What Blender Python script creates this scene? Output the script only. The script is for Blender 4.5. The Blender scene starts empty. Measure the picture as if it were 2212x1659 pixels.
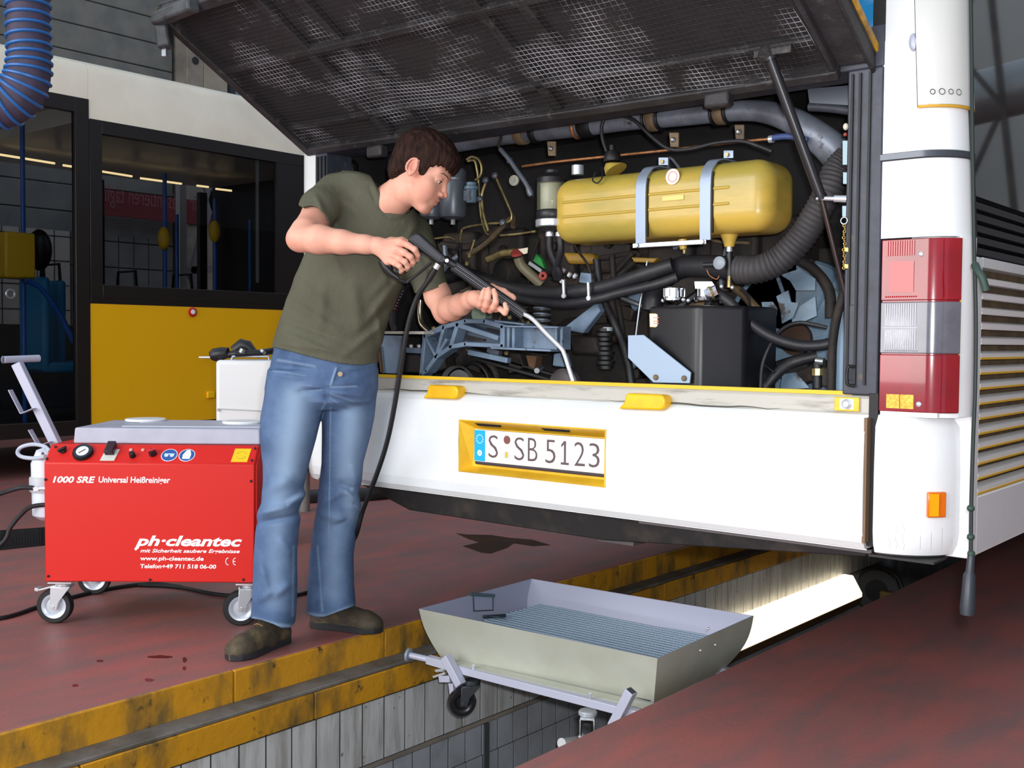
import bpy, bmesh, math, random
import numpy as np
from mathutils import Vector, Matrix, Euler
random.seed(7)
SC = bpy.context.scene
COL = SC.collection
R = math.radians
PI = math.pi

# ------------------------------------------------------------------ camera
FOC = 2363.0; CX, CY = 1106.0, 829.5
YAW, PIT, ROLL = R(39.6), R(2.2), R(0.45)
CAM = np.array([2.078, -2.652, 1.02])
_f0 = np.array([-math.sin(YAW), math.cos(YAW), 0.0])
_r0 = np.array([math.cos(YAW), math.sin(YAW), 0.0])
_u0 = np.array([0, 0, 1.0])
FW = _f0*math.cos(PIT) - _u0*math.sin(PIT)
_u = _u0*math.cos(PIT) + _f0*math.sin(PIT)
RT = _r0*math.cos(ROLL) + _u*math.sin(ROLL)
UP = _u*math.cos(ROLL) - _r0*math.sin(ROLL)
cam_d = bpy.data.cameras.new('camera')
cam = bpy.data.objects.new('camera', cam_d)
COL.objects.link(cam)
cam_d.sensor_fit = 'HORIZONTAL'; cam_d.sensor_width = 36.0
cam_d.lens = FOC/2212*36.0
cam_d.clip_start = 0.05; cam_d.clip_end = 200
cam.matrix_world = Matrix(((RT[0], UP[0], -FW[0], CAM[0]), (RT[1], UP[1], -FW[1], CAM[1]),
                           (RT[2], UP[2], -FW[2], CAM[2]), (0, 0, 0, 1)))
SC.camera = cam

# surveying helpers: where a line of sight meets a real plane of the place
def _ray(x, y): return FW + (x-CX)/FOC*RT - (y-CY)/FOC*UP
def P(x, y, d): return Vector(CAM + _ray(x, y)*d)
def onY(x, y, Y): v = _ray(x, y); return Vector(CAM + v*(Y-CAM[1])/v[1])
def onX(x, y, X): v = _ray(x, y); return Vector(CAM + v*(X-CAM[0])/v[0])
def onZ(x, y, Z=0.0): v = _ray(x, y); return Vector(CAM + v*(Z-CAM[2])/v[2])

# ------------------------------------------------------------------ light and exposure
SC.view_settings.view_transform = 'Standard'
SC.view_settings.look = 'None'
SC.view_settings.gamma = 1.0
SC.view_settings.use_curve_mapping = False
SC.view_settings.exposure = 0.0
W = bpy.data.worlds.new('hall_daylight'); SC.world = W; W.use_nodes = True
W.node_tree.nodes['Background'].inputs[0].default_value = (0.74, 0.85, 1.0, 1)
W.node_tree.nodes['Background'].inputs[1].default_value = 0.85

def area(name, loc, target, size, power, color, sy=None):
    d = bpy.data.lights.new(name, 'AREA'); d.energy = power; d.color = color
    d.shape = 'RECTANGLE'; d.size = size; d.size_y = sy or size
    o = bpy.data.objects.new(name, d); COL.objects.link(o); o.location = loc
    o.rotation_euler = (Vector(target)-Vector(loc)).to_track_quat('-Z', 'Y').to_euler()
    return o
# daylight through the open hall gate behind the photographer, and the camera's own flash
area('gate_daylight', (-1.5, -8.0, 2.6), (-0.6, 0.5, 0.8), 7.0, 620, (1.0, 0.97, 0.93), 4.0)
area('side_daylight', (-11.5, -3.0, 6.5), (-5.0, 2.2, 1.4), 5.0, 1500, (1.0, 0.97, 0.92), 3.0)
fl = bpy.data.lights.new('camera_flash', 'POINT'); fl.energy = 205; fl.color = (0.95, 0.98, 1.0); fl.shadow_soft_size = 0.03
flo = bpy.data.objects.new('camera_flash', fl); COL.objects.link(flo)
flo.location = Vector(CAM) + Vector(RT)*0.05 + Vector(UP)*0.07 + Vector(FW)*0.02

# ------------------------------------------------------------------ materials
def lin(c):
    o = []
    for v in c[:3]:
        v = v/255.0
        o.append(v/12.92 if v <= 0.04045 else ((v+0.055)/1.055)**2.4)
    return (o[0], o[1], o[2], 1.0)
MATS = {}
def mat(name, c, rough=0.5, metal=0.0, c2=None, ns=8.0, st=(1, 1, 1), thr=(0.4, 0.65), bump=0.0, bs=40.0,
        bst=(1, 1, 1), emit=0.0, trans=0.0, alpha=1.0, spec=0.5, coat=0.0, c3=None, ns3=30.0, thr3=(0.6, 0.7), st3=(1, 1, 1), detail=6.0, ior=1.45, world=False):
    if name in MATS: return MATS[name]
    m = bpy.data.materials.new(name); m.use_nodes = True
    nt = m.node_tree; b = nt.nodes['Principled BSDF']; L = nt.links.new
    b.inputs['Base Color'].default_value = lin(c)
    b.inputs['Roughness'].default_value = rough
    b.inputs['Metallic'].default_value = metal
    b.inputs['Specular IOR Level'].default_value = spec
    b.inputs['Coat Weight'].default_value = coat
    b.inputs['Transmission Weight'].default_value = trans
    b.inputs['Alpha'].default_value = alpha
    b.inputs['IOR'].default_value = ior
    if emit: b.inputs['Emission Color'].default_value = lin(c); b.inputs['Emission Strength'].default_value = emit
    tc = nt.nodes.new('ShaderNodeNewGeometry').outputs['Position'] if world else nt.nodes.new('ShaderNodeTexCoord').outputs['Object']
    def noise(scale, stretch, det):
        mp = nt.nodes.new('ShaderNodeMapping'); mp.inputs['Scale'].default_value = stretch
        L(tc, mp.inputs['Vector'])
        n = nt.nodes.new('ShaderNodeTexNoise'); n.inputs['Scale'].default_value = scale
        n.inputs['Detail'].default_value = det; n.inputs['Roughness'].default_value = 0.6
        L(mp.outputs[0], n.inputs['Vector']); return n.outputs['Fac']
    def ramp(fac, t):
        r = nt.nodes.new('ShaderNodeMapRange'); r.inputs['From Min'].default_value = t[0]; r.inputs['From Max'].default_value = t[1]
        L(fac, r.inputs['Value']); return r.outputs['Result']
    colr = None
    if c2 is not None:
        mx = nt.nodes.new('ShaderNodeMix'); mx.data_type = 'RGBA'
        mx.inputs['A'].default_value = lin(c); mx.inputs['B'].default_value = lin(c2)
        L(ramp(noise(ns, st, detail), thr), mx.inputs['Factor']); colr = mx.outputs['Result']
    if c3 is not None:
        mx = nt.nodes.new('ShaderNodeMix'); mx.data_type = 'RGBA'
        if colr is not None: L(colr, mx.inputs['A'])
        else: mx.inputs['A'].default_value = lin(c)
        mx.inputs['B'].default_value = lin(c3)
        L(ramp(noise(ns3, st3, 5.0), thr3), mx.inputs['Factor']); colr = mx.outputs['Result']
    if colr is not None: L(colr, b.inputs['Base Color'])
    if bump:
        bp = nt.nodes.new('ShaderNodeBump'); bp.inputs['Strength'].default_value = bump; bp.inputs['Distance'].default_value = 0.01
        L(noise(bs, bst, 4.0), bp.inputs['Height']); L(bp.outputs[0], b.inputs['Normal'])
    MATS[name] = m
    return m

# ------------------------------------------------------------------ mesh building
def V(*a): return Vector(a)
class MB:
    def __init__(s): s.v = []; s.f = []; s.m = []
    def add(s, vs, fs, mi=0):
        o = len(s.v); s.v += [tuple(v) for v in vs]
        s.f += [tuple(i+o for i in f) for f in fs]; s.m += [mi]*len(fs); return s
    def box(s, c, d, rot=None, mi=0):
        x, y, z = d[0]/2, d[1]/2, d[2]/2
        vs = [Vector(p) for p in ((-x,-y,-z),(x,-y,-z),(x,y,-z),(-x,y,-z),(-x,-y,z),(x,-y,z),(x,y,z),(-x,y,z))]
        if rot is not None:
            M = rot if isinstance(rot, Matrix) else Euler(rot).to_matrix()
            vs = [M @ v for v in vs]
        c = Vector(c)
        return s.add([v+c for v in vs], [(3,2,1,0),(4,5,6,7),(0,1,5,4),(1,2,6,5),(2,3,7,6),(3,0,4,7)], mi)
    def bb(s, a, b, mi=0):
        return s.box([(a[i]+b[i])/2 for i in range(3)], [abs(b[i]-a[i]) for i in range(3)], None, mi)
    def bar(s, p, q, w, h, up=(0, 0, 1), mi=0):
        p = Vector(p); q = Vector(q); d = q-p; L = d.length; d.normalize(); up = Vector(up)
        sx = d.cross(up)
        if sx.length < 1e-4: sx = d.cross(Vector((1, 0, 0)))
        sx.normalize(); u = sx.cross(d)
        M = Matrix((sx, d, u)).transposed()
        return s.box((p+q)/2, (w, L, h), M, mi)
    def prism(s, pts, ex, mi=0):
        n = len(pts); pts = [Vector(p) for p in pts]; ex = Vector(ex)
        return s.add(pts+[p+ex for p in pts], [tuple(range(n))[::-1], tuple(range(n, 2*n))] +
                     [(i, (i+1) % n, n+(i+1) % n, n+i) for i in range(n)], mi)
    def cyl(s, p, q, r, r2=None, n=16, cap=True, mi=0):
        return s.loft([(p, r), (q, r if r2 is None else r2)], n, cap, mi)
    def loft(s, secs, n=16, cap=True, mi=0, smooth=0, flat=1.0):
        """secs: list of (point, radius); a tube through them"""
        pts = [Vector(a[0]) for a in secs]; rad = [a[1] for a in secs]
        o = len(s.v); m = len(pts); up = None
        for i in range(m):
            if i == 0: d = pts[1]-pts[0]
            elif i == m-1: d = pts[-1]-pts[-2]
            else:
                d = (pts[i+1]-pts[i]).normalized()+(pts[i]-pts[i-1]).normalized()
            if d.length < 1e-9: d = pts[min(i+1, m-1)]-pts[max(i-1, 0)]
            if d.length < 1e-9: d = Vector((0, 0, 1))
            d.normalize()
            if up is None:
                up = d.orthogonal().normalized()
                if abs(d.z) < 0.9: up = (Vector((0, 0, 1))-d*d.z).normalized()
            else:
                up = up-d*up.dot(d)
                up = up.normalized() if up.length > 1e-6 else d.orthogonal().normalized()
            sd = d.cross(up)
            for k in range(n):
                a = 2*PI*k/n
                s.v.append(tuple(pts[i]+(up*math.cos(a)*flat+sd*math.sin(a))*rad[i]))
        for i in range(m-1):
            for k in range(n):
                a = o+i*n+k; b = o+i*n+(k+1) % n
                s.f.append((a, b, b+n, a+n)); s.m.append(mi)
        if cap:
            s.f.append(tuple(o+k for k in range(n))[::-1]); s.m.append(mi)
            s.f.append(tuple(o+(m-1)*n+k for k in range(n))); s.m.append(mi)
        return s
    def tube(s, pts, r, n=12, sub=6, cap=True, mi=0):
        P_ = spline(pts, sub) if sub > 1 else [Vector(p) for p in pts]
        return s.loft([(p, r) for p in P_], n, cap, mi)
    def lathe(s, prof, c, ax=(0, 0, 1), n=24, mi=0, cap=True):
        """prof: list of (radius, height) along axis ax from c"""
        ax = Vector(ax).normalized(); c = Vector(c)
        u = ax.orthogonal().normalized(); w = ax.cross(u); o = len(s.v)
        for (r, h) in prof:
            for k in range(n):
                a = 2*PI*k/n
                s.v.append(tuple(c+ax*h+(u*math.cos(a)+w*math.sin(a))*max(r, 1e-5)))
        for i in range(len(prof)-1):
            for k in range(n):
                a = o+i*n+k; b = o+i*n+(k+1) % n
                s.f.append((a, b, b+n, a+n)); s.m.append(mi)
        if cap:
            s.f.append(tuple(o+k for k in range(n))[::-1]); s.m.append(mi)
            s.f.append(tuple(o+(len(prof)-1)*n+k for k in range(n))); s.m.append(mi)
        return s
    def ball(s, c, r, n=12, m=8, mi=0):
        rr = r if hasattr(r, '__len__') else (r, r, r)
        o = len(s.v); c = Vector(c)
        for i in range(m+1):
            t = PI*i/m
            for k in range(n):
                a = 2*PI*k/n
                s.v.append((c.x+rr[0]*math.sin(t)*math.cos(a), c.y+rr[1]*math.sin(t)*math.sin(a), c.z+rr[2]*math.cos(t)))
        for i in range(m):
            for k in range(n):
                a = o+i*n+k; b = o+i*n+(k+1) % n
                s.f.append((a, a+n, b+n, b)); s.m.append(mi)
        return s
    def torus(s, c, ax, Rr, r, n=24, m=8, mi=0, a0=0, a1=2*PI):
        ax = Vector(ax).normalized(); u = ax.orthogonal().normalized(); w = ax.cross(u); c = Vector(c)
        full = abs(a1-a0-2*PI) < 1e-6
        pts = [c+(u*math.cos(a0+(a1-a0)*k/n)+w*math.sin(a0+(a1-a0)*k/n))*Rr for k in range(n+1)]
        return s.loft([(p, r) for p in pts], m, not full, mi)
    def build(s, name, mats, parent=None, bevel=0.0, smooth=True, ang=40, label=None, seg=2, kind=None):
        me = bpy.data.meshes.new(name)
        off = Vector(parent['_o']) if parent is not None else Vector((0, 0, 0))
        me.from_pydata([(x-off.x, y-off.y, z-off.z) for x, y, z in s.v], [], s.f)
        if not isinstance(mats, (list, tuple)): mats = [mats]
        for m in mats: me.materials.append(m)
        me.polygons.foreach_set('material_index', s.m)
        bm = bmesh.new(); bm.from_mesh(me)
        bmesh.ops.recalc_face_normals(bm, faces=bm.faces)
        bm.to_mesh(me); bm.free()
        if smooth:
            me.polygons.foreach_set('use_smooth', [True]*len(me.polygons))
            me.set_sharp_from_angle(angle=R(ang))
        me.update()
        o = bpy.data.objects.new(name, me); COL.objects.link(o)
        if parent is not None: o.parent = parent; o['_o'] = tuple(off)
        else: o['_o'] = (0.0, 0.0, 0.0)
        if bevel:
            b = o.modifiers.new('bevel', 'BEVEL'); b.width = bevel; b.segments = seg; b.limit_method = 'ANGLE'; b.angle_limit = R(35)
        if label: o['label'] = label
        if kind: o['kind'] = kind
        return o
def spline(pts, sub=6):
    p = [Vector(a) for a in pts]
    if len(p) < 3: return p
    q = [p[0]*2-p[1]]+p+[p[-1]*2-p[-2]]; out = []
    for i in range(1, len(q)-2):
        for k in range(sub):
            t = k/sub
            a, b, c, d = q[i-1], q[i], q[i+1], q[i+2]
            out.append(0.5*((2*b)+(c-a)*t+(2*a-5*b+4*c-d)*t*t+(3*b-a-3*c+d)*t*t*t))
    out.append(p[-1]); return out
def thing(name, label, cat, loc=(0, 0, 0), group=None):
    o = bpy.data.objects.new(name, None); COL.objects.link(o); o.location = loc
    o.empty_display_size = 0.1
    o['label'] = label; o['category'] = cat; o['_o'] = tuple(loc)
    if group: o['group'] = group
    return o
def tag(o, label, cat, group=None):
    o['label'] = label; o['category'] = cat
    if group: o['group'] = group
    return o
def struct(o): o['kind'] = 'structure'; return o
def rename(o, n): o.name = n; return o
def text_mesh(txt, size, shear=0.0, weight=0.0, depth=0.0004, sx=1.0):
    cu = bpy.data.curves.new('lettering', 'FONT'); cu.body = txt; cu.size = size; cu.shear = shear
    cu.offset = weight; cu.extrude = depth; cu.resolution_u = 3
    o = bpy.data.objects.new('lettering', cu); COL.objects.link(o)
    bpy.context.view_layer.update()
    me = bpy.data.meshes.new_from_object(o.evaluated_get(bpy.context.evaluated_depsgraph_get()))
    bpy.data.objects.remove(o); bpy.data.curves.remove(cu)
    vs = [(v.co.x*sx, v.co.y, v.co.z) for v in me.vertices]; fs = [tuple(p.vertices) for p in me.polygons]
    bpy.data.meshes.remove(me)
    return vs, fs
def lettering(txt, origin, xd, yd, size, m, parent, shear=0.0, weight=0.0, width=None, name='lettering', depth=0.0005, label=None, height=None):
    """flat printed words: xd is the reading direction, yd the up direction; width fits the line to a measured length"""
    vs, fs = text_mesh(txt, size, shear, weight, depth)
    xd = Vector(xd).normalized(); yd = Vector(yd).normalized(); n = xd.cross(yd)
    x0 = min(v[0] for v in vs); x1 = max(v[0] for v in vs)
    k = width/(x1-x0) if width else 1.0
    ky = 1.0
    if height: ky = height/(max(v[1] for v in vs)-min(v[1] for v in vs))
    o = Vector(origin)
    b = MB(); b.add([o+xd*((v[0]-x0)*k)+yd*v[1]*ky+n*v[2] for v in vs], fs)
    return b.build(name, m, parent, smooth=False, label=label)

M_white = mat('bus_white', (226, 230, 232), 0.25, coat=0.3, c2=(214, 216, 215), ns=3, thr=(0.45, 0.8))
M_whitedirty = mat('worn_white', (182, 180, 172), 0.55, c2=(110, 104, 94), ns=9, st=(0.4, 1, 3), thr=(0.52, 0.72), bump=0.1)
M_yellow = mat('bus_yellow', (214, 168, 24), 0.35, c2=(190, 140, 20), ns=6)
M_black = mat('black_rubber', (20, 20, 23), 0.55)
M_blackpl = mat('black_plastic', (30, 30, 34), 0.42, bump=0.04, bs=150)
M_dark = mat('dark_frame_paint', (62, 66, 78), 0.5, c2=(48, 50, 58), ns=14, thr=(0.4, 0.7), c3=(90, 80, 70), ns3=40, thr3=(0.62, 0.75))
M_chrome = mat('zinc_metal', (215, 220, 226), 0.25, 0.6)
M_steel = mat('dull_steel', (150, 155, 160), 0.38, 0.8)
M_galv = mat('grey_paint_metal', (168, 174, 190), 0.42, 0.15)
M_grime = mat('engine_grime', (30, 27, 26), 0.75, c2=(52, 44, 38), ns=14, thr=(0.4, 0.75), bump=0.4, bs=30)
# ================================================================== the setting
M_floor = mat('red_worn_floor', (148, 90, 86), 0.55, c2=(120, 92, 90), ns=3.4, st=(3.0, 0.9, 1), thr=(0.34, 0.66), bump=0.08, bs=60,
              c3=(166, 92, 84), ns3=2.2, st3=(2.2, 0.8, 1), thr3=(0.46, 0.80), world=True, detail=9)
M_kerb = mat('yellow_kerb', (196, 138, 22), 0.6, c2=(104, 84, 44), ns=7, st=(1, 1, 0.45), thr=(0.47, 0.66), bump=0.25, bs=40,
             c3=(62, 52, 38), ns3=20, thr3=(0.62, 0.72), world=True)
M_ledge = mat('grey_ledge', (112, 108, 104), 0.7, c2=(84, 78, 70), ns=6, thr=(0.4, 0.65), bump=0.2, world=True)
M_tile_w = mat('white_tile', (196, 196, 196), 0.3, c2=(150, 146, 142), ns=9, st=(1, 3, 0.4), thr=(0.46, 0.7), c3=(110, 104, 98), ns3=30, thr3=(0.66, 0.72))
M_tile_g = mat('grey_tile', (172, 176, 184), 0.3, c2=(152, 154, 160), ns=6)
M_grout = mat('grout', (48, 46, 46), 0.9)
M_conc = mat('concrete', (150, 140, 128), 0.8, c2=(120, 112, 104), ns=3, bump=0.2)
M_pitfloor = mat('pit_floor', (96, 92, 88), 0.8, c2=(70, 66, 62), ns=3)
PX0, PX1, XL2, XR2 = -0.72, 0.435, -0.625, 0.345
# floors on both sides of the pit
def slab(x0, y0, x1, y1, name):
    b = MB(); b.bb((x0, y0, -0.09), (x1, y1, 0.0))
    o = b.build(name, M_floor, bevel=0.006); return struct(o)
slab(-13, -7, PX0, 16, 'floor'); slab(PX1, -7, 8, 16, 'floor')
# yellow steel kerbs (two steps) made of lengths that butt together
kl = struct(MB().bb((PX0-0.03, -4, -0.105), (PX0-0.002, 12, -0.012)).build('trim_1', M_grout))
kr = struct(MB().bb((PX1+0.002, -4, -0.105), (PX1+0.03, 12, -0.012)).build('trim_2', M_grout))
ys = [-4.0, -1.42, -0.62, 0.02, 0.72, 1.5, 2.3, 3.1, 3.9, 4.7, 6.2, 9.0, 12]
for i in range(len(ys)-1):
    a, c = ys[i]+0.003, ys[i+1]-0.003
    MB().bb((PX0-0.004, a, -0.102), (PX0+0.012, c, -0.002)).build('kerb_plate', M_kerb, kl, bevel=0.003)
    MB().bb((PX1-0.004, a, -0.102), (PX1+0.012, c, -0.03)).build('kerb_plate', M_kerb, kr, bevel=0.003)
wl = struct(MB().bb((XL2-0.35, -4, -1.6), (XL2-0.006, 12, -0.106)).build('wall_left', M_grout))
wr = struct(MB().bb((XR2+0.012, -4, -1.6), (XR2+0.35, 12, -0.106)).build('wall_right', M_grout))
MB().bb((PX0+0.0, -4, -0.112), (XL2+0.0, 12, -0.1)).build('ledge', M_ledge, wl, bevel=0.003)
MB().bb((XR2-0.0, -4, -0.112), (PX1, 12, -0.1)).build('ledge', M_ledge, wr, bevel=0.003)
for i in range(len(ys)-1):
    a, c = ys[i]+0.25, ys[i+1]+0.25-0.006
    MB().bb((XL2-0.012, a, -0.2), (XL2+0.004, c, -0.113)).build('kerb_plate', M_kerb, wl, bevel=0.003)
    MB().bb((XR2-0.004, a, -0.2), (XR2+0.012, c, -0.113)).build('kerb_plate', M_kerb, wr, bevel=0.003)
def tiles(y0, y1, z0, z1, m, w, side):
    n = int(round((y1-y0)/w)); base = None
    for k in range(n):
        y = y0+k*w
        j = random.uniform(-0.0012, 0.0012)
        if side < 0: b = MB().bb((XL2-0.008, y+0.0032, z0), (XL2-0.0035+j*.4, y+w-0.0032, z1))
        else: b = MB().bb((XR2+0.004+j, y+0.0025, z0), (XR2+0.012, y+w-0.0025, z1))
        b.build('tile', m, wl if side < 0 else wr, smooth=False)
tiles(-1.263, 6.94, -0.418, -0.206, M_tile_w, 0.1005, -1)
tiles(-0.48, 2.52, -0.556, -0.440, M_tile_g, 0.0935, -1)
tiles(-0.10, 2.70, -0.678, -0.560, M_tile_g, 0.0935, -1)
tiles(0.4, 2.4, -0.80, -0.682, M_tile_g, 0.0935, -1)
tiles(2.0, 6.5, -0.80, -0.44, M_tile_g, 0.30, -1)
tiles(-0.6, 3.0, -0.418, -0.206, M_tile_w, 0.3, 1)
MB().bb((XL2-0.012, -4, -0.436), (XL2+0.0, 12, -0.422)).build('ledge_strip', M_conc, wl)
MB().bb((XL2-0.01, 0.462, -1.1), (XL2+0.004, 0.492, -0.44)).build('expansion_strip', M_steel, wl)
struct(MB().bb((XL2-0.4, -4, -1.65), (XR2+0.4, 12, -1.6)).build('floor', M_pitfloor))

# hall side wall of grey cladding boards far behind, with a concrete column
M_clad = mat('grey_cladding', (118, 116, 110), 0.7, c2=(100, 101, 100), ns=3)
M_clad_e = mat('cladding_joint', (70, 72, 74), 0.7)
wb = struct(MB().bb((-10.5, -6, 0), (-10.12, 16, 7.5)).build('wall_back', M_clad_e))
for k in range(24):
    z = 0.02+k*0.31
    MB().bb((-10.12, -6, z), (-10.04, 5.28, z+0.302)).build('wall_panel', M_clad, wb, bevel=0.01)
MB().bb((-10.12, 5.33, 0), (-9.8, 5.57, 7.5)).build('column', M_conc, wb, bevel=0.01)
MB().bb((-10.12, 5.575, 0), (-9.8, 5.93, 7.5)).build('column', mat('column_grey', (164, 154, 138), 0.8, c2=(146, 136, 120), ns=2), wb, bevel=0.01)
MB().bb((-10.12, 6.2, 0), (-10.0, 7.6, 7.5)).build('wall_panel', mat('pale_blue_panel', (128, 140, 150), 0.6), wb)
MB().lathe([(0.05, 0), (0.05, 0.012)], (-9.81, 5.45, 4.50), (1, 0, 0), 16).build('anchor_hole', M_black, wb)
wf = struct(MB().bb((-10.5, 16, -0.1), (8, 16.3, 7.5)).build('wall_front', mat('pale_hall_wall', (170, 170, 166), 0.7)))
# right side of the hall: steel lattice columns, a beam and a duct (seen mirrored in the bus window)
wrh = struct(MB().bb((7.0, -4, 0), (7.3, 16, 7.5)).build('wall_far_right', mat('pale_hall_wall', (150, 152, 150), 0.7)))
M_truss = mat('lattice_steel', (70, 62, 56), 0.6, c2=(44, 40, 38), ns=6)
def lattice(x, y, z0, z1, w, lab):
    t = thing('lattice_column', lab, 'column', (x, y, 0))
    W2 = w*.07
    for dx in (0, w): MB().bb((x+dx-W2, y-W2, z0), (x+dx+W2, y+W2, z1)).build('chord', M_truss, t)
    n = max(4, int(round((z1-z0)/(w*1.7)))); h = (z1-z0)/n
    for k in range(n):
        a, b = (0, w) if k % 2 else (w, 0)
        MB().bar((x+a, y, z0+k*h), (x+b, y, z0+(k+1)*h), w*.12, 0.03, (0, 1, 0)).build('brace', M_truss, t)
    return t
# ================================================================== the near bus
BUS = thing('city_bus', 'white and yellow city bus on the right with its engine hatch raised', 'bus', (0, 0, 0.0))
HW = 1.25; HWL = 1.19; HWL_LOW = None; RC = 0.10
RCL = None; HWR = 1.25
def outline(x0, x1, off=0.0, n=8):
    """plan of the rear skin from x0 to x1 with rounded corners; off pushes outwards"""
    pts = []
    hl = HWL if HWL_LOW is None else HWL_LOW
    RC = RCL or 0.10; HW = HWR
    xa, xb = -hl+RC, HW-RC
    if x0 <= -HW:
        pts += [(-hl-off, RC+0.02)]
        for k in range(n+1):
            a = PI+PI/2*k/n
            pts.append((xa+(RC+off)*math.cos(a), RC+(RC+off)*math.sin(a)))
    else: pts.append((x0, -off))
    if x1 >= HW:
        for k in range(n+1):
            a = -PI/2+PI/2*k/n
            pts.append((xb+(RC+off)*math.cos(a), RC+(RC+off)*math.sin(a)))
        pts.append((HW+off, RC+0.02))
    else: pts.append((x1, -off))
    return pts
def skin(x0, x1, rows, thick=0.02, name='panel', m=None, parent=None, **kw):
    """rows: list of (z, outward offset); a wrapped skin with thickness"""
    b = MB(); n = 0
    outer = [[(x, y, z) for x, y in outline(x0, x1, off)] for z, off in rows]
    inner = [[(x, y, z) for x, y in outline(x0, x1, off-thick)] for z, off in rows]
    m_ = len(outer[0]); r_ = len(rows)
    vs = [p for row in outer for p in row]+[p for row in inner for p in row]
    fs = []; N = m_*r_
    for i in range(r_-1):
        for k in range(m_-1):
            a = i*m_+k
            fs.append((a, a+1, a+m_+1, a+m_)); fs.append((N+a, N+a+m_, N+a+m_+1, N+a+1))
    for i in range(r_-1):
        for e in (0, m_-1):
            a = i*m_+e; fs.append((a, a+m_, N+a+m_, N+a))
    for e in (0, (r_-1)*m_):
        for k in range(m_-1): a = e+k; fs.append((a, a+1, N+a+1, N+a))
    b.add(vs, fs)
    return b.build(name, m or M_white, parent or BUS, **kw)
BP = [(0.508, -0.008), (0.514, 0.012), (0.53, 0.024), (0.56, 0.031), (0.70, 0.034), (0.80, 0.03), (0.825, 0.022), (0.84, 0.008), (0.846, 0.0)]
# bumper centre cut round the plate recess: four fields
PL0, PL1, PZ0, PZ1 = -0.312, 0.268, 0.598, 0.768
def interp(z):
    for i in range(len(BP)-1):
        if BP[i][0] <= z <= BP[i+1][0]:
            t = (z-BP[i][0])/(BP[i+1][0]-BP[i][0]); return BP[i][1]*(1-t)+BP[i+1][1]*t
bump = MB()
def field(x0, x1, z0, z1):
    rows = [(z0, interp(z0))]+[r for r in BP if z0 < r[0] < z1]+[(z1, interp(z1))]
    nx = max(1, int((x1-x0)/0.2))
    for i in range(nx):
        xa = x0+(x1-x0)*i/nx; xb = x0+(x1-x0)*(i+1)/nx
        for (za, oa), (zb, ob) in zip(rows, rows[1:]):
            bump.add([(xa, -oa, za), (xb, -oa, za), (xb, -ob, zb), (xa, -ob, zb)], [(0, 1, 2, 3)])
BX0, BX1 = -1.04, 1.035
field(BX0, PL0, BP[0][0], BP[-1][0]); field(PL1, BX1, BP[0][0], BP[-1][0])
field(PL0, PL1, BP[0][0], PZ0); field(PL0, PL1, PZ1, BP[-1][0])
# returns round the recess and the ends
for x in (BX0, BX1):
    bump.add([(x, -o, z) for z, o in BP]+[(x, 0.06, BP[-1][0]), (x, 0.06, BP[0][0])], [tuple(range(len(BP)+2))])
bump.bb((BX0, 0.0, 0.508), (BX1, 0.05, 0.512))
bu = bump.build('bumper', M_white, BUS, ang=30)
M_gap = mat('brown_panel_edge', (116, 92, 70), 0.6)
MB().bb((BX1-0.002, -0.028, 0.53), (BX1+0.006, 0.05, 0.84)).build('bumper_edge', M_gap, BUS)
# number plate recess
rc = MB()
ro = [(PL0, PZ0), (PL1, PZ0), (PL1, PZ1), (PL0, PZ1)]; ri = [(-0.288, 0.612), (0.246, 0.612), (0.256, 0.742), (-0.276, 0.742)]
vs = [(x, -interp(z)-0.001, z) for x, z in ro]+[(x, 0.012, z) for x, z in ri]
rc.add(vs, [(0, 1, 5, 4), (1, 2, 6, 5), (2, 3, 7, 6), (3, 0, 4, 7), (4, 5, 6, 7)])
M_recess = mat('recess_yellow', (236, 190, 48), 0.35, c2=(220, 168, 40), ns=8)
rcs = rc.build('plate_recess', M_recess, BUS, smooth=False)
so = rcs.modifiers.new('s', 'SOLIDIFY'); so.thickness = 0.006
for x in (-0.195, 0.075):
    MB().prism([(x-0.065, -0.030, 0.764), (x+0.065, -0.030, 0.764), (x+0.045, -0.018, 0.750), (x-0.045, -0.018, 0.750)], (0, 0.03, 0)).build('plate_lamp', M_black, BUS, label='black number plate lamp')
pt = Vector((-0.268, -0.012, 0.0)); 
PLM = MB().bb((-0.262, -0.012, 0.624), (0.258, 0.0, 0.738)).build('number_plate_holder', mat('plate_holder', (60, 56, 66), 0.5), BUS, bevel=0.006, seg=3)
M_plate = mat('plate_white', (236, 232, 228), 0.3)
plate = MB().bb((-0.258, -0.016, 0.635), (0.254, -0.0125, 0.738)).build('number_plate', M_plate, BUS, bevel=0.0015)
MB().bb((-0.2575, -0.0166, 0.637), (-0.212, -0.0158, 0.736)).build('country_band', mat('band_cyan', (10, 168, 214), 0.35), plate)
M_band_w = mat('print_white', (235, 238, 240), 0.4)
st = MB()
for k in range(12):
    a = 2*PI*k/12
    st.ball((-0.2345+0.0135*math.cos(a), -0.0168, 0.708+0.0135*math.sin(a)), 0.0022, 6, 4)
st.build('star_ring', M_band_w, plate)
MB().lathe([(0.0095, 0), (0.0095, 0.001)], (-0.2345, -0.0162, 0.663), (0, -1, 0), 16).build('country_disc', M_band_w, plate)
M_print = mat('plate_print', (88, 74, 76), 0.5)
lettering('D', (-0.2385, -0.0175, 0.6580), (1, 0, 0), (0, 0, 1), 0.013, mat('band_cyan', (0, 0, 0)), plate, width=0.008)
M_band = 0
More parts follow.
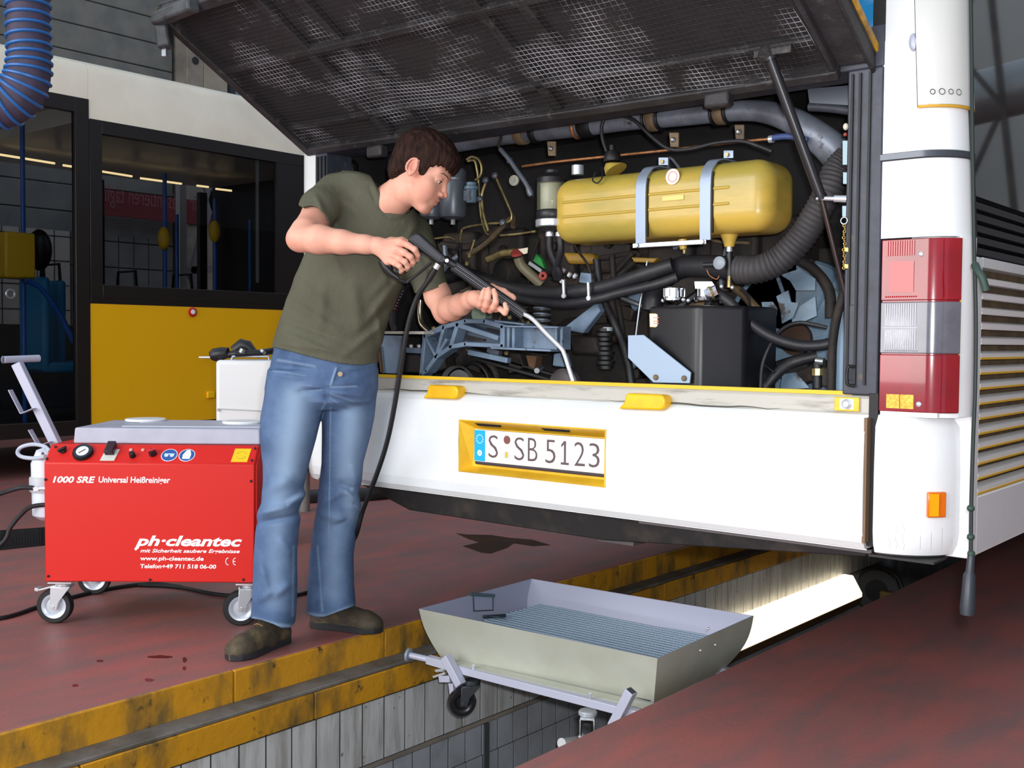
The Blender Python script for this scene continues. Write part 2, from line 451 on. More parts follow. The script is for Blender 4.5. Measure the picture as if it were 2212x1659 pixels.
def platechar(ch, x, w):
    if ch == '1':
        MB().prism([(x+a, -0.0166, 0.651+b) for a, b in ((0, 0), (0.030, 0), (0.030, 0.007), (0.0185, 0.007), (0.0185, 0.072), (0.0115, 0.072), (0.001, 0.060), (0.001, 0.052), (0.0115, 0.062), (0.0115, 0.007), (0, 0.007))], (0, -0.0006, 0)).build('plate_letter', M_print, plate, smooth=False)
        return
    lettering(ch, (x, -0.0166, 0.651), (1, 0, 0), (0, 0, 1), 0.1, M_print, plate, width=w, height=0.072, weight=-0.0012, name='plate_letter')
for ch, x, w in (('S', -0.197, 0.039), ('S', -0.090, 0.039), ('B', -0.036, 0.037), ('5', 0.033, 0.038), ('1', 0.092, 0.030), ('2', 0.142, 0.039), ('3', 0.196, 0.038)):
    platechar(ch, x, w)
MB().lathe([(0.0135, 0), (0.0135, 0.0012)], (-0.121, -0.0160, 0.712), (0, -1, 0), 16).build('test_badge', mat('badge_brown', (120, 72, 66), 0.5), plate)
MB().lathe([(0.0155, 0), (0.0155, 0.0012)], (-0.122, -0.0160, 0.6645), (0, -1, 0), 20).build('seal_badge', mat('badge_silver', (205, 208, 205), 0.4), plate)
MB().bb((-0.1275, -0.018, 0.656), (-0.1165, -0.0170, 0.673)).build('seal_shield', mat('badge_gold', (200, 180, 60), 0.5), plate)
# worn sill above the bumper with its yellow top edge
sl = MB(); sl.add([(x, y, z) for x in (BX0, BX1) for y, z in ((0.0, 0.846), (0.006, 0.852), (0.004, 0.885), (0.012, 0.893), (0.07, 0.893), (0.07, 0.846))],
                  [(0, 1, 7, 6), (1, 2, 8, 7), (2, 3, 9, 8), (3, 4, 10, 9), (4, 5, 11, 10), (5, 0, 6, 11), (0, 5, 4, 3, 2, 1), (6, 7, 8, 9, 10, 11)])
sl.build('sill', M_whitedirty, BUS)
MB().bb((BX0, 0.008, 0.893), (0.985, 0.03, 0.903)).build('sill_edge', mat('edge_yellow', (224, 180, 30), 0.4, c2=(120, 96, 40), ns=12, st=(0.6, 1, 1), thr=(0.62, 0.72)), BUS)
for (x0, x1, z) in ((-0.75, -0.22, 0.852), (0.24, 0.80, 0.8505)):
    p = [Vector((x0+(x1-x0)*k/14, -0.001, z+random.uniform(-0.0025, 0.0025))) for k in range(15)]
    MB().loft([(q, 0.0022*math.sin(PI*(k+0.3)/15)) for k, q in enumerate(p)], 5).build('scuff_mark', mat('scuff', (70, 68, 64), 0.8), BUS)
# two yellow steps moulded in the bumper top
for xa, xb in ((-0.462, -0.315), (0.322, 0.466)):
    r = 0.018; pts = []
    for k in range(7): a = PI/2*k/6; pts.append((xb-r+r*math.cos(-a), 0, 0.836+r-r*math.sin(a)))
    pts = [(xa-0.014, 0.0, 0.830)]+[(xb-r+r*math.sin(PI/2*k/5), 0.0, 0.832+r-r*math.cos(PI/2*k/5)) for k in range(6)] + \
          [(xb-r+r*math.cos(PI/2*k/5), 0.0, 0.876-r+r*math.sin(PI/2*k/5)) for k in range(6)] + \
          [(xa+0.012-r*0+r*0.6-r*0.6*math.sin(PI/2*k/5), 0.0, 0.876-r*0.6+r*0.6*math.cos(PI/2*k/5)) for k in range(6)] + [(xa+0.006, 0.0, 0.846)]
    b = MB().prism([Vector(p)+Vector((0, -0.036, 0)) for p in pts], (0, 0.05, 0))
    b.build('step_pad', mat('step_yellow', (240, 190, 20), 0.3, c2=(226, 170, 16), ns=10), BUS, bevel=0.006, seg=3)
ct = MB().bb((0.945, -0.004, 0.853), (1.010, 0.004, 0.888)).build('catch_plate', M_recess, BUS, bevel=0.002)
MB().lathe([(0.013, 0), (0.013, 0.004), (0.007, 0.008), (0.007, 0.010)], (0.979, -0.004, 0.871), (0, -1, 0), 18).build('catch_bolt', M_chrome, ct)
MB().bb((0.96, -0.0045, 0.858), (0.996, 0.001, 0.884)).build('catch_paint', M_white, ct)
# corner pieces either side of the bumper
cornerrows = [(0.500, -0.012), (0.508, 0.008), (0.53, 0.018), (0.56, 0.022), (0.70, 0.022), (0.82, 0.018), (0.838, 0.006), (0.848, 0.0)]
RCL = 0.14; HWR = 1.21
skin(1.058, 9, cornerrows, 0.018, 'corner_panel')
RCL = None; HWR = 1.25
HWL_LOW = 1.13
skin(-9, -1.045, cornerrows, 0.018, 'corner_panel')
HWL_LOW = None
# cracks at the lower corner
ck = MB()
for i in range(7):
    x = 1.10+i*0.017
    if x < 1.15: q = [(x+0.004*math.sin(k*2), -0.0225-0.0002, 0.525+k*0.012) for k in range(5+i % 3)]
    else:
        a = (i-2)*0.2; q = [(1.15+(0.1222)*math.sin(a), 0.1-0.1222*math.cos(a), 0.53+k*0.011) for k in range(4+i % 3)]
    ck.loft([(Vector(p), 0.0004) for p in q], 4)
ck.build('crack', mat('crack_grey', (168, 170, 176), 0.8), BUS)
# upper right pillar
skin(1.056, 9, [(1.280, 0.0), (1.468, 0.0)], 0.02, 'pillar_panel')
skin(1.056, 9, [(1.485, 0.0), (2.98, 0.0)], 0.02, 'pillar_panel')
skin(1.056, 9, [(1.467, 0.003), (1.470, 0.006), (1.484, 0.006), (1.486, 0.003)], 0.01, 'trim_strip', mat('strip_grey', (78, 82, 90), 0.25, 0.5))
skin(1.12, 1.27, [(0.85, -0.03), (1.292, -0.03)], 0.02, 'lamp_housing', M_white)
# side strip right of the lamp
# tail lamp wrapped round the corner
def lampseg(z0, z1, m, x0=1.06, a1=0.62, off=0.004, name='lens', parent=None, lo=0.02):
    pts = [(x0, -off), (x0+0.045, -off), (1.15, -off)]
    for k in range(1, 7):
        a = a1*PI/2*k/6; pts.append((1.15+(RC+off)*math.sin(a), RC-(RC+off)*math.cos(a)))
    inner = [(x, y+0.0) for x, y in [(x0, lo), (1.10, lo), (1.15, lo)]]
    for k in range(1, 7):
        a = a1*PI/2*k/6; inner.append((1.15+(RC-lo)*math.sin(a), RC-(RC-lo)*math.cos(a)))
    poly = pts+inner[::-1]
    return MB().prism([(x, y, z0) for x, y in poly], (0, 0, z1-z0)).build(name, m, parent or BUS, bevel=0.002, ang=25)
M_red = mat('lens_red', (138, 4, 24), 0.12, coat=0.6, c2=(112, 3, 18), ns=6)
M_redb = mat('lens_red_bright', (176, 6, 26), 0.12, coat=0.5)
M_clear = mat('lens_clear', (100, 100, 110), 0.12, coat=0.6, c2=(80, 78, 86), ns=6)
M_amb = mat('reflector_amber', (250, 150, 20), 0.3, c2=(255, 185, 60), ns=160, thr=(0.45, 0.55))
lamp = lampseg(0.858, 1.276, M_red, name='tail_light', off=0.0)
lamp['label'] = 'tall red and grey tail light cluster wrapped round the bus corner'
lampseg(1.128, 1.276, M_red, name='red_lens', parent=lamp, off=0.006)
lampseg(1.000, 1.124, M_clear, name='clear_lens', parent=lamp, off=0.006)
lampseg(0.858, 0.997, M_red, name='red_lens', parent=lamp, off=0.006)
fl_ = MB()
for (z0, z1) in ((1.236, 1.272),): 
    for k in range(12): fl_.bb((1.073+k*0.0058, -0.0085, z0), (1.0765+k*0.0058, -0.005, z1))
fl_.bb((1.082, -0.0082, 1.148), (1.14, -0.005, 1.222))
for k in range(15): fl_.ball((1.073+k*0.0052, -0.0062, 1.137), 0.0022, 6, 4)
fl_.build('flute', M_redb, lamp, smooth=False)
fl2 = MB()
for (z0, z1) in ((1.066, 1.12), (1.010, 1.058)):
    for k in range(14): fl2.bb((1.072+k*0.0056, -0.0085, z0), (1.0745+k*0.0056, -0.005, z1))
for k in range(16): fl2.ball((1.073+k*0.0052, -0.0062, 1.006), 0.002, 6, 4)
fl2.bb((1.068, -0.0072, 1.0605), (1.15, -0.005, 1.0635))
fl2.build('flute', mat('lens_flute', (150, 150, 162), 0.15, coat=0.4), lamp, smooth=False)
MB().bb((1.080, -0.0090, 0.866), (1.112, -0.005, 0.900)).bb((1.114, -0.0090, 0.866), (1.146, -0.005, 0.900)).build('reflector', M_amb, lamp)
for (x, z) in ((1.155, 1.238), (1.158, 0.878)): MB().lathe([(0.006, 0), (0.0065, 0.004), (0.003, 0.0065)], (x, -0.004, z), (0, -1, 0), 14).build('screw', M_chrome, lamp)
# yellow seam and the side skin behind the lamp
pts = []
def arcpanel(a0, a1, z0, z1, name, m, off=0.0, th=0.02, tail=True, yend=0.155):
    n = 6; po = []; pi_ = []
    for k in range(n+1):
        a = (a0+(a1-a0)*k/n)*PI/2
        po.append((1.15+(RC+off)*math.sin(a), RC-(RC+off)*math.cos(a))); pi_.append((1.15+(RC+off-th)*math.sin(a), RC-(RC+off-th)*math.cos(a)))
    if tail: po.append((HW+off, yend)); pi_.append((HW+off-th, yend))
    return MB().prism([(x, y, z0) for x, y in po+pi_[::-1]], (0, 0, z1-z0)).build(name, m, BUS, ang=25)
arcpanel(0.63, 1.0, 0.848, 1.280, 'side_panel', M_white, yend=0.105)
arcpanel(0.622, 0.64, 0.86, 1.276, 'lamp_seam', mat('seam_yellow', (200, 176, 60), 0.5), off=0.001, tail=False)
arcpanel(0.0, 0.64, 0.846, 0.857, 'side_panel', M_white, tail=False)
MB().bb((1.062, 0.0, 0.846), (1.2, 0.03, 0.858)).build('side_panel', M_white, BUS)
# fuel flap on the pillar: thin raised door with yellow lower edge
fa, fb = 0.45, 1.03
arcpanel(0.06, 1.0, 1.592, 2.25, 'filler_door', mat('filler_white', (208, 210, 206), .3, coat=.3), off=0.008, th=0.008, yend=0.118)
arcpanel(0.06, 1.0, 1.586, 1.593, 'filler_door_edge', mat('seam_gold', (196, 150, 40), 0.5), off=0.008, th=0.008, yend=0.118)
arcpanel(0.045, 0.062, 1.588, 2.25, 'door_gap', M_black, off=0.006, th=0.006, tail=False)
MB().ball((1.150, 0.0, 1.745), (0.014, 0.008, 0.022), 14, 8).build('door_catch', M_galv, BUS)
sb = MB()
for k in range(4): sb.torus((1.15+.1092*math.sin(.45+k*.2), .10-.1092*math.cos(.45+k*.2), 1.622), (math.sin(.45+k*.2), -math.cos(.45+k*.2), 0), 0.006+0.001*(k % 2), 0.0008, 14, 4)
sb.build('scribble', M_black, BUS)
# right side of the bus, behind the corner
Y1 = 11.8
side = MB()
MB().bb((1.19, 0.155, 0.50), (1.25, Y1, 0.648)).build('skirt_panel', M_white, BUS, bevel=0.004)
MB().bb((1.19, 0.10, 0.50), (1.2515, 0.153, 1.235)).build('side_panel', M_white, BUS, bevel=0.003)
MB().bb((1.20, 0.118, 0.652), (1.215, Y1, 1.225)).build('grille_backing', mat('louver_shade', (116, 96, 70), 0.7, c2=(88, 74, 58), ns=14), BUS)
M_slat = mat('louver_white', (228, 228, 226), 0.35)
M_slaty = mat('louver_yellow_edge', (226, 180, 40), 0.4)
for k in range(15):
    z = 0.652+k*0.0372
    t = (z-0.652)/0.57
    b = MB().prism([(1.222, 0.154, z), (1.250, 0.154, z+0.001), (1.252, 0.154, z+0.013), (1.224, 0.154, z+0.020)], (0, 1.6, 0))
    s_ = b.build('louver_slat', M_slat, BUS)
    MB().prism([(1.246, 0.154, z-0.0012), (1.2515, 0.154, z-0.0012), (1.2525, 0.154, z+0.004), (1.246, 0.154, z+0.004)], (0, 1.6, 0)).build('slat_edge', M_slaty if k < 10 else M_slat, s_)
MB().bb((1.19, 0.154, 1.212), (1.251, 1.75, 1.236)).build('side_panel', M_white, BUS)
MB().bb((1.19, 1.76, 0.648), (1.25, Y1, 1.38)).build('side_panel', M_yellow, BUS)
for k in range(5):
    z = 1.24+k*0.028
    MB().prism([(1.226, 0.118, z), (1.248, 0.118, z+0.002), (1.250, 0.118, z+0.018), (1.226, 0.118, z+0.020)], (0, 1.6, 0)).build('grille_slat', mat('black_slat', (44, 44, 46), 0.4), BUS)
MB().bb((1.20, 0.10, 1.236), (1.216, 1.75, 1.385)).build('grille_backing', M_black, BUS)
M_mirror = mat('bus_window_glass', (20, 22, 26), 0.03, spec=1.0, ior=2.2, coat=1.0)
MB().bb((1.22, 0.112, 1.385), (1.247, 4.0, 2.72)).build('side_window', M_mirror, BUS)
MB().bb((1.20, 0.096, 1.236), (1.2525, 0.118, 2.9)).build('window_seal', M_black, BUS)
MB().bb((1.19, 0.112, 2.72), (1.25, Y1, 2.98)).build('roof_edge', M_white, BUS)
MB().bb((1.20, 4.0, 1.38), (1.248, Y1, 2.72)).build('side_window', M_mirror, BUS)
def ca(a, o_, z): return (1.07+(.14+.022+o_)*math.sin(a), .14-(.14+.022+o_)*math.cos(a), z)
a0m, a1m = 0.70, 0.98
amo = MB().prism([ca(a0m, -.004, .604), ca(a1m, -.004, .604), ca(a1m, .010, .604), ca(a0m, .010, .604)], (0, 0, .062)).build('side_marker', mat('marker_amber', (214, 104, 12), 0.2, coat=0.4), BUS, bevel=0.003)
MB().prism([ca(a0m+.02, .0095, .608), ca(a0m+.15, .0095, .608), ca(a0m+.15, .0125, .608), ca(a0m+.02, .0125, .608)], (0, 0, .054)).build('marker_lens', mat('marker_bright', (250, 160, 10), 0.25), amo)
# left side, roof, underside
MB().bb((-1.19, 0.12, 0.50), (-1.14, Y1, 1.3)).build('side_panel', M_yellow, BUS)
MB().bb((-1.185, 0.12, 1.3), (-1.16, Y1, 2.5)).build('side_window', M_mirror, BUS)
MB().bb((-1.19, 0.12, 2.5), (-1.14, Y1, 2.98)).build('roof_edge', M_white, BUS)
MB().bb((-1.13, 0.03, 2.9), (1.19, Y1, 3.0)).build('roof', M_white, BUS)
MB().bb((-1.19, Y1, 0.5), (1.19, Y1+0.05, 2.98)).build('front_panel', M_white, BUS)
M_under = mat('underbody', (34, 33, 34), 0.6, c2=(60, 54, 48), ns=8, thr=(0.5, 0.7))
MB().bb((-1.19, 0.06, 0.52), (1.19, Y1, 0.56)).build('underbody', M_under, BUS)
ub = MB().prism([(-0.86, 0.03, 0.506), (-0.62, 0.05, 0.430), (0.2, 0.05, 0.425), (1.02, 0.03, 0.485), (1.04, 0.02, 0.506)], (0, 0.30, 0)); ub.build('lower_shield', M_under, BUS, bevel=0.004)
MB().bb((0.35, 0.02, 0.497), (1.04, 0.06, 0.507)).bb((0.15, 0.1, 0.41), (0.28, 0.2, 0.435)).build('shield_lip', mat('lip_grey', (88, 82, 84), 0.5), BUS)
MB().bb((1.04, 0.0, 0.494), (1.2, 0.10, 0.50)).build('corner_lip', M_under, BUS)
# left corner: white pillar and dark inner frame
skin(-9, -1.055, [(0.848, 0.0), (1.6, 0.0), (1.70, -0.0)], 0.02, 'corner_pillar')
skin(-9, -1.105, [(1.70, 0.0), (1.78, 0.0)], 0.02, 'corner_pillar')
skin(-9, -1.10, [(1.78, 0.0), (2.98, 0.0)], 0.02, 'corner_pillar')
MB().bb((-1.058, -0.004, 0.90), (-0.995, 0.12, 1.705)).build('hatch_frame', M_dark, BUS, bevel=0.004)
for k in range(3): MB().bb((-1.045+k*0.02, -0.010, 0.92), (-1.037+k*0.02, -0.004, 1.69)).build('seal_strip', M_black, BUS)
MB().bb((0.965, -0.004, 0.895), (1.055, 0.12, 1.70)).build('hatch_frame', M_dark, BUS, bevel=0.004)
MB().bb((1.035, -0.004, 0.52), (1.058, 0.03, 0.90)).build('hatch_frame', M_black, BUS)
for x in (0.975, 0.995, 1.02): MB().bb((x, -0.010, 0.92), (x+0.006, -0.004, 1.69)).build('seal_strip', M_black, BUS)
MB().bb((-1.10, -0.004, 1.70), (1.055, 0.12, 1.80)).build('hatch_frame', M_dark, BUS, bevel=0.004)
MB().bb((0.972, -0.006, 0.93), (1.0, 0.001, 1.12)).build('frame_bracket', M_dark, BUS, bevel=0.003)
MB().bb((1.025, -0.002, 1.80), (1.056, 0.03, 2.98)).build('window_frame', M_black, BUS)
MB().bb((1.025, -0.002, 1.76), (1.056, 0.03, 1.80)).build('window_frame', M_dark, BUS)
# rear window covered by a printed sky picture
m = mat('printed_sky', (24, 120, 178), 0.25, c2=(150, 186, 214), ns=2.3, st=(1, 1, 2.6), thr=(0.47, 0.68))
MB().bb((-1.10, 0.0, 1.73), (1.026, 0.02, 2.9)).build('rear_window_print', m, BUS)
# the flanks lean inwards towards the roof
for o in list(BUS.children):
    if o.type == 'MESH' and o.name.split('.')[0] in ('pillar_panel', 'trim_strip', 'filler_door', 'filler_door_edge', 'door_catch', 'scribble', 'door_gap', 'window_seal', 'side_window', 'roof_edge', 'corner_pillar', 'grille_slat', 'grille_backing'):
        for v in o.data.vertices:
            z = v.co.z; w = min(1.0, max(0.0, (abs(v.co.x)-1.0)/0.2))
            if z > 1.2 and v.co.x > 0: v.co.x -= (z-1.2)*0.062*w
# wheels of the bus
def bus_wheel(x, y, p):
    b = MB().lathe([(0.30, -0.14), (0.46, -0.14), (0.48, -0.10), (0.48, 0.10), (0.46, 0.14), (0.30, 0.14)], (x, y, 0.48), (1, 0, 0), 36, cap=False)
    w = b.build('wheel', M_black, p)
    MB().lathe([(0.29, -0.12), (0.29, 0.12)], (x, y, 0.48), (1, 0, 0), 30).build('rim', M_galv, w)
for x in (-1.05, 1.05):
    bus_wheel(x, 4.2, BUS); bus_wheel(x, 9.6, BUS)

# ------------------------------------------------------------------ raised hatch
M_hatch = mat('hatch_dark', (54, 53, 56), 0.6, c2=(38, 37, 38), ns=5, thr=(0.38, 0.62), c3=(72, 70, 66), ns3=24, thr3=(0.58, 0.7), bump=0.3, bs=50)
M_pad = mat('hatch_padding', (36, 34, 38), 0.85, c2=(48, 45, 46), ns=5, bump=0.5, bs=30)
HA = Vector((0, -0.87, 0.493)).normalized()       # up and outwards
HN = Vector((0, -HA.z, HA.y)); HN = Vector((0, -0.493, -0.87)).normalized()   # towards the ground and camera
def H(x, s, n=0.0):     # point on the hatch underside: x across, s along from the hinge, n below the frame
    z0 = 1.712-(x+1.1)/2.13*0.022
    return Vector((x, 0, z0))+HA*s+HN*n
HX0, HX1, HL = -1.10, 1.035, 0.735
def hbox(x0, x1, s0, s1, n0, n1, name, m, parent, bevel=0.0, **kw):
    vs = [H(x, s, n) for x in (x0, x1) for s in (s0, s1) for n in (n0, n1)]
    b = MB().add(vs, [(0, 1, 3, 2), (4, 6, 7, 5), (0, 4, 5, 1), (2, 3, 7, 6), (0, 2, 6, 4), (1, 5, 7, 3)])
    return b.build(name, m, parent, bevel=bevel, **kw)
HT = hbox(HX0, HX1, -0.01, HL, -0.045, -0.03, 'engine_hatch', M_hatch, BUS)
HT['label'] = 'raised engine hatch with wire mesh over black padding'
hbox(HX0, HX1, 0.0, HL-0.01, -0.055, -0.044, 'outer_skin', M_yellow, HT)
def hbar(x0, x1, s0, s1, n0, n1, nm='frame_bar', m=None): return hbox(x0, x1, s0, s1, n0, n1, nm, m or M_hatch, HT, 0.004)
hbar(HX0, HX0+0.035, 0, HL, -0.03, 0.015); hbar(HX1-0.10, HX1-0.012, 0.02, HL, -0.03, -0.012)
hbar(HX1-0.012, HX1-0.001, -0.003, HL, -0.04, 0.006)
hbar(HX1-0.012, HX1+0.006, -0.008, HL, -0.058, -0.038, 'hatch_edge', mat('edge_gold', (206, 156, 34), 0.45, c2=(120, 92, 40), ns=14))
hbar(HX0-0.004, HX0+0.002, -0.005, HL, -0.045, 0.012, 'hatch_edge', mat('edge_brown', (110, 86, 50), 0.5, c2=(60, 52, 44), ns=14))
hbar(HX1-0.106, HX1-0.090, 0.03, HL, -0.014, 0.010); hbar(HX0, HX1-0.09, 0.0, 0.03, -0.03, 0.014)
hbar(HX0, HX1-0.09, HL-0.035, HL, -0.03, 0.02); hbar(HX0+0.02, HX1-0.11, 0.125, 0.145, -0.02, 0.004); hbar(HX0+0.02, HX1-0.11, 0.43, 0.455, -0.02, 0.006)
for x in (-0.66, -0.50, 0.06, 0.20): hbar(x, x+0.035, 0.03, HL-0.03, -0.02, 0.004)
hbox(HX0+0.03, HX1-0.10, 0.02, HL-0.02, -0.034, -0.022, 'padding', M_pad, HT)
# wire mesh: crossing wires with a slight sag between the ribs
wm = MB(); random.seed(3)
def sag(x, s):
    return 0.006+0.012*abs(math.sin((x+1.1)*5.2))*math.sin(PI*min(max(s/HL, 0), 1))+0.004*math.sin(x*9+s*13)
X0_, X1_, S0_, S1_ = HX0+0.04, HX1-0.11, 0.035, HL-0.04
nx = 118; ns_ = 40
for i in range(nx+1):
    x = X0_+(X1_-X0_)*i/nx
    wm.loft([(H(x+0.004*math.sin(s_*14), s_, sag(x, s_)), 0.00095) for s_ in [S0_+(S1_-S0_)*k/9 for k in range(10)]], 3, False)
for j in range(ns_+1):
    s_ = S0_+(S1_-S0_)*j/ns_
    wm.loft([(H(x, s_+0.004*math.sin(x*6), sag(x, s_)+0.0012), 0.00095) for x in [X0_+(X1_-X0_)*k/26 for k in range(27)]], 3, False)
wm.build('wire_mesh', mat('mesh_wire', (60, 58, 58), 0.45, 0.2, c2=(190, 190, 196), ns=3.2, thr=(0.50, 0.62)), HT, kind='stuff')
# latch at the free corner, hinge and brackets
cl = MB(); cl.bar(H(-1.09, 0.72, 0.02), H(-0.85, 0.74, 0.03), 0.045, 0.04); cl.bar(H(-1.085, 0.70, 0.02), H(-1.075, 0.655, 0.085), 0.05, 0.045)
cl.build('latch', mat('latch_grey', (70, 74, 78), 0.5, c2=(44, 46, 50), ns=20), HT, bevel=0.008)
MB().bar(H(-1.08, 0.66, 0.08), H(-1.078, 0.645, 0.112), 0.018, 0.014).build('latch_hook', M_steel, HT, bevel=0.003)
for x in (-0.76, 0.57): MB().bb((x, -0.03, 1.655), (x+0.075, 0.01, 1.695)).build('hinge_block', M_hatch, HT, bevel=0.008)
MB().lathe([(0.02, 0), (0.02, 0.03)], H(0.80, 0.13, 0.0), HN, 14).bar(H(0.77, 0.13, 0.01), H(0.87, 0.13, 0.01), 0.02, 0.02).build('strut_bracket', M_hatch, HT)
# gas strut
ps = [H(0.815, 0.135, 0.03), onY(1775, 430, -0.01), onY(1832, 660, 0.06)]
gs = MB().cyl(ps[0], ps[1], 0.0135, n=16).cyl(ps[0], ps[0]+(ps[1]-ps[0])*0.02, 0.02).build('gas_strut', mat('strut_black', (34, 34, 38), 0.35), BUS, label='black gas strut holding up the hatch')
MB().cyl(ps[1], ps[2], 0.007, n=12).build('strut_rod', mat('strut_rod_m', (52, 40, 38), 0.35, 0.3), gs)
MB().cyl(ps[1]-(ps[1]-ps[0])*0.03, ps[1], 0.0155, n=16).build('strut_collar', M_black, gs)
# ================================================================== the engine bay (parts of the near bus)
def e(a, b, Y): return onY(1200+a/2.37, 180+b/2.37, Y)
def g(a, b, Y): return onY(600+a/2.7646, 250+b/2.7646, Y)
def kk(a, b, Y): return onY(780+a/4.096, 520+b/4.096, Y)
EN = BUS
def tb(name, f, pts, r, m, n=12, sub=6, parent=None, label=None):
    return MB().tube([f(*p) for p in pts], r, n, sub).build(name, m, parent or EN, label=label)
def poly(name, f, pts, Y, th, m, parent=None, bevel=0.0, label=None):
    return MB().prism([f(a, b, Y) for a, b in pts], (0, th, 0)).build(name, m, parent or EN, bevel=bevel, label=label)
M_bay = mat('bay_dark', (34, 31, 32), 0.8, c2=(22, 20, 20), ns=6, bump=0.3, bs=20)
M_blue = mat('blue_grey_paint', (112, 132, 154), 0.4, c2=(88, 104, 124), ns=9, thr=(0.45, 0.7), c3=(50, 48, 46), ns3=26, thr3=(0.64, 0.72))
M_pipe = mat('galvanised_pipe', (136, 144, 158), 0.45, 0.35, c2=(96, 98, 104), ns=8, thr=(0.4, 0.7), c3=(62, 58, 54), ns3=24, thr3=(0.62, 0.74))
M_hose = mat('hose_black', (36, 36, 40), 0.5, c2=(56, 54, 54), ns=12, thr=(0.55, 0.75), bump=0.1, bs=60)
M_copper = mat('copper_pipe', (188, 128, 84), 0.4, 0.55, c2=(110, 78, 56), ns=24)
M_brass = mat('brass_pipe', (176, 160, 106), 0.35, 0.6, c2=(110, 96, 70), ns=20)
M_tan = mat('tan_band', (126, 106, 80), 0.6, c2=(90, 76, 60), ns=14)
M_tank = mat('tank_yellow', (196, 164, 72), 0.32, c2=(160, 144, 66), ns=3.2, st=(0.6, 1, 2.2), thr=(0.42, 0.62), coat=0.1)
M_strap = mat('strap_blue_grey', (142, 156, 176), 0.35, 0.3)
M_can = mat('canister_grey', (92, 98, 108), 0.35, 0.2)
# box of the bay
MB().bb((-1.04, 0.74, 0.56), (1.0, 0.78, 1.86)).build('bay_back', M_bay, EN)
MB().bb((-1.06, 0.12, 0.56), (-1.03, 0.76, 1.86)).build('bay_side', M_bay, EN)
MB().bb((0.985, 0.12, 0.56), (1.03, 0.76, 1.86)).build('bay_side', M_bay, EN)
MB().bb((-1.04, 0.1, 1.78), (1.0, 0.76, 1.84)).build('bay_roof', M_bay, EN)
MB().bb((-1.04, 0.05, 0.60), (1.0, 0.76, 0.64)).build('bay_floor', M_bay, EN)
# engine block behind everything
M_blk = mat('engine_block_dark', (44, 39, 37), 0.7, c2=(66, 54, 46), ns=10, thr=(0.45, 0.7), bump=0.4, bs=25)
eb = MB().bb((-0.92, 0.5, 1.02), (0.62, 0.73, 1.42)).build('engine_block', M_blk, EN, bevel=0.02)
MB().bb((-0.85, 0.52, 0.66), (0.45, 0.72, 1.02)).build('oil_pan', M_grime, eb, bevel=0.02)
for i in range(6):
    x = -0.86+i*0.235
    c = MB().bb((x, 0.46, 1.26), (x+0.17, 0.52, 1.44)).build('cylinder_cover', M_blk, eb, bevel=0.015)
    MB().lathe([(0.018, 0), (0.018, 0.012), (0.008, 0.02)], (x+0.085, 0.46, 1.36), (0, -1, 0), 8).build('cover_bolt', M_grime, c)
random.seed(11)
for i in range(26):
    x = random.uniform(-0.85, 0.5); z = random.uniform(0.92, 1.5); y = random.uniform(0.36, 0.5)
    p = [(x, y, z)]
    for k in range(3): p.append((p[-1][0]+random.uniform(-0.16, 0.16), y+random.uniform(-0.05, 0.05), p[-1][2]+random.uniform(-0.14, 0.14)))
    MB().tube(p, random.choice([0.005, 0.007, 0.010, 0.014]), 8, 5).build('engine_line', random.choice([M_grime, M_hose, M_blk, M_tan, M_pipe]), eb)
for i in range(16):
    x = random.uniform(-0.85, 0.9); z = random.uniform(0.88, 1.3)
    MB().box((x, random.uniform(0.40, 0.5), z), (random.uniform(0.04, 0.12), 0.06, random.uniform(0.03, 0.09)), (0, random.uniform(-0.5, 0.5), 0)).build('engine_fitting', random.choice([M_grime, M_blk, M_blue]), eb, bevel=0.006)
# big pipe across the top
YP = 0.30
pp = [(-620, 330, YP), (-300, 275, YP), (0, 240, YP), (180, 218, YP), (370, 192, YP), (600, 172, YP), (800, 152, YP), (960, 140, YP), (1090, 150, YP), (1210, 190, YP), (1310, 250, YP), (1400, 320, YP+0.02), (1450, 375, YP+0.04)]
pts = spline([e(*p) for p in pp], 6)
rad = [0.031+0.016*max(0, min(1, (i/len(pts)-0.62)/0.3)) for i in range(len(pts))]
ep = MB().loft(list(zip(pts, rad)), 22).build('exhaust_pipe', M_pipe, EN)
def band(f, a, b, w, r, m, Y=YP, name='pipe_band', par=None):
    p = f(a, b, Y); d = Vector((1, 0, -0.03)).normalized()
    return MB().lathe([(r, -w/2), (r+0.003, -w/2+0.004), (r+0.003, w/2-0.004), (r, w/2)], p, d, 24).build(name, m, par or ep)
for a, b in ((505, 183), (852, 147)):
    band(e, a, b, 0.030, 0.036, M_tan); band(e, a-35, b+3, 0.008, 0.038, M_black); band(e, a+35, b-3, 0.008, 0.038, M_black)
band(e, -170, 254, 0.036, 0.038, M_tan); band(e, -100, 248, 0.024, 0.037, M_black); band(e, 165, 216, 0.05, 0.037, M_black); band(e, 112, 224, 0.010, 0.038, M_copper)
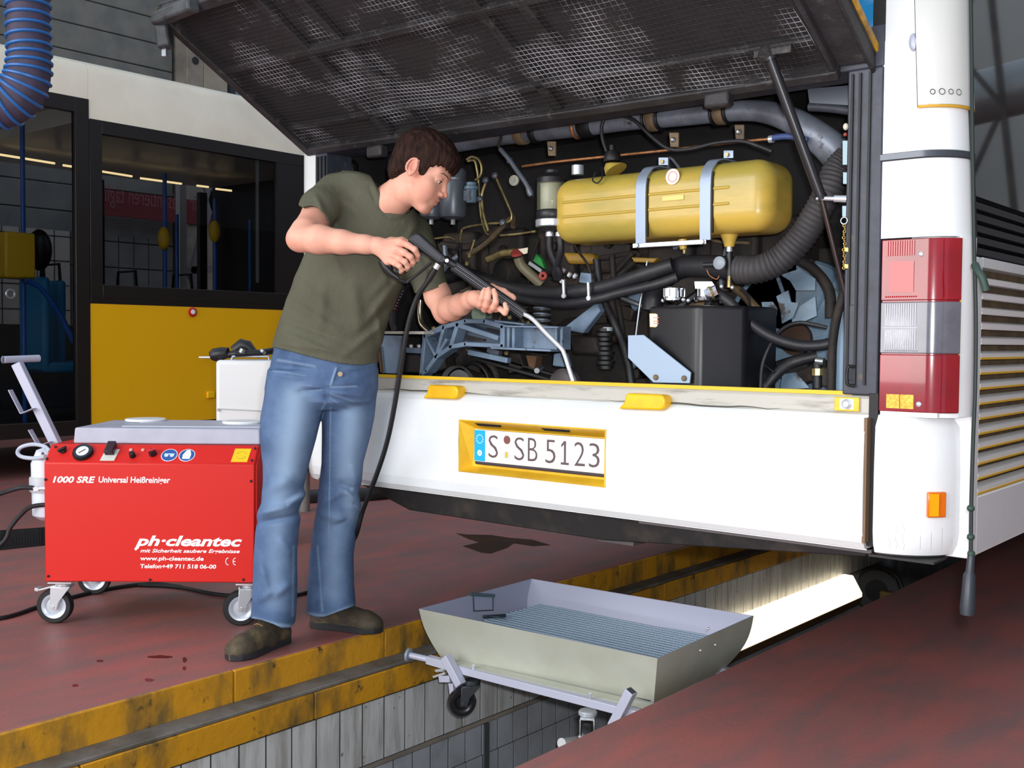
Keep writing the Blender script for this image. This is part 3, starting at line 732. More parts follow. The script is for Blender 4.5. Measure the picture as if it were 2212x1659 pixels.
# copper line, blue hose and their brackets
cl = tb('copper_line', e, [(-170, 425, 0.24), (0, 402, 0.24), (230, 378, 0.24), (560, 344, 0.24), (720, 325, 0.24), (930, 300, 0.24), (1085, 286, 0.24)], 0.0042, M_copper)
tb('blue_hose', e, [(1090, 288, 0.24), (1130, 276, 0.24), (1200, 272, 0.24), (1290, 292, 0.25)], 0.009, mat('hose_blue', (62, 80, 128), 0.5), parent=cl)
for a, b in ((1095, 295), ): MB().lathe([(0.011, 0), (0.011, 0.012)], e(a, b-8, 0.24), (1, 0, 0), 14).build('hose_clip', M_chrome, cl)
for a, b, w in ((605, 290, 24), (940, 250, 24), (-22, 335, 22)):
    o = poly('pipe_bracket', e, [(a-w, b-38), (a+w, b-38), (a+w, b+36), (a-w+6, b+36)], 0.225, 0.006, M_tan, bevel=0.001)
    MB().lathe([(0.008, 0), (0.008, 0.006), (0.004, 0.01)], e(a, b, 0.225), (0, -1, 0), 10).build('bracket_bolt', M_steel, o)
tb('breather_hose', e, [(262, 350, 0.2), (240, 280, 0.2), (238, 215, 0.2), (262, 172, 0.2), (330, 163, 0.2), (405, 190, 0.2), (480, 262, 0.2), (580, 335, 0.2), (690, 336, 0.2), (820, 306, 0.2), (950, 296, 0.2), (1030, 318, 0.2), (1110, 350, 0.2)], 0.0055, M_hose)
# expansion tank
TX0, TX1, TZ0, TZ1, TY0, TY1 = -0.052, 0.70, 1.333, 1.535, 0.10, 0.30
tk = MB().bb((TX0, TY0, TZ0), (TX1, TY1, TZ1)).build('expansion_tank', M_tank, EN, bevel=0.058, seg=8, label='yellow plastic expansion tank held by two blue-grey straps')
for z in (1.452, 1.407):
    MB().bb((TX0+0.05, TY0-0.003, z), (TX1-0.115, TY0+0.01, z+0.010)).build('tank_rib', mat('rib_yellow', (180, 152, 62), 0.35), tk, bevel=0.004)
nk = MB().loft([(e(310, 445, 0.17), 0.036), (e(300, 425, 0.17), 0.032), (e(300, 412, 0.17), 0.027)], 20).build('filler_neck', M_tank, tk)
cp = e(292, 400, 0.17)
MB().lathe([(0.026, 0), (0.028, 0.006), (0.024, 0.022), (0.020, 0.030), (0.010, 0.034), (0.009, 0.05)], cp, (-0.05, 0, 1), 24).build('filler_cap', M_black, tk, label='black screw cap')
tb('cap_cord', e, [(238, 430, 0.12), (240, 480, 0.1), (215, 510, 0.09), (190, 495, 0.09), (205, 455, 0.1)], 0.0022, M_black, parent=tk)
for a0 in (440, 770):
    dz = (0.004 if a0 == 440 else 0)
    x = e(a0, 600, TY0-0.006).x
    sp = MB()
    path = [(x+0.008, TY1-0.04, TZ1+0.010), (x+0.006, TY0+0.05, TZ1+0.009), (x+0.002, TY0+0.012, TZ1-0.012), (x, TY0-0.006, TZ1-0.05), (x, TY0-0.006, TZ0+0.03), (x, TY0-0.004, TZ0-0.02)]
    q = spline(path, 5); w = 0.017
    for i in range(len(q)-1):
        pass
    vs = []; fs = []
    for i, p in enumerate(q):
        d = (q[min(i+1, len(q)-1)]-q[max(i-1, 0)]).normalized(); nrm = Vector((1, 0, 0)).cross(d).normalized()
        if nrm.y > 0 or nrm.z < -0.5: nrm = -nrm
        for sx_, t in ((-w, 0.0), (w, 0.0), (w, 0.004), (-w, 0.004)): vs.append(p+Vector((sx_, 0, 0))+nrm*t)
    for i in range(len(q)-1):
        for k in range(4): fs.append((i*4+k, i*4+(k+1) % 4, i*4+4+(k+1) % 4, i*4+4+k))
    sp.add(vs, fs).build('tank_strap', M_strap, tk, ang=50)
    sp2 = MB(); sp2.bb((x+w, TY0-0.004, TZ0+0.0), (x+w+0.004, TY0+0.004, TZ1-0.03)); sp2.build('strap_liner', M_black, tk)
br = MB().bar(e(395, 832, 0.09), e(772, 810, 0.09), 0.004, 0.014, (0, 0, 1)).build('strap_link', M_chrome, tk, bevel=0.002)
for a, b in ((418, 830), (752, 812)): MB().lathe([(0.007, 0), (0.007, 0.006)], e(a, b, 0.088), (0, -1, 0), 8).build('link_bolt', M_steel, br)
for a, b in ((552, 398), (885, 362)):
    o = poly('tank_lug', e, [(a-24, b-18), (a+24, b-18), (a+24, b+20), (a-24, b+20)], 0.25, 0.005, M_strap, parent=tk)
    MB().lathe([(0.006, 0), (0.006, 0.006)], e(a-4, b+4, 0.25), (0, -1, 0), 8).build('lug_bolt', M_brass, o)
lb = MB().lathe([(0.023, 0), (0.023, 0.001)], e(600, 478, 0.098), (0, -1, 0), 28).build('round_sticker', mat('sticker_pink_white', (226, 208, 200), 0.4), tk, label='round white sticker')
MB().lathe([(0.016, 0), (0.016, 0.0014), (0.013, 0.0014), (0.013, 0)], e(600, 478, 0.0975), (0, -1, 0), 24).build('sticker_ring', mat('sticker_ring_c', (206, 150, 140), 0.4), lb)
MB().bb((e(545, 590, 0.096).x, 0.0965, 1.433), (e(655, 590, 0.096).x, 0.101, 1.448)).build('tank_plate', mat('tank_light', (222, 196, 108), 0.35), tk, bevel=0.001)
MB().loft([(e(890, 775, 0.18), 0.026), (e(890, 810, 0.18), 0.018), (e(890, 838, 0.18), 0.014)], 18).build('outlet_spigot', M_tank, tk)
MB().loft([(e(650, 800, 0.18), 0.014), (e(655, 850, 0.18), 0.010)], 14).build('drain_spigot', M_tank, tk)
MB().lathe([(0.006, 0), (0.006, 0.012)], e(660, 872, 0.18), (0, 0, 1), 8).build('drain_plug', M_brass, tk)
vf = MB().cyl(e(892, 838, 0.18), e(892, 900, 0.18), 0.007).cyl(e(890, 870, 0.18), e(892, 985, 0.18), 0.010).build('outlet_valve', M_blackpl, tk)
MB().cyl(e(890, 985, 0.18), e(888, 1045, 0.18), 0.0065, n=8).build('valve_fitting', M_brass, vf)
MB().cyl(e(890, 836, 0.178), e(890, 862, 0.178), 0.009, n=12).build('hose_clip', M_chrome, vf)
MB().cyl(e(880, 925, 0.17), e(760, 930, 0.17), 0.008).build('valve_arm', M_blackpl, vf)
MB().lathe([(0.019, 0), (0.019, 0.006), (0.015, 0.009)], e(842, 920, 0.155), (0, -1, 0), 24).build('valve_disc', mat('disc_grey', (138, 148, 158), 0.4), vf)
tb('wire_loop', e, [(775, 955, 0.17), (790, 985, 0.17), (825, 1003, 0.17), (838, 985, 0.17)], 0.0015, M_copper)
# ribbed air hose
rp = spline([e(*p) for p in [(1500, 385, 0.30), (1440, 450, 0.28), (1395, 560, 0.26), (1330, 680, 0.25), (1250, 800, 0.24), (1150, 900, 0.22), (1040, 950, 0.2), (930, 955, 0.2)]], 16)
secs = []
for i, p in enumerate(rp): secs.append((p, 0.040+(0.0022 if i % 3 == 0 else -0.001)))
MB().loft(secs, 22).build('ribbed_air_hose', mat('ribbed_hose', (60, 58, 60), 0.65, c2=(46, 44, 46), ns=10), EN)
tb('intake_hose', e, [(930, 950, 0.22), (760, 935, 0.24), (640, 945, 0.26), (555, 1000, 0.27), (505, 1080, 0.28), (495, 1160, 0.28)], 0.034, M_hose, 18)
# fuel filter bowl with two hoses
f0 = onY(1192, 372, 0.14); f1 = onY(1192, 400, 0.14); f2 = onY(1192, 446, 0.14); f3 = onY(1192, 498, 0.14)
ff = MB().lathe([(0.022, 0.0), (0.024, 0.004), (0.047, -0.012-0.0), (0.049, -0.028)][::-1], f1+Vector((0, 0, 0.034)), (0, 0, 1), 28).build('fuel_filter', M_blackpl, EN, label='glass fuel filter bowl with a zinc clamp')
MB().lathe([(0.020, 0), (0.020, 0.018)], f0-Vector((0, 0, 0.012)), (0, 0, 1), 16).build('filter_head', M_hose, ff)
zt = f1.z+0.010; zb = f2.z-0.014
MB().lathe([(0.046, 0), (0.048, 0.004), (0.048, zt-zb-0.004), (0.046, zt-zb)], (f2.x, 0.14, zb), (0, 0, 1), 30).build('glass_bowl', mat('bowl_glass', (206, 208, 180), 0.05, trans=0.9, ior=1.25), ff)
MB().lathe([(0.026, 0), (0.026, zt-zb-0.012)], (f2.x-0.004, 0.14, zb+0.006), (0, 0, 1), 20).build('filter_element', mat('element_white', (222, 224, 226), 0.5), ff)
MB().lathe([(0.047, 0), (0.05, 0.004), (0.05, 0.022), (0.046, 0.028)], (f2.x, 0.14, zb-0.026), (0, 0, 1), 28).build('bowl_base', M_blackpl, ff)
MB().lathe([(0.047, 0), (0.052, 0.003), (0.052, 0.023), (0.047, 0.026)], (f2.x, 0.14, zb-0.053), (0, 0, 1), 28).build('bowl_clamp', mat('clamp_aluminium', (196, 202, 208), 0.3, 0.6), ff)
MB().lathe([(0.044, 0), (0.034, -0.014)][::-1], (f2.x, 0.14, zb-0.053), (0, 0, 1), 24).build('bowl_foot', M_blackpl, ff)
for a, b in ((-30, 10), (22, -8)):
    p0 = (a, 780, 0.14); hs = tb('filter_hose', e, [(a, 770, 0.14), (a+4, 860, 0.15), (b+8, 960, 0.18), (b+16, 1000, 0.2)], 0.0115, M_hose, parent=ff)
    MB().cyl(e(a, 762, 0.14), e(a, 784, 0.14), 0.0135, n=14).build('hose_clip', M_chrome, ff)
MB().lathe([(0.02, 0), (0.02, 0.03)], onY(1248, 378, 0.2), (0, 0, 1), 16).build('second_filter_head', M_chrome, ff)
# canisters behind the mechanic's face
for a0, a1, t in ((862, 972, 455), (982, 1112, 395)):
    c = g((a0+a1)/2, 600, 0.22); r_ = abs(g(a1, 600, 0.22).x-g(a0, 600, 0.22).x)/2*0.92; top = g((a0+a1)/2, t-60, 0.22).z
    cn = MB().lathe([(r_*0.55, -0.012), (r_*0.9, -0.004), (r_, 0.008), (r_, top-c.z), (r_*0.9, top-c.z+0.008)], c, (0, 0, 1), 26).build('air_canister', M_can, EN)
    MB().lathe([(0.008, -0.030), (0.008, -0.012)], c, (0, 0, 1), 8).build('drain_bolt', M_chrome, cn)
    MB().lathe([(r_+0.001, 0), (r_+0.001, 0.004)], c+Vector((0, 0, (top-c.z)*0.8)), (0, 0, 1), 26).build('canister_seam', M_steel, cn)
ws = g(1156, 520, 0.2)
w_ = MB().lathe([(0.016, 0), (0.019, 0.004), (0.019, 0.044), (0.025, 0.046), (0.025, 0.056), (0.018, 0.060), (0.018, 0.070)], ws, (0, 0, 1), 16).build('water_separator', mat('separator_blue', (104, 132, 148), 0.3), EN)
for k in range(5): MB().bb((ws.x-0.016+k*0.007, 0.2-0.0215, ws.z+0.006), (ws.x-0.013+k*0.007, 0.2-0.016, ws.z+0.042)).build('separator_rib', M_pipe, w_)
# brake and fuel pipes
for name, f, pts, r_, m in (
    ('bent_pipe', g, [(1130, 262, .2), (1160, 245, .2), (1200, 262, .2), (1218, 310, .2), (1210, 360, .2), (1180, 385, .2)], .0045, M_brass),
    ('bent_pipe', g, [(1135, 270, .22), (1175, 268, .22), (1190, 320, .22), (1200, 390, .22), (1205, 480, .22), (1215, 600, .22), (1240, 690, .22), (1262, 712, .22)], .0045, M_brass),
    ('bent_pipe', g, [(1245, 395, .2), (1225, 450, .2), (1218, 500, .2), (1232, 600, .2), (1258, 690, .2)], .005, M_brass),
    ('bent_pipe', g, [(1305, 370, .2), (1340, 450, .2), (1375, 530, .2), (1398, 595, .2), (1372, 635, .2), (1250, 645, .21), (1120, 668, .22), (1095, 700, .22), (1090, 760, .23)], .0042, M_brass),
    ('bent_pipe', g, [(1330, 715, .22), (1440, 705, .22), (1540, 690, .22)], .004, M_brass),
    ('bent_pipe', g, [(930, 735, .26), (1020, 725, .26), (1060, 740, .26)], .004, M_brass),
    ('bent_pipe', g, [(1175, 740, .2), (1160, 790, .2), (1145, 840, .2)], .004, M_brass),
    ('bent_pipe', g, [(1340, 60, .18), (1335, 120, .18), (1322, 190, .18), (1350, 235, .18)], .005, M_grime),
    ('bent_pipe', g, [(1092, 760, .22), (1092, 880, .22)], .006, M_grime),
    ('linkage_rod', g, [(1330, 200, .17), (1385, 265, .17), (1430, 330, .17), (1480, 400, .17), (1515, 470, .17)], .008, M_can),
    ('coolant_pipe', g, [(852, 1100, .2), (848, 1180, .2), (858, 1240, .2), (885, 1272, .2), (905, 1290, .2)], .011, mat('polished_pipe', (170, 160, 140), .2, .9)),
    ('turbo_elbow', kk, [(1120, 165, .3), (1180, 140, .3), (1260, 110, .3), (1360, 100, .3)], .013, M_brass),
    ('oil_filler_tube', kk, [(1390, 150, .26), (1420, 220, .27), (1500, 300, .28), (1600, 390, .3)], .018, mat('olive_tube', (112, 104, 82), .45)),
    ('coolant_hose', kk, [(560, 260, .34), (700, 330, .33), (900, 300, .3), (1050, 330, .28), (1300, 420, .24), (1600, 465, .22), (1900, 455, .2), (2200, 400, .2), (2500, 300, .2), (2760, 215, .22)], .024, M_hose),
    ('coolant_hose', kk, [(1250, 470, .22), (1500, 530, .2), (1800, 560, .17), (2050, 525, .16), (2300, 460, .17), (2600, 390, .18), (2800, 320, .2)], .015, M_hose),
    ('oil_drain_hose', g, [(770, 1000, .1), (740, 1060, .12), (700, 1150, .14), (690, 1230, .15), (700, 1275, .16)], .016, M_hose),
    ('wiring_loom', e, [(210, 900, .3), (230, 1050, .3), (270, 1160, .3), (330, 1290, .3), (370, 1420, .3), (395, 1560, .3)], .013, M_hose),
    ('wiring_loom', e, [(290, 880, .33), (305, 1050, .33), (330, 1180, .33), (350, 1330, .33)], .010, M_grime),
    ('dipstick_tube', e, [(470, 910, .22), (450, 1030, .21), (430, 1150, .2), (412, 1290, .2)], .0035, M_steel),
    ('return_hose', e, [(820, 1065, .17), (900, 1130, .18), (1000, 1230, .2), (1110, 1300, .22), (1240, 1340, .24), (1370, 1340, .26), (1500, 1300, .28)], .0155, M_hose),
    ('fan_hose', e, [(1070, 1560, .25), (1130, 1490, .27), (1210, 1430, .3), (1340, 1395, .33)], .0155, M_hose),
    ('wiring_loom', e, [(1050, 1560, .2), (1060, 1440, .22), (1100, 1340, .24), (1160, 1260, .27), (1250, 1225, .3), (1390, 1250, .32)], .0055, M_hose),
    ('fan_rim_pipe', e, [(1240, 900, .4), (1330, 960, .4), (1400, 1060, .4), (1410, 1200, .4)], .016, M_grime),
    ('wiring_loom', e, [(950, 1045, .2), (990, 1100, .22), (1010, 1250, .25), (1030, 1400, .25), (1120, 1480, .25)], .003, M_black),
    ('sensor_cable', e, [(80, 780, .25), (110, 850, .25), (160, 920, .25), (190, 1000, .25)], .004, M_grime),
    ('strap_rod', e, [(340, 1100, .3), (460, 1145, .3)], .008, M_steel),
):
    tb(name, f, pts, r_, m)
M_red2 = mat('red_cap', (150, 60, 54), 0.5)
MB().lathe([(0.023, 0), (0.023, 0.010)], kk(1385, 118, 0.25), (0.1, -0.5, 0.86), 22).build('oil_filler_rim', M_red2, EN)
poly('card_tag', kk, [(1390, 75), (1475, 60), (1470, 110), (1440, 120)], 0.24, 0.002, mat('cream_card', (214, 208, 184), 0.6))
poly('green_cover', kk, [(1515, 180), (1545, 115), (1590, 160), (1620, 250), (1570, 220)], 0.30, 0.02, mat('green_paint', (40, 132, 62), 0.5), bevel=0.003)
MB().torus(kk(1610, 312, 0.24), (0.2, -1, 0.1), 0.010, 0.006, 20, 8).build('red_ring', M_red2, EN)
MB().bar(kk(1490, 195, 0.25), kk(1600, 270, 0.25), 0.008, 0.012).build('bracket_arm', M_steel, EN)
MB().lathe([(0.0, -0.001), (0.05, 0.0), (0.056, 0.012), (0.056, 0.05)], kk(1230, 290, 0.34), (0.3, 0.9, 0), 26).build('turbo_housing', M_grime, EN)
MB().lathe([(0.034, 0), (0.034, 0.035)], kk(1040, 640, 0.22), (0, 1, 0), 20).build('belt_tensioner', mat('pale_green_cast', (132, 146, 128), 0.5), EN)
for a, b, y in ((1790, 400, 0.17), (2010, 420, 0.16)):
    MB().cyl(kk(a, b-50, y), kk(a+6, b+100, y), 0.0055, n=10).build('hose_bracket', M_chrome, EN)
    MB().lathe([(0.008, 0), (0.008, 0.006)], kk(a+10, b+88, y-0.01), (0, -1, 0), 12).build('bracket_nut', M_chrome, EN)
for a, b in ((1735, 285), (1740, 320), (1790, 262), (1845, 300), (1895, 310), (1780, 355)):
    MB().cyl(kk(a-10, b+14, 0.2), kk(a+10, b-14, 0.2), 0.0075, n=10).build('hose_fitting', M_chrome, EN)
for a, b in ((960, 130), (935, 200), (858, 60), (878, 80)): MB().cyl(kk(a-3, b+18, 0.2), kk(a+3, b-14, 0.2), 0.0065, n=8).build('pipe_union', M_brass if b > 100 else M_grime, EN)
for a, b in ((1390, 270), (1210, 498), (1345, 640), (1300, 360), (1245, 388)):
    MB().lathe([(0.011, 0), (0.012, 0.006), (0.006, 0.012)], g(a, b, 0.19), (0, -1, 0.4), 10).build('pipe_union', M_can, EN)
wd = MB().lathe([(0.018, 0), (0.018, 0.008), (0.006, 0.010), (0.006, 0.013)], g(1416, 388, 0.2), (0.2, -1, 0), 20).build('pressure_sensor', mat('sensor_ivory', (150, 150, 136), 0.5), EN)
MB().lathe([(0.008, 0), (0.012, 0.01), (0.010, 0.03)], g(1515, 480, 0.17), (-0.4, 0, 0.9), 12).build('rod_end', M_can, EN)
poly('yellow_duct', e, [(30, 865), (190, 870), (192, 925), (60, 925)], 0.30, 0.05, mat('duct_yellow', (150, 116, 44), 0.5), bevel=0.012)
poly('yellow_duct', e, [(385, 890), (520, 895), (500, 918), (400, 916)], 0.32, 0.03, mat('duct_yellow', (0, 0, 0)), bevel=0.004)
# cast engine bracket with its openings, and the beam
KN = dict(A=(570, 1185), B=(600, 840), C=(770, 765), D=(960, 712), E=(1130, 715), E2=(1290, 760), F=(1290, 930), G=(960, 915), Hh=(830, 940), I=(700, 1030), J=(615, 1150), K=(790, 880), L=(890, 745), M_=(1240, 860))
cb = MB()
def kb(a, b, w=0.011, d=0.05): cb.bar(kk(*KN[a], 0.13), kk(*KN[b], 0.13), w, d, (0, 1, 0))
cb = MB()
for a, b, w in (('A', 'B', .013), ('B', 'C', .016), ('C', 'D', .013), ('D', 'E', .012), ('E', 'E2', .014), ('E2', 'F', .016), ('F', 'G', .012), ('G', 'Hh', .013), ('Hh', 'I', .013), ('I', 'J', .013), ('J', 'A', .010), ('B', 'I', .009), ('C', 'I', .010), ('L', 'Hh', .014), ('L', 'M_', .014), ('K', 'I', .010)):
    p, q = kk(*KN[a], 0.13), kk(*KN[b], 0.13); d = (q-p).normalized()*0.006
    cb.bar(p-d, q+d, 0.05, w*1.25, d.cross(Vector((0, 1, 0))))
cbo = cb.build('engine_bracket', M_blue, EN, bevel=0.003, label='blue-grey cast arched bracket with triangular openings')
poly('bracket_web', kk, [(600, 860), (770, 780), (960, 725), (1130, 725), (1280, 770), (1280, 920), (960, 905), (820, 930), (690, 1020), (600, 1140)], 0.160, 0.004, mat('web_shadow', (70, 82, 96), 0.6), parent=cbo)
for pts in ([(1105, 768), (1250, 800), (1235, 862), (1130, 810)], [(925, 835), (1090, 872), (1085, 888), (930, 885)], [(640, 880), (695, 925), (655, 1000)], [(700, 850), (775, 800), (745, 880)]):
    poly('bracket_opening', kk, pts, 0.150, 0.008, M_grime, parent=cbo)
bm_ = MB().prism([kk(a, b, 0.13) for a, b in ((1320, 760), (1790, 768), (1760, 975), (1320, 960))], (0, 0.01, 0)).build('engine_beam', M_blue, EN)
def kbar(name, a, b, m, w, h, Y, par=None): return MB().bar(kk(a[0], a[1], Y), kk(b[0], b[1], Y), h, w, (0, 0, 1)).build(name, m, par or EN, bevel=0.001)
kbar('beam_flange', (1240, 712), (1500, 742), M_blue, .006, .07, .11, bm_); kbar('beam_flange', (1320, 758), (1800, 768), M_blue, .006, .07, .10, bm_)
kbar('beam_flange', (1215, 948), (1745, 972), M_blue, .007, .08, .10, bm_); 
for a in (1325, 1370, 1745, 1795): MB().bb((kk(a-12, 860, .1).x, 0.085, kk(a, 965, .1).z), (kk(a+12, 860, .1).x, 0.13, kk(a, 765, .1).z)).build('beam_stiffener', M_blue, bm_, bevel=0.002)
for a, b in ((1318, 690), (1480, 738), (1290, 1005), (445, 942), (515, 942), (645, 785)):
    MB().lathe([(0.007, 0), (0.007, 0.010)], kk(a, b, 0.11), (0, -0.4, 1), 6).build('hex_bolt', M_brass if b != 942 else M_chrome, EN)
kbar('lower_link', (960, 985), (1310, 1060), M_blue, .018, .02, .2); kbar('lower_link', (1130, 960), (1230, 1000), M_can, .02, .02, .22)
# springs between the beam and the block
for k in range(7): MB().torus(kk(1600, 600+k*26, 0.25), (0, 0.1, 1), 0.028, 0.0035, 18, 6).build('spring_coil', M_grime if k % 2 else M_pipe, EN)
for k in range(3): kbar('bellows_ring', (1350, 590+k*34), (1500, 592+k*34), M_grime, .006, .03, .26)
# pulleys and belts low down
pc = kk(900, 1290, 0.22)
pu = MB().lathe([(0.066, 0.0), (0.074, -0.02), (0.074, 0.0), (0.060, 0.0), (0.056, 0.03), (0.02, 0.03), (0.02, 0.0)], pc+Vector((0, -0.02, 0)), (0, 1, 0), 40).build('crank_pulley', mat('pulley_grey', (122, 122, 122), 0.4, 0.4), EN)
MB().torus(pc+Vector((0, 0.05, 0)), (0, 1, 0), 0.083, 0.007, 40, 8).build('drive_belt', M_black, EN)
MB().torus(pc+Vector((0, 0.08, 0)), (0, 1, 0), 0.098, 0.012, 40, 8).build('drive_belt', M_grime, EN)
kbar('drive_belt', (1040, 1050), (1680, 1230), M_black, .010, .02, .27); kbar('drive_belt', (1120, 1010), (1760, 1200), M_black, .008, .02, .29)
MB().lathe([(0.0, -0.002), (0.045, 0.0), (0.06, 0.01), (0.06, 0.03)], kk(1770, 1290, 0.24), (0, 1, 0), 34).build('fan_pulley', mat('pulley_brown', (86, 78, 80), 0.5), EN)
MB().cyl(kk(1555, 1150, .14), kk(1600, 1120, .22), 0.009).build('idler_bolt', M_steel, EN)
poly('mount_block', kk, [(1300, 990), (1400, 1000), (1440, 1120), (1300, 1180)], .28, .05, M_grime, bevel=.005)
poly('grey_mount', kk, [(1700, 1000), (1760, 990), (1800, 1120), (1690, 1110)], .26, .05, M_blue, bevel=.005)
poly('rusty_mount', kk, [(1450, 1010), (1550, 1020), (1530, 1140), (1480, 1120)], .25, .04, mat('rust', (92, 66, 44), .8, bump=.3), bevel=.005)
poly('angled_bracket', kk, [(1800, 760), (2080, 545), (2115, 620), (1960, 820), (1850, 800)], .20, .03, M_blue, bevel=.004)
poly('angled_bracket', kk, [(1940, 280), (2030, 290), (2035, 380), (1925, 370)], .24, .01, M_blue, bevel=.002)
poly('starter_housing', kk, [(1830, 830), (2070, 850), (2110, 1010), (1860, 1000)], .24, .06, M_grime, bevel=.012)
# left part: grey shelf, panels and battery box
kbar('shelf_rail', (170, 812), (600, 815), M_whitedirty, .010, .05, .06)
poly('bay_panel', kk, [(160, 835), (370, 840), (340, 1180), (180, 1170)], .10, .01, M_blue, bevel=.002)
kbar('rusty_edge', (160, 930), (185, 1165), mat('rust', (0, 0, 0)), .008, .01, .09)
poly('battery_box', kk, [(365, 1000), (555, 1010), (535, 1175), (330, 1170)], .12, .08, M_blackpl, bevel=.006)
poly('relay_plate', kk, [(400, 945), (545, 950), (545, 1000), (400, 990)], .13, .01, M_blue)
cr = MB()
for k in range(9):
    a, b = kk(205+k*14, 600-k*26, .12), kk(300+k*12, 610-k*26, .12); cr.bar(a, b, .03, .0045, (0, 0, 1))
cr.build('cooler_fin', mat('fin_red', (96, 30, 38), .5), EN, kind='stuff')
for k in range(9): MB().ball(kk(300+k*12, 602-k*26, .10), .0035, 8, 6).build('fin_bolt', M_steel, EN)
MB().lathe([(0.03, 0), (0.034, 0.03), (0.02, 0.05)], g(430, 345, .15), (0, 0, 1), 18).build('reservoir_neck', M_black, EN)
MB().cyl(g(378, 322, .12), g(440, 322, .12), .009).build('neck_clip', M_steel, EN)
tb('curved_pipe', g, [(670, 330, .3), (680, 260, .3), (705, 200, .3), (760, 150, .3)], .012, M_can)
# black container with zinc caps and its support plate
bx0, bx1 = e(472, 1300, .10), e(1022, 1300, .10)
bo = MB().prism([(bx0.x, .10, .7), (e(720, 1300, .1).x, .07, .7), (e(760, 1300, .1).x, .07, .7), (bx1.x-.06, .16, .7), (bx1.x-.05, .34, .7), (bx0.x, .34, .7)], (0, 0, e(600, 1140, .1).z-.7)).build('hydraulic_container', mat('container_black', (22, 22, 26), .38, c2=(30, 30, 34), ns=4), EN, bevel=.012, seg=4, label='black hydraulic oil container with zinc caps')
lbp = [e(480, 1178, .094), e(578, 1180, .094), e(572, 1252, .094), e(482, 1248, .094)]
lo_ = MB().prism(lbp, (0, .004, 0)).build('warning_sticker', mat('sticker_orange', (238, 190, 130), .5), bo, bevel=.0008)
MB().prism([e(484, 1182, .0932), e(574, 1184, .0932), e(568, 1246, .0932), e(486, 1242, .0932)], (0, .001, 0)).build('sticker_face', mat('sticker_face', (240, 226, 204), .5), lo_)
lettering('Ölservice', e(498, 1204, .0925), (1, 0, 0), (0, 0, 1), .02, mat('sticker_text', (220, 110, 60), .5), lo_, width=.042) if False else None
for k, (b, w) in enumerate(((1200, .042), (1218, .030), (1230, .036))):
    p = e(500, b, .0925); MB().bb((p.x, .0922, p.z-.0012), (p.x+w, .0935, p.z+.0012)).build('sticker_line', mat('sticker_text', (216, 130, 84), .5), lo_)
c0 = e(605, 1118, .17)
zc = MB().lathe([(0.030, 0), (0.034, 0.004), (0.034, 0.010), (0.027, 0.012), (0.027, 0.040), (0.020, 0.045)], c0, (0, 0, 1), 26).build('zinc_cap', mat('shiny_zinc', (232, 236, 240), .15, 1.0), bo, label='zinc screw cap')
for k in range(8): a = 2*PI*k/8; MB().box(c0+Vector((.029*math.cos(a), .029*math.sin(a), .027)), (.008, .008, .024), (0, 0, a)).build('cap_lobe', mat('shiny_zinc', (0, 0, 0)), zc)
f5 = MB().lathe([(0.034, 0), (0.036, 0.008), (0.026, 0.012), (0.026, 0.034)], e(770, 1112, .16), (0, 0, 1), 24).build('zinc_flange', mat('shiny_zinc', (0, 0, 0)), bo)
MB().cyl(e(770, 1085, .14), e(830, 1060, .15), .018, n=8).build('hose_union', mat('shiny_zinc', (0, 0, 0)), bo); MB().cyl(e(788, 1075, .14), e(800, 1070, .145), .0195, n=16).build('brass_nut', M_brass, bo)
poly('flange_plate', e, [(712, 1015), (800, 1015), (825, 1050), (715, 1050)], .2, .03, mat('shiny_zinc', (0, 0, 0)), parent=bo)
for a, b in ((550, 1112), (655, 1108), (680, 1112), (722, 1108), (905, 1045), (850, 1040)): MB().ball(e(a, b, .15), .006, 8, 6).build('flange_bolt', M_chrome, bo)
sp_ = poly('support_plate', e, [(370, 1290), (450, 1288), (692, 1480), (686, 1536), (500, 1532), (370, 1405)], .055, .006, mat('plate_blue', (150, 170, 192), .4), bevel=.0015, label='pale blue folded support plate')
for a, b in ((515, 1505), (660, 1510)): MB().lathe([(.008, 0), (.0085, .004), (.005, .007)], e(a, b, .055), (0, -1, 0), 10).build('plate_bolt', M_tan, sp_)
# flexible coupling
for k in range(9):
    MB().lathe([(.022+.006*(k % 2), 0), (.022+.006*(k % 2), .010)], e(262-k*1, 1462-k*24, .2), (0, 0, 1), 18).build('coupling_ring', M_black, EN)
MB().lathe([(.016, 0), (.016, .012)], e(268, 1268, .2), (0, 0, 1), 14).build('coupling_cap', mat('cap_grey', (140, 150, 156), .5), EN)
# cooling fan behind on the right
M_fan = mat('fan_blue_grey', (118, 142, 162), .45, c2=(94, 112, 128), ns=7, thr=(.45, .65), c3=(52, 46, 44), ns3=12, thr3=(.60, .66))
fc = e(1240, 1310, .5)
fs_ = MB().lathe([(.235, 0), (.245, -.01), (.245, .1), (.235, .1)], fc, (0, 1, 0), 48).build('fan_shroud', M_fan, EN)
MB().bb((fc.x-.3, .62, .62), (.985, .63, 1.32)).build('radiator_core', M_grime, EN)
MB().lathe([(.05, -.02), (.05, .06)], fc, (0, 1, 0), 26).build('fan_hub', mat('rust_hub', (70, 48, 38), .7), fs_)
for k in range(7):
    a = 2*PI*k/7+.3; d = Vector((math.cos(a), 0, math.sin(a))); t_ = Vector((-math.sin(a), 0, math.cos(a)))
    MB().add([fc+d*.05-t_*.02, fc+d*.05+t_*.03+Vector((0, .03, 0)), fc+d*.225+t_*.075+Vector((0, .04, 0)), fc+d*.225-t_*.045],
             [(0, 1, 2, 3)]).build('fan_blade', M_fan, fs_, smooth=False).modifiers.new('s', 'SOLIDIFY').thickness = .004
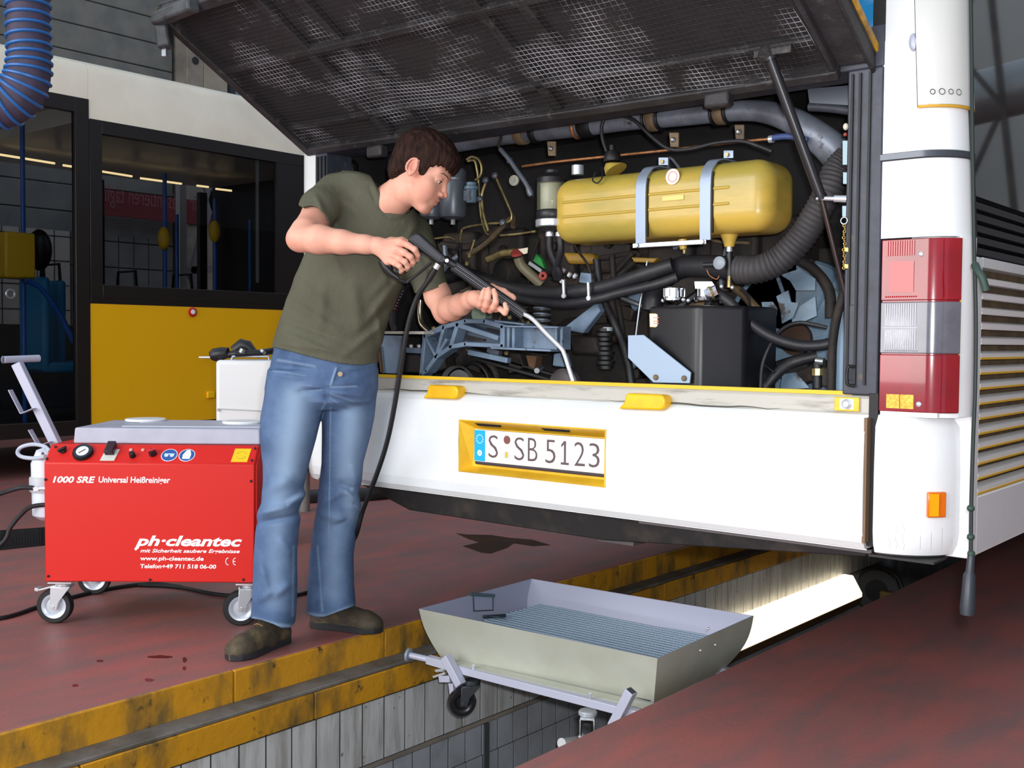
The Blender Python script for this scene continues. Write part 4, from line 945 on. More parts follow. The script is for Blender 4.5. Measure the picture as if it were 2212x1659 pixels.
poly('torn_panel', e, [(1055, 1120), (1110, 1118), (1135, 1150), (1125, 1200), (1085, 1225), (1075, 1180), (1060, 1160)], .36, .006, M_fan)
poly('torn_panel', e, [(1130, 1090), (1190, 1060), (1205, 1120), (1245, 1125), (1215, 1200), (1160, 1230), (1150, 1160)], .36, .006, M_fan)
poly('torn_panel', e, [(1215, 1165), (1330, 1090), (1338, 1190), (1250, 1230), (1210, 1240)], .37, .006, M_fan)
poly('torn_panel', e, [(1150, 980), (1250, 950), (1330, 1000), (1330, 1060), (1230, 1060), (1200, 1010)], .36, .006, M_fan)
poly('torn_panel', e, [(1025, 1290), (1090, 1305), (1060, 1400), (1040, 1440)], .36, .006, M_fan)
poly('torn_panel', e, [(1160, 1490), (1230, 1480), (1300, 1560), (1150, 1570)], .33, .006, M_fan)
poly('side_shroud', e, [(1500, 1020), (1470, 1140), (1442, 1320), (1436, 1570), (1505, 1575)], .18, .01, mat('shroud_pale', (150, 176, 200), .45))
tb('shroud_rim', e, [(1480, 1060, .16), (1440, 1200, .16), (1418, 1350, .16), (1412, 1570, .16)], .012, M_grime)
tb('brass_tap', e, [(1342, 1560, .2), (1342, 1430, .2)], .012, M_hose); MB().cyl(e(1342, 1495, .19), e(1342, 1460, .19), .016, n=8).build('tap_nut', M_brass, EN)
MB().cyl(e(1335, 1420, .19), e(1375, 1425, .19), .010).build('tap_top', M_steel, EN)
poly('upper_panel', e, [(1290, 28), (1510, 10), (1505, 112), (1300, 100)], .14, .01, M_can)
tb('side_tube', e, [(1300, 120, .16), (1400, 125, .16), (1510, 140, .16)], .012, M_dark)
# latch plates, chain and hooks on the right frame
for a, b, w, h, m in ((1485, 355, 16, 62, 'pale'), (1487, 485, 16, 30, 'pale'), (1485, 655, 18, 28, 'pale')):
    poly('frame_plate', e, [(a-w, b-h), (a+w, b-h), (a+w, b+h), (a-w, b+h)], .0, .012, mat('pale_plate', (150, 176, 184), .45), bevel=.001)
MB().ball(e(1486, 222, -.005), (.007, .007, .009), 12, 8).build('hinge_knob', mat('knob_ivory', (200, 196, 180), .4), EN); MB().ball(e(1483, 262, -.005), .005, 10, 6).build('red_stud', M_red2, EN)
MB().cyl(e(1345, 588, -.02), e(1490, 592, -.0), .0055).build('strut_pin', M_chrome, EN); MB().cyl(e(1425, 590, -.012), e(1488, 592, -.0), .009).build('pin_collar', M_chrome, EN); MB().ball(e(1345, 588, -.02), .007, 12, 8).build('pin_ball', M_chrome, EN)
MB().torus(e(1478, 703, -.01), (0, 1, 0), .0085, .0018, 20, 6).build('key_ring', M_steel, EN)
for k in range(15):
    MB().torus(e(1478+3*math.sin(k*1.3), 728+k*15.5, -.01), (1, 0, 0) if k % 2 else (0, 1, 0), .0034, .0011, 10, 5).build('chain_link', mat('chain_gold', (200, 166, 90), .35, .6), EN)
for b in (850, 935): poly('chain_tag', e, [(1480, b-10), (1498, b-8), (1498, b+12), (1480, b+10)], -.012, .003, mat('chain_gold', (0, 0, 0)))
tb('frame_hook', e, [(1530, 1450, -.01), (1500, 1452, -.02), (1492, 1490, -.02), (1496, 1540, -.02), (1530, 1550, -.01)], .0042, M_black)
# ================================================================== red cleaning machine on castors
MO = onZ(120, 1345); MA = Vector(_r0); MBk = Vector(_f0)
def Mp(a, b, z): return Vector((MO.x, MO.y, 0))+MA*a+MBk*b+Vector((0, 0, z))
def onM(x, y, b):
    v = Vector(_ray(x, y)); C_ = Vector(CAM); t = ((MO-C_).dot(MBk)+b)/v.dot(MBk); p = C_+v*t; q = p-MO
    return (q.dot(MA), b, p.z)
M_mred = mat('machine_red', (204, 30, 22), 0.42, spec=0.4)
M_lid = mat('lid_grey', (176, 178, 194), 0.42, c2=(166, 168, 184), ns=10)
M_lav = mat('lavender_grey_paint', (176, 178, 196), 0.4, 0.1)
MC = thing('cleaning_machine', 'red cleaning machine on castors with grey lid and control panel', 'machine', Mp(0.35, 0.24, 0))
a0, a1 = -0.024, 0.722
body = MB().prism([Mp(a0, b, z) for b, z in ((-0.03, 0.156), (-0.03, 0.579), (0.035, 0.640), (0.50, 0.640), (0.50, 0.156))], MA*(a1-a0)).build('body', M_mred, MC, bevel=0.004)
MB().prism([Mp(a1-0.001, b, z) for b, z in ((-0.02, 0.160), (-0.02, 0.575), (0.04, 0.632), (0.49, 0.632), (0.49, 0.160))], MA*0.008).build('side_cover', M_mred, MC, bevel=0.002)
for (aa, bb_, z) in ((a0+0.012, -0.033, 0.175), (0.35, -0.033, 0.165), (a1-0.04, -0.033, 0.168), (a0+0.006, -0.033, 0.52), (a1-0.012, -0.033, 0.52), (a0+0.006, -0.02, 0.593), (a1-0.012, -0.02, 0.593), (a0+0.02, 0.02, 0.632), (a1-0.01, 0.02, 0.632)):
    MB().lathe([(0.005, -0.001), (0.004, 0.002), (0.002, 0.003)], Mp(aa, bb_, z), -MBk+Vector((0, 0, 0.6 if z > 0.58 else 0)), 10).build('screw', M_black, body)
# lid
lid = MB()
lo = [Mp(a, b, z) for a, b, z in ((0.046, 0.055, 0.641), (0.725, 0.055, 0.641), (0.725, 0.45, 0.641), (0.046, 0.45, 0.641))]
hi = [Mp(a, b, z) for a, b, z in ((0.050, 0.060, 0.698), (0.722, 0.060, 0.698), (0.722, 0.445, 0.698), (0.050, 0.445, 0.698))]
lid.add(lo+hi, [(0, 1, 2, 3), (4, 5, 6, 7), (0, 1, 5, 4), (1, 2, 6, 5), (2, 3, 7, 6), (3, 0, 4, 7)])
ld = lid.build('lid', M_lid, MC, bevel=0.006, seg=3)
MB().prism([Mp(a, b, 0.698) for a, b in ((0.20, 0.12), (0.715, 0.12), (0.70, 0.43), (0.22, 0.43))], (0, 0, 0.003)).build('lid_mat', mat('lid_inner', (188, 190, 204), .4), ld)
for a, b in ((0.20, 0.38), (0.60, 0.30)):
    MB().lathe([(0.075, 0), (0.078, 0.006), (0.074, 0.010), (0.02, 0.011)], Mp(a, b, 0.700), (0, 0, 1), 30).build('white_disc', mat('plastic_white', (232, 234, 236), .35), ld)
# lettering
M_lt = mat('lettering_white', (240, 240, 242), 0.5)
def mtext(t, x0, y0, x1, size, shear=0.0, weight=0.0, height=None):
    p0 = onM(x0, y0, -0.0306); p1 = onM(x1, y0, -0.0306)
    lettering(t, Mp(p0[0], -0.0306, p0[2]), MA, (0, 0, 1), size, M_lt, body, shear, weight, abs(p1[0]-p0[0]), height=height)
mtext('1000 SRE', 114, 1042, 206, 0.03, 0.25, 0.0009, 0.0235)
mtext('Universal Heißreiniger', 213, 1042, 368, 0.03, 0.12, 0.0006)
mtext('ph·cleantec', 291, 1178, 523, 0.05, 0.3, 0.0016)
mtext('mit Sicherheit saubere Ergebnisse', 303, 1193, 518, 0.018, 0.3, 0.0004)
mtext('www.ph-cleantec.de', 303, 1210, 440, 0.02, 0.1, 0.0005)
mtext('Telefon+49 711 518 06-00', 303, 1227, 467, 0.02, 0.1, 0.0005)
tp = onM(290, 1184, -0.031); MB().prism([Mp(tp[0]+x, -0.0315, tp[2]+z) for x, z in ((0, 0), (0.012, 0), (0.008, -0.008), (0.003, -0.008))], MBk*0.001).build('logo_mark', M_lt, body, smooth=False)
cp_ = onM(496, 1213, -0.031)
MB().torus(Mp(cp_[0]-0.012, -0.031, cp_[2]), MBk, 0.0095, 0.0016, 14, 4, a0=0.6, a1=PI*2-0.6) .build('logo_mark', M_lt, body)
def arc_letter(a, bar):
    m = MB(); q = [Mp(a+0.0095*math.cos(t), -0.0312, cp_[2]+0.0125*math.sin(t)) for t in [PI*0.5+PI*k/12 for k in range(13)]]
    m.loft([(p, 0.0016) for p in q], 4)
    if bar: m.loft([(Mp(a-0.0095, -0.0312, cp_[2]), 0.0016), (Mp(a-0.001, -0.0312, cp_[2]), 0.0016)], 4)
    m.build('logo_letter', M_lt, body)
bpy.data.objects.remove(COL.objects['logo_mark.001'] if 'logo_mark.001' in COL.objects else bpy.data.objects['logo_mark.001'])
arc_letter(cp_[0]-0.004, False); arc_letter(cp_[0]+0.022, True)
# panel controls (panel plane slopes back)
PN = (-MBk*0.061+Vector((0, 0, 0.065))).normalized(); PU = (MBk*0.065+Vector((0, 0, 0.061))).normalized()
def pan(px_, t, n=0.0):     # px_ picture column, t 0..1 up the sloping panel
    a = onM(px_, 985, 0.0)[0]; return Mp(a, -0.03, 0.579)+PU*(0.089*t)+PN*n
def plathe(px_, t, prof, m, name='knob', par=None, n=20): return MB().lathe(prof, pan(px_, t), PN, n).build(name, m, par or body)
k1 = plathe(134, .62, [(0.012, 0), (0.011, 0.006), (0.008, 0.008)], M_black, 'rocker_switch')
MB().bar(pan(126, .5, .012), pan(142, .72, .014), .010, .010, PN).build('rocker', M_black, k1, bevel=.003)
ga = plathe(179, .52, [(0.036, 0), (0.036, 0.008), (0.033, 0.014), (0.031, 0.012)], M_black, 'pressure_gauge', n=30)
plathe(179, .52, [(0.0305, 0.010), (0.0305, 0.0125)], mat('gauge_bezel', (46, 56, 72), .2, .4), 'gauge_face', ga, 30)
plathe(179, .52, [(0.022, 0.012), (0.022, 0.0135)], mat('plastic_white', (0, 0, 0)), 'dial', ga, 26)
MB().bar(pan(173, .40, .0145), pan(185, .60, .0145), .003, .001, PN).build('needle', M_black, ga)
sw = MB().prism([pan(221, .12, 0), pan(252, .12, 0), pan(256, .72, 0), pan(226, .72, 0)], PN*.004).build('switch_plate', mat('switch_plate_ivory', (206, 204, 196), .4), body, bevel=.001)
MB().prism([pan(228, .38, .004), pan(248, .38, .004), pan(248, .95, .004), pan(230, .95, .004)], PN*.022).build('main_switch', mat('switch_maroon', (44, 24, 34), .3), sw, bevel=.003)
for x in (280, 306): plathe(x, .70, [(0.006, 0), (0.006, 0.004), (0.003, 0.006)], mat('lamp_clear', (226, 160, 150), .2), 'indicator_lamp')
plathe(288, .38, [(0.011, 0), (0.010, 0.018), (0.008, 0.02)], M_black)
rk = plathe(330, .50, [(0.014, 0), (0.013, 0.018), (0.010, 0.022)], mat('switch_maroon', (0, 0, 0)))
MB().bar(pan(323, .42, .024), pan(337, .55, .024), .008, .006, PN).build('knob_mark', mat('knob_red', (196, 44, 48), .3), rk, bevel=.001)
M_sign = mat('sign_blue', (40, 84, 156), .4)
for x in (366, 404):
    s0 = plathe(x, .45, [(0.029, 0), (0.029, 0.001)], mat('plastic_white', (0, 0, 0)), 'instruction_sticker', n=30)
    plathe(x, .45, [(0.0265, 0.001), (0.0265, 0.0015)], M_sign, 'sticker_disc', s0, 30)
    if x == 366:
        for d_ in (-6, 6): plathe(x+d_, .43, [(0.0075, 0.0015), (0.0075, 0.002)], mat('sign_pale', (190, 214, 226), .4), 'sticker_symbol', s0)
        MB().bar(pan(x-11, .50, .002), pan(x+11, .50, .002), .004, .0008, PN).build('sticker_symbol', mat('sign_pale', (0, 0, 0)), s0)
    else:
        MB().prism([pan(x-8, .25, .0016), pan(x+8, .25, .0016), pan(x+9, .48, .0016), pan(x+5, .72, .0016), pan(x-3, .70, .0016), pan(x-9, .45, .0016)], PN*.0005).build('sticker_symbol', mat('plastic_white', (0, 0, 0)), s0)
ys_ = MB().prism([pan(502, .12, 0), pan(537, .12, 0), pan(540, .82, 0), pan(505, .82, 0)], PN*.0012).build('yellow_sticker', mat('sticker_yellow', (244, 196, 20), .45), body, smooth=False)
for s_ in (0, PI): MB().torus(pan(521, .47, .0015), PN, .017, .0009, 12, 4, a0=.4+s_, a1=2.7+s_).build('arrow_arc', mat('arc_olive', (176, 150, 30), .5), ys_)
for x0_, x1_, t in ((222, 250, .04), (282, 302, .04), (290, 322, .92)): MB().bar(pan(x0_, t, .0003), pan(x1_, t, .0003), .0035, .0005, PN).build('fine_print', mat('fine_print_c', (176, 36, 26), .5), body)
# push handle with two hose hooks
hd = MB().bar(Mp(*onM(37, 785, .25)), Mp(*onM(124, 965, .25)), .036, .036, MBk).build('handle_post', M_lav, MC, bevel=.003)
MB().cyl(Mp(*onM(8, 777, .22)), Mp(*onM(84, 774, .34)), .0135, n=20).build('handle_grip', M_lav, MC)
MB().lathe([(.0138, 0), (.0145, .004), (.010, .006)], Mp(*onM(8, 777, .22)), -MA, 18).build('grip_cap', mat('cap_slate', (120, 128, 146), .5), MC)
for pts in ([(74, 882), (48, 893), (22, 842)], [(110, 954), (85, 963), (65, 928)]):
    q = [Mp(*onM(x, y, .22)) for x, y in pts]
    hk = MB().bar(q[0], q[1], .035, .003, (0, 0, 1)).bar(q[1], q[2], .035, .0035, MA); hk.build('hose_hook', M_lav, MC, bevel=.001)
# left side: white canister, hose loop, hose connections
MB().loft([(Mp(-.074, .10, .355), .025), (Mp(-.072, .10, .372), .048), (Mp(-.072, .10, .56), .052), (Mp(-.066, .10, .60), .040), (Mp(-.060, .10, .612), .02)], 22).build('canister', mat('canister_white', (206, 214, 226), .35), MC)
MB().lathe([(.056, 0), (.058, .006), (.058, .05), (.054, .056)], Mp(-.072, .10, .46), (0, 0, 1), 24).build('canister_strap', mat('strap_pale', (176, 182, 190), .4), MC)
loop = [Mp(*onM(x, y, b)) for x, y, b in ((108, 975, .08), (95, 964, .12), (70, 960, .16), (46, 966, .18), (38, 978, .16), (48, 987, .10), (75, 990, .06), (98, 986, .02))]
MB().tube(loop, .0075, 12).build('hose_loop', mat('pale_hose', (178, 186, 200), .4), MC)
MB().torus(Mp(*onM(92, 985, .04)), (1, 1, 0), .012, .003, 14, 6).build('loop_clip', M_steel, MC)
fc1 = onM(82, 1055, .05)
MB().cyl(Mp(*fc1), Mp(-.02, .05, fc1[2]), .011, n=12).cyl(Mp(fc1[0]-.012, .05, fc1[2]-.003), Mp(fc1[0]+.006, .05, fc1[2]), .014, n=6).build('hose_coupling', M_chrome, MC)
MB().cyl(Mp(-.05, .05, fc1[2]-.015), Mp(-.03, .05, fc1[2]-.012), .008).build('hose_coupling', M_black, MC)
h1 = MB().tube([Mp(fc1[0], .05, fc1[2]), Mp(*onM(50, 1053, .04)), Mp(*onM(20, 1060, .03)), Mp(*onM(-20, 1078, .0)), Mp(*onM(-90, 1140, -.05)), Mp(-.55, -.1, .25), Mp(-.75, -.1, .02)], .0085, 12).build('water_hose', M_hose)
tag(h1, 'black hose leaving the zinc coupling on the side of the red machine', 'hose')
h2 = MB().tube([Mp(-.02, .05, .42), Mp(*onM(70, 1094, .04)), Mp(*onM(45, 1112, .02)), Mp(*onM(22, 1140, .0)), Mp(*onM(0, 1178, -.02)), Mp(-.36, -.05, .15), Mp(-.46, -.06, .05), Mp(-.62, -.04, .012), Mp(-.95, 0, .01)], .008, 12).build('power_cable', M_black)
tag(h2, 'black cable drooping to the floor left of the red machine, lower of the two', 'cable')
cbp = [onZ(-60, 1345), onZ(0, 1340), onZ(40, 1330), onZ(80, 1316), onZ(150, 1296), onZ(240, 1275), onZ(330, 1265), onZ(390, 1272)]
tag(MB().tube([p+Vector((0, 0, .008)) for p in cbp], .008, 10).build('floor_cable', M_black), 'black cable lying on the floor behind the front left castor of the red machine', 'cable')
# underside and castors
MB().prism([Mp(a, b, .150) for a, b in ((a0+.02, 0), (a1-.02, 0), (a1-.02, .48), (a0+.02, .48))], (0, 0, .008)).build('base_plate', M_steel, MC)
MB().prism([Mp(a, .25, .152) for a in (.30, .62)]+[Mp(.5, .25, .135), Mp(.34, .25, .135)], MBk*.05).build('drain_pipe', M_black, MC)
M_tyre = mat('tyre_black', (26, 26, 28), .6); M_rim = mat('rim_zinc', (196, 204, 214), .3, .25)
def castor(pos, yaw, r, w, hgt, parent, tyre, rim, brake=False, nm='castor', plate=True, housing=M_chrome):
    """pos: wheel contact point; yaw: rolling direction"""
    pos = Vector(pos); d = Vector((math.cos(yaw), math.sin(yaw), 0)); ax = Vector((-d.y, d.x, 0)); c = pos+Vector((0, 0, r))
    root = MB()
    top = c+d*0.032+Vector((0, 0, hgt-r))
    for s in (-1, 1):
        q = [c+d*.012-Vector((0, 0, .012)), c-d*.012-Vector((0, 0, .008)), c-d*.010+Vector((0, 0, .022)), top-d*.040-Vector((0, 0, .018)), top+d*.028-Vector((0, 0, .018)), c+d*.022+Vector((0, 0, .018))]
        root.prism([p+ax*s*(w/2+.005) for p in q], ax*s*.003)
    root.bar(top-d*.036-Vector((0, 0, .018)), top+d*.028-Vector((0, 0, .018)), w+.014, .006)
    f = root.build(nm, housing, parent, bevel=.001)
    MB().lathe([(.024, -.016), (.030, -.012), (.030, -.004), (.026, 0)], top, (0, 0, 1), 22).build('swivel', housing, f)
    if plate: MB().box(top+Vector((0, 0, .002)), (.085, .085, .004), (0, 0, YAW)).build('top_plate', housing, f, bevel=.001)
    MB().lathe([(r*.70, -w/2), (r*.93, -w/2), (r, -w*.32), (r, w*.32), (r*.93, w/2), (r*.70, w/2)], c, ax, 34, cap=False).build('tyre', tyre, f)
    MB().lathe([(r*.15, -w*.30), (r*.45, -w*.25), (r*.55, -w*.44), (r*.70, -w*.50), (r*.71, -w*.3), (r*.71, w*.3), (r*.70, w*.50), (r*.55, w*.44), (r*.45, w*.25), (r*.15, w*.30)], c, ax, 30).build('wheel_rim', rim, f)
    MB().cyl(c-ax*(w/2+.011), c+ax*(w/2+.011), .006, n=10).build('axle', housing, f)
    if brake: MB().bar(top-d*.02-Vector((0, 0, .012)), top-d*.085-Vector((0, 0, .030)), .034, .006).bar(top-d*.085-Vector((0, 0, .030)), top-d*.10-Vector((0, 0, .026)), .034, .012).build('brake_pedal', housing, f, bevel=.002)
    return f
ya = math.atan2(MA.y, MA.x)
castor(onZ(120, 1345), ya, .063, .032, .150, MC, M_tyre, M_rim, True)
castor(onZ(521, 1350), ya+.25, .063, .032, .150, MC, M_tyre, M_rim, False)
castor(onZ(205, 1283), ya+.15, .063, .032, .150, MC, M_tyre, M_rim)
castor(Mp(.66, .44, 0), ya+.5, .063, .032, .150, MC, M_tyre, M_rim)

# ================================================================== drip tray trolley over the pit
TR = thing('drip_tray_trolley', 'grey metal drip tray trolley with a grid inside, bridging the pit', 'trolley', (-0.11, 0.4, -0.1))
M_tray_o = mat('tray_outer_raw', (188, 190, 178), .5, .15, c2=(178, 180, 166), ns=5, bump=.05)
M_tray_i = mat('tray_inner_grey', (166, 170, 192), .45, .1)
rim = [V(-.586, .067, .085), V(.367, .104, .085), V(.345, .758, .085), V(-.596, .71, .085)]
bot = [V(-.498, .185, -.094), V(.300, .205, -.094), V(.283, .665, -.094), V(-.505, .640, -.094)]
bot[0] = onZ(955, 1424, -.094); bot[1] = onZ(1412, 1520, -.094); bot[2] = V(bot[1].x-.01, .66, -.094); bot[3] = V(bot[0].x-.01, .63, -.094)
mid = [bot[i].lerp(rim[i], .38) for i in range(4)]
cc = V(-.11, .41, 0)
for i in range(4): mid[i] = mid[i]+Vector((mid[i].x-cc.x, mid[i].y-cc.y, 0)).normalized()*.022
nst = 10
def prof(i, t):
    p = bot[i].lerp(rim[i], t); o_ = Vector((p.x-cc.x, p.y-cc.y, 0)).normalized(); return p+Vector(((-.020, 0, .026, -.020)[i], 0, 0))*math.sin(PI*t)
walls = ((0, 1, 'front_wall'), (1, 2, 'right_wall'), (2, 3, 'back_wall'), (3, 0, 'left_wall'))
for i, j, nm in walls:
    m = MB(); ts = [k/nst for k in range(nst+1)]
    out = [prof(i, t) for t in ts]+[prof(j, t) for t in ts]
    inn = []
    for q in out:
        c_ = (cc-q); c_.z = 0; inn.append(q+c_.normalized()*.004)
    n = nst+1; N = 2*n
    fs = []; ms = []
    for k in range(nst):
        fs.append((k, n+k, n+k+1, k+1)); ms.append(0); fs.append((N+k, N+k+1, N+n+k+1, N+n+k)); ms.append(1)
        fs.append((k, k+1, N+k+1, N+k)); ms.append(0); fs.append((n+k, N+n+k, N+n+k+1, n+k+1)); ms.append(0)
    fs.append((nst, n+nst, N+n+nst, N+nst)); ms.append(1); fs.append((0, N, N+n, n)); ms.append(0)
    for f_, mm in zip(fs, ms): m.add([], [], 0); 
    m.v = [tuple(q) for q in out+inn]; m.f = fs; m.m = ms
    wob = m.build(nm, [M_tray_o, M_tray_i], TR, ang=30)
MB().prism([b_+Vector((0, 0, -.002)) for b_ in bot], (0, 0, .004)).build('tray_floor', M_tray_i, TR)
# steel grid lying in the tray
zg = .000
gc = [onZ(1062, 1326, zg), onZ(1428, 1414, zg), onZ(1545, 1362, zg), onZ(1152, 1300, zg)]
gx0, gx1 = -.525, .305; gy0, gy1 = .175, .700
M_grid = mat('grid_steel', (170, 190, 208), .35, .35)
gr = MB(); ny = 21; nxg = 64
for k in range(ny+1):
    y = gy0+(gy1-gy0)*k/ny; gr.bb((gx0, y-.0032, zg-.002), (gx1, y+.0032, zg+.0035))
for k in range(nxg+1):
    x = gx0+(gx1-gx0)*k/nxg; gr.bb((x-.0016, gy0, zg-.004), (x+.0016, gy1, zg+.0005))
gro = gr.build('grid', M_grid, TR, smooth=False, kind='stuff')
# dark sheet above the tray floor, imitating the shade under the grid
MB().bb((gx0+.02, gy0+.02, -.085), (gx1-.02, gy1-.02, -.083)).build('tray_shade_sheet', mat('tray_shade', (30, 36, 46), .4), TR)
# folding clasp handle on the left wall
hp = [onX(1022, 1283, -.575), onX(1065, 1288, -.575), onX(1065, 1318, -.570), onX(1024, 1320, -.570)]
hn_ = MB().tube([hp[0], hp[3], hp[2], hp[1]], .003, 8, 1).build('clasp', mat('clasp_steel', (100, 116, 120), .25, .8), TR)
MB().bar(hp[0]+V(-.004, -.01, 0), hp[1]+V(-.004, .01, 0), .012, .012).build('clasp_bar', mat('clasp_steel', (0, 0, 0)), hn_)
lc = onZ(1060, 1332, .012)
MB().bar(lc+V(-.02, -.02, 0), lc+V(.03, .05, 0), .014, .010).bar(lc+V(.0, -.02, .006), lc+V(.06, -.0, .006), .006, .006).build('grid_latch', mat('latch_black_zinc', (54, 66, 72), .3, .6), TR, bevel=.002)
for px_, py_ in ((1530, 1358), (1545, 1393), (1513, 1405)):
    MB().ball(onX(px_, py_, .372), .0045, 8, 6).build('rivet', M_chrome, TR)
# frame, guides and rollers
yf = bot[0].y-.040
R0, R1 = V(-.665, .082, -.078), V(.42, .082, -.100)
r_a, r_b = onZ(985, 1440, -.092), onZ(1400, 1545, -.092)
ry = (r_a.y+r_b.y)/2
r_a = V(r_a.x-.02, r_a.y, -.096); r_b = V(.40, r_b.y, -.096)
rail = MB().bar(r_a, r_b, .03, .026).build('front_rail', M_lav, TR, bevel=.002)
MB().bar(r_a+V(.01, .02, .012), r_b+V(-.03, .05, .012), .05, .003).build('rail_flange', M_tray_o, TR)
hp0, hp1 = onZ(958, 1432, -.088), onZ(884, 1415, -.078)
MB().bar(hp0+V(.04, 0, -.004), hp0+(hp1-hp0)*.45, .028, .028).build('handle_sleeve', M_lav, TR, bevel=.002)
MB().cyl(hp0+(hp1-hp0)*.3, hp1, .011, n=16).build('roller_arm', M_lav, TR)
MB().lathe([(.012, -.004), (.023, -.002), (.024, .006), (.018, .010)], hp1, (hp1-hp0), 26).build('guide_roller', mat('roller_grey', (130, 142, 158), .4), TR)
def sq_tube(p, q, w, name='guide_post'):
    p = Vector(p); q = Vector(q)
    o_ = MB().bar(p, q, w, w, (0, 1, 0)).build(name, M_lav, TR, bevel=.002)
    MB().bar(p-(q-p)*.004, p+(q-p)*.02, w*.78, w*.78, (0, 1, 0)).build('tube_opening', mat('tube_inside', (52, 54, 62), .6), o_)
    return o_
gl0, gl1 = onZ(965, 1418, -.060), onZ(1003, 1500, -.135)
sq_tube(V(onY(963, 1418, r_a.y-.03).x, r_a.y-.03, onY(963, 1418, r_a.y-.03).z), onY(996, 1480, r_a.y-.03), .030)
sq_tube(onY(1364, 1492, r_b.y-.03), onY(1325, 1568, r_b.y-.03), .030)
MB().bar(onY(977, 1475, r_a.y-.01), onY(981, 1508, r_a.y-.01), .02, .02).build('stop_bar', M_lav, TR, bevel=.001)
sq_tube(onY(952, 1466, r_a.y-.02), onY(975, 1466, r_a.y-.02), .022)
tb2 = MB().bar(onY(937, 1462, r_a.y-.02), onY(962, 1454, r_a.y-.02), .012, .008).build('locking_pin', M_chrome, TR, bevel=.001)
MB().cyl(onY(942, 1449, r_a.y-.02), onY(960, 1447, r_a.y-.02), .006).build('locking_pin', M_chrome, TR)
for px_, py_ in ((1023, 1440), (1275, 1502)):
    b0 = onY(px_, py_, r_a.y); MB().lathe([(.0045, -.012), (.0045, .0), (.008, 0), (.008, .006), (.004, .009)], b0, (0, 0, 1), 8).build('hex_bolt', M_chrome, TR)
M_wheel_blk = mat('polyamide_black', (28, 26, 28), .3); M_fork = mat('fork_dark', (88, 92, 98), .3, .7)
for k, (x, yaw_) in enumerate(((None, YAW+.3), (None, YAW+1.45))):
    top = onY(*( (1018, 1466) if k == 0 else (1270, 1532)), r_a.y+.015)
    castor((top.x-.032*math.cos(yaw_), top.y-.032*math.sin(yaw_), top.z-.125), yaw_, .048, .030, .122, TR, M_wheel_blk, M_wheel_blk, False, plate=False, housing=M_chrome if k else M_fork)
for x in (-.30, .16): castor((x, .60, -.22), 1.2, .048, .03, .122, TR, M_wheel_blk, M_wheel_blk, False, plate=False, housing=M_fork)
MB().bar(V(r_a.x, .63, -.096), V(.40, .66, -.096), .03, .026).build('rear_rail', M_lav, TR, bevel=.002)

# ================================================================== things in and near the pit
PLt = thing('pit_lamp', 'long glowing strip lamp on the wall inside the pit', 'lamp', (-.58, 2.9, -.5))
MB().prism([(x, 2.15, z) for x, z in ((-.622, -.400), (-.560, -.400), (-.500, -.500), (-.500, -.525), (-.622, -.525))], (0, 1.70, 0)).build('diffuser', mat('lamp_glow', (255, 240, 206), .5, emit=1.9), PLt, bevel=.004)
MB().prism([(x, 2.14, z) for x, z in ((-.624, -.525), (-.498, -.525), (-.515, -.575), (-.624, -.575))], (0, 1.72, 0)).build('lamp_housing', mat('lamp_bronze', (110, 84, 58), .5), PLt, bevel=.004)
RL = thing('cable_reel', 'dark cable reel hanging in the pit below the bus corner', 'reel', (0, 3.6, -.5))
rc_ = onY(1890, 1272, 4.2)
MB().lathe([(.085, -.05), (.13, -.055), (.14, -.03), (.14, .03), (.13, .055), (.085, .05)], rc_, (-.5, .85, 0), 30).build('drum', mat('drum_grey', (64, 62, 66), .6), RL)
MB().lathe([(.07, -.052), (.07, .052)], rc_, (-.5, .85, 0), 24).build('drum_core', M_black, RL)
MB().tube([rc_+V(.0, 0, .15), rc_+V(.15, -.05, .12), rc_+V(.22, -.08, .0), rc_+V(.24, -.1, -.15)], .012, 8).build('carry_frame', M_black, RL)
MB().box(rc_+V(.14, -.1, -.05), (.13, .05, .14)).build('label_plate', mat('label_olive', (94, 80, 34), .5), RL, bevel=.01)
MB().ball(rc_+V(.29, -.1, -.02), (.05, .02, .022), 12, 8).build('bright_end', mat('bright_end_c', (200, 224, 226), .2), RL)
tag(MB().cyl(onY(1922, 1180, 4.5), onY(1922, 1262, 4.5), .055, n=20).build('jack_column', M_pipe), 'pale cylindrical jack post in the pit above the reel', 'jack')
tag(MB().loft([(onX(1213, 1606, -.3), .02), (onX(1262, 1600, -.3), .026), (onX(1264, 1640, -.3), .026)], 12).build('plastic_bottle', mat('plastic_white', (0, 0, 0))), 'small white plastic piece showing in the pit below the right castor', 'bottle')
# pendant cord with a black hand grip, hanging by the corner of the bus
PD = thing('hanging_cord', 'dark cord with knots and a black weight hanging beside the bus corner', 'cord', (1.31, -.12, .4))
cdp = [P(x, y, 2.45) for x, y in ((2096, -60), (2099, 150), (2101, 350), (2105, 560), (2108, 700), (2106, 850), (2102, 950), (2098, 1090), (2097, 1200))]
MB().tube(cdp, .0045, 8).build('cord', mat('cord_green_black', (30, 40, 38), .6), PD)
for x, y in ((2097, 1098), (2097, 1160), (2098, 1196)): MB().ball(P(x, y, 2.45), (.009, .009, .008), 10, 7).build('knot', mat('knot_green', (44, 64, 56), .6), PD)
MB().loft([(P(2098, 1200, 2.45), .008), (P(2095, 1235, 2.45), .009), (P(2094, 1242, 2.45), .013), (P(2090, 1310, 2.45), .0165), (P(2089, 1328, 2.45), .015)], 18).build('weight', mat('weight_black', (44, 50, 58), .45), PD)
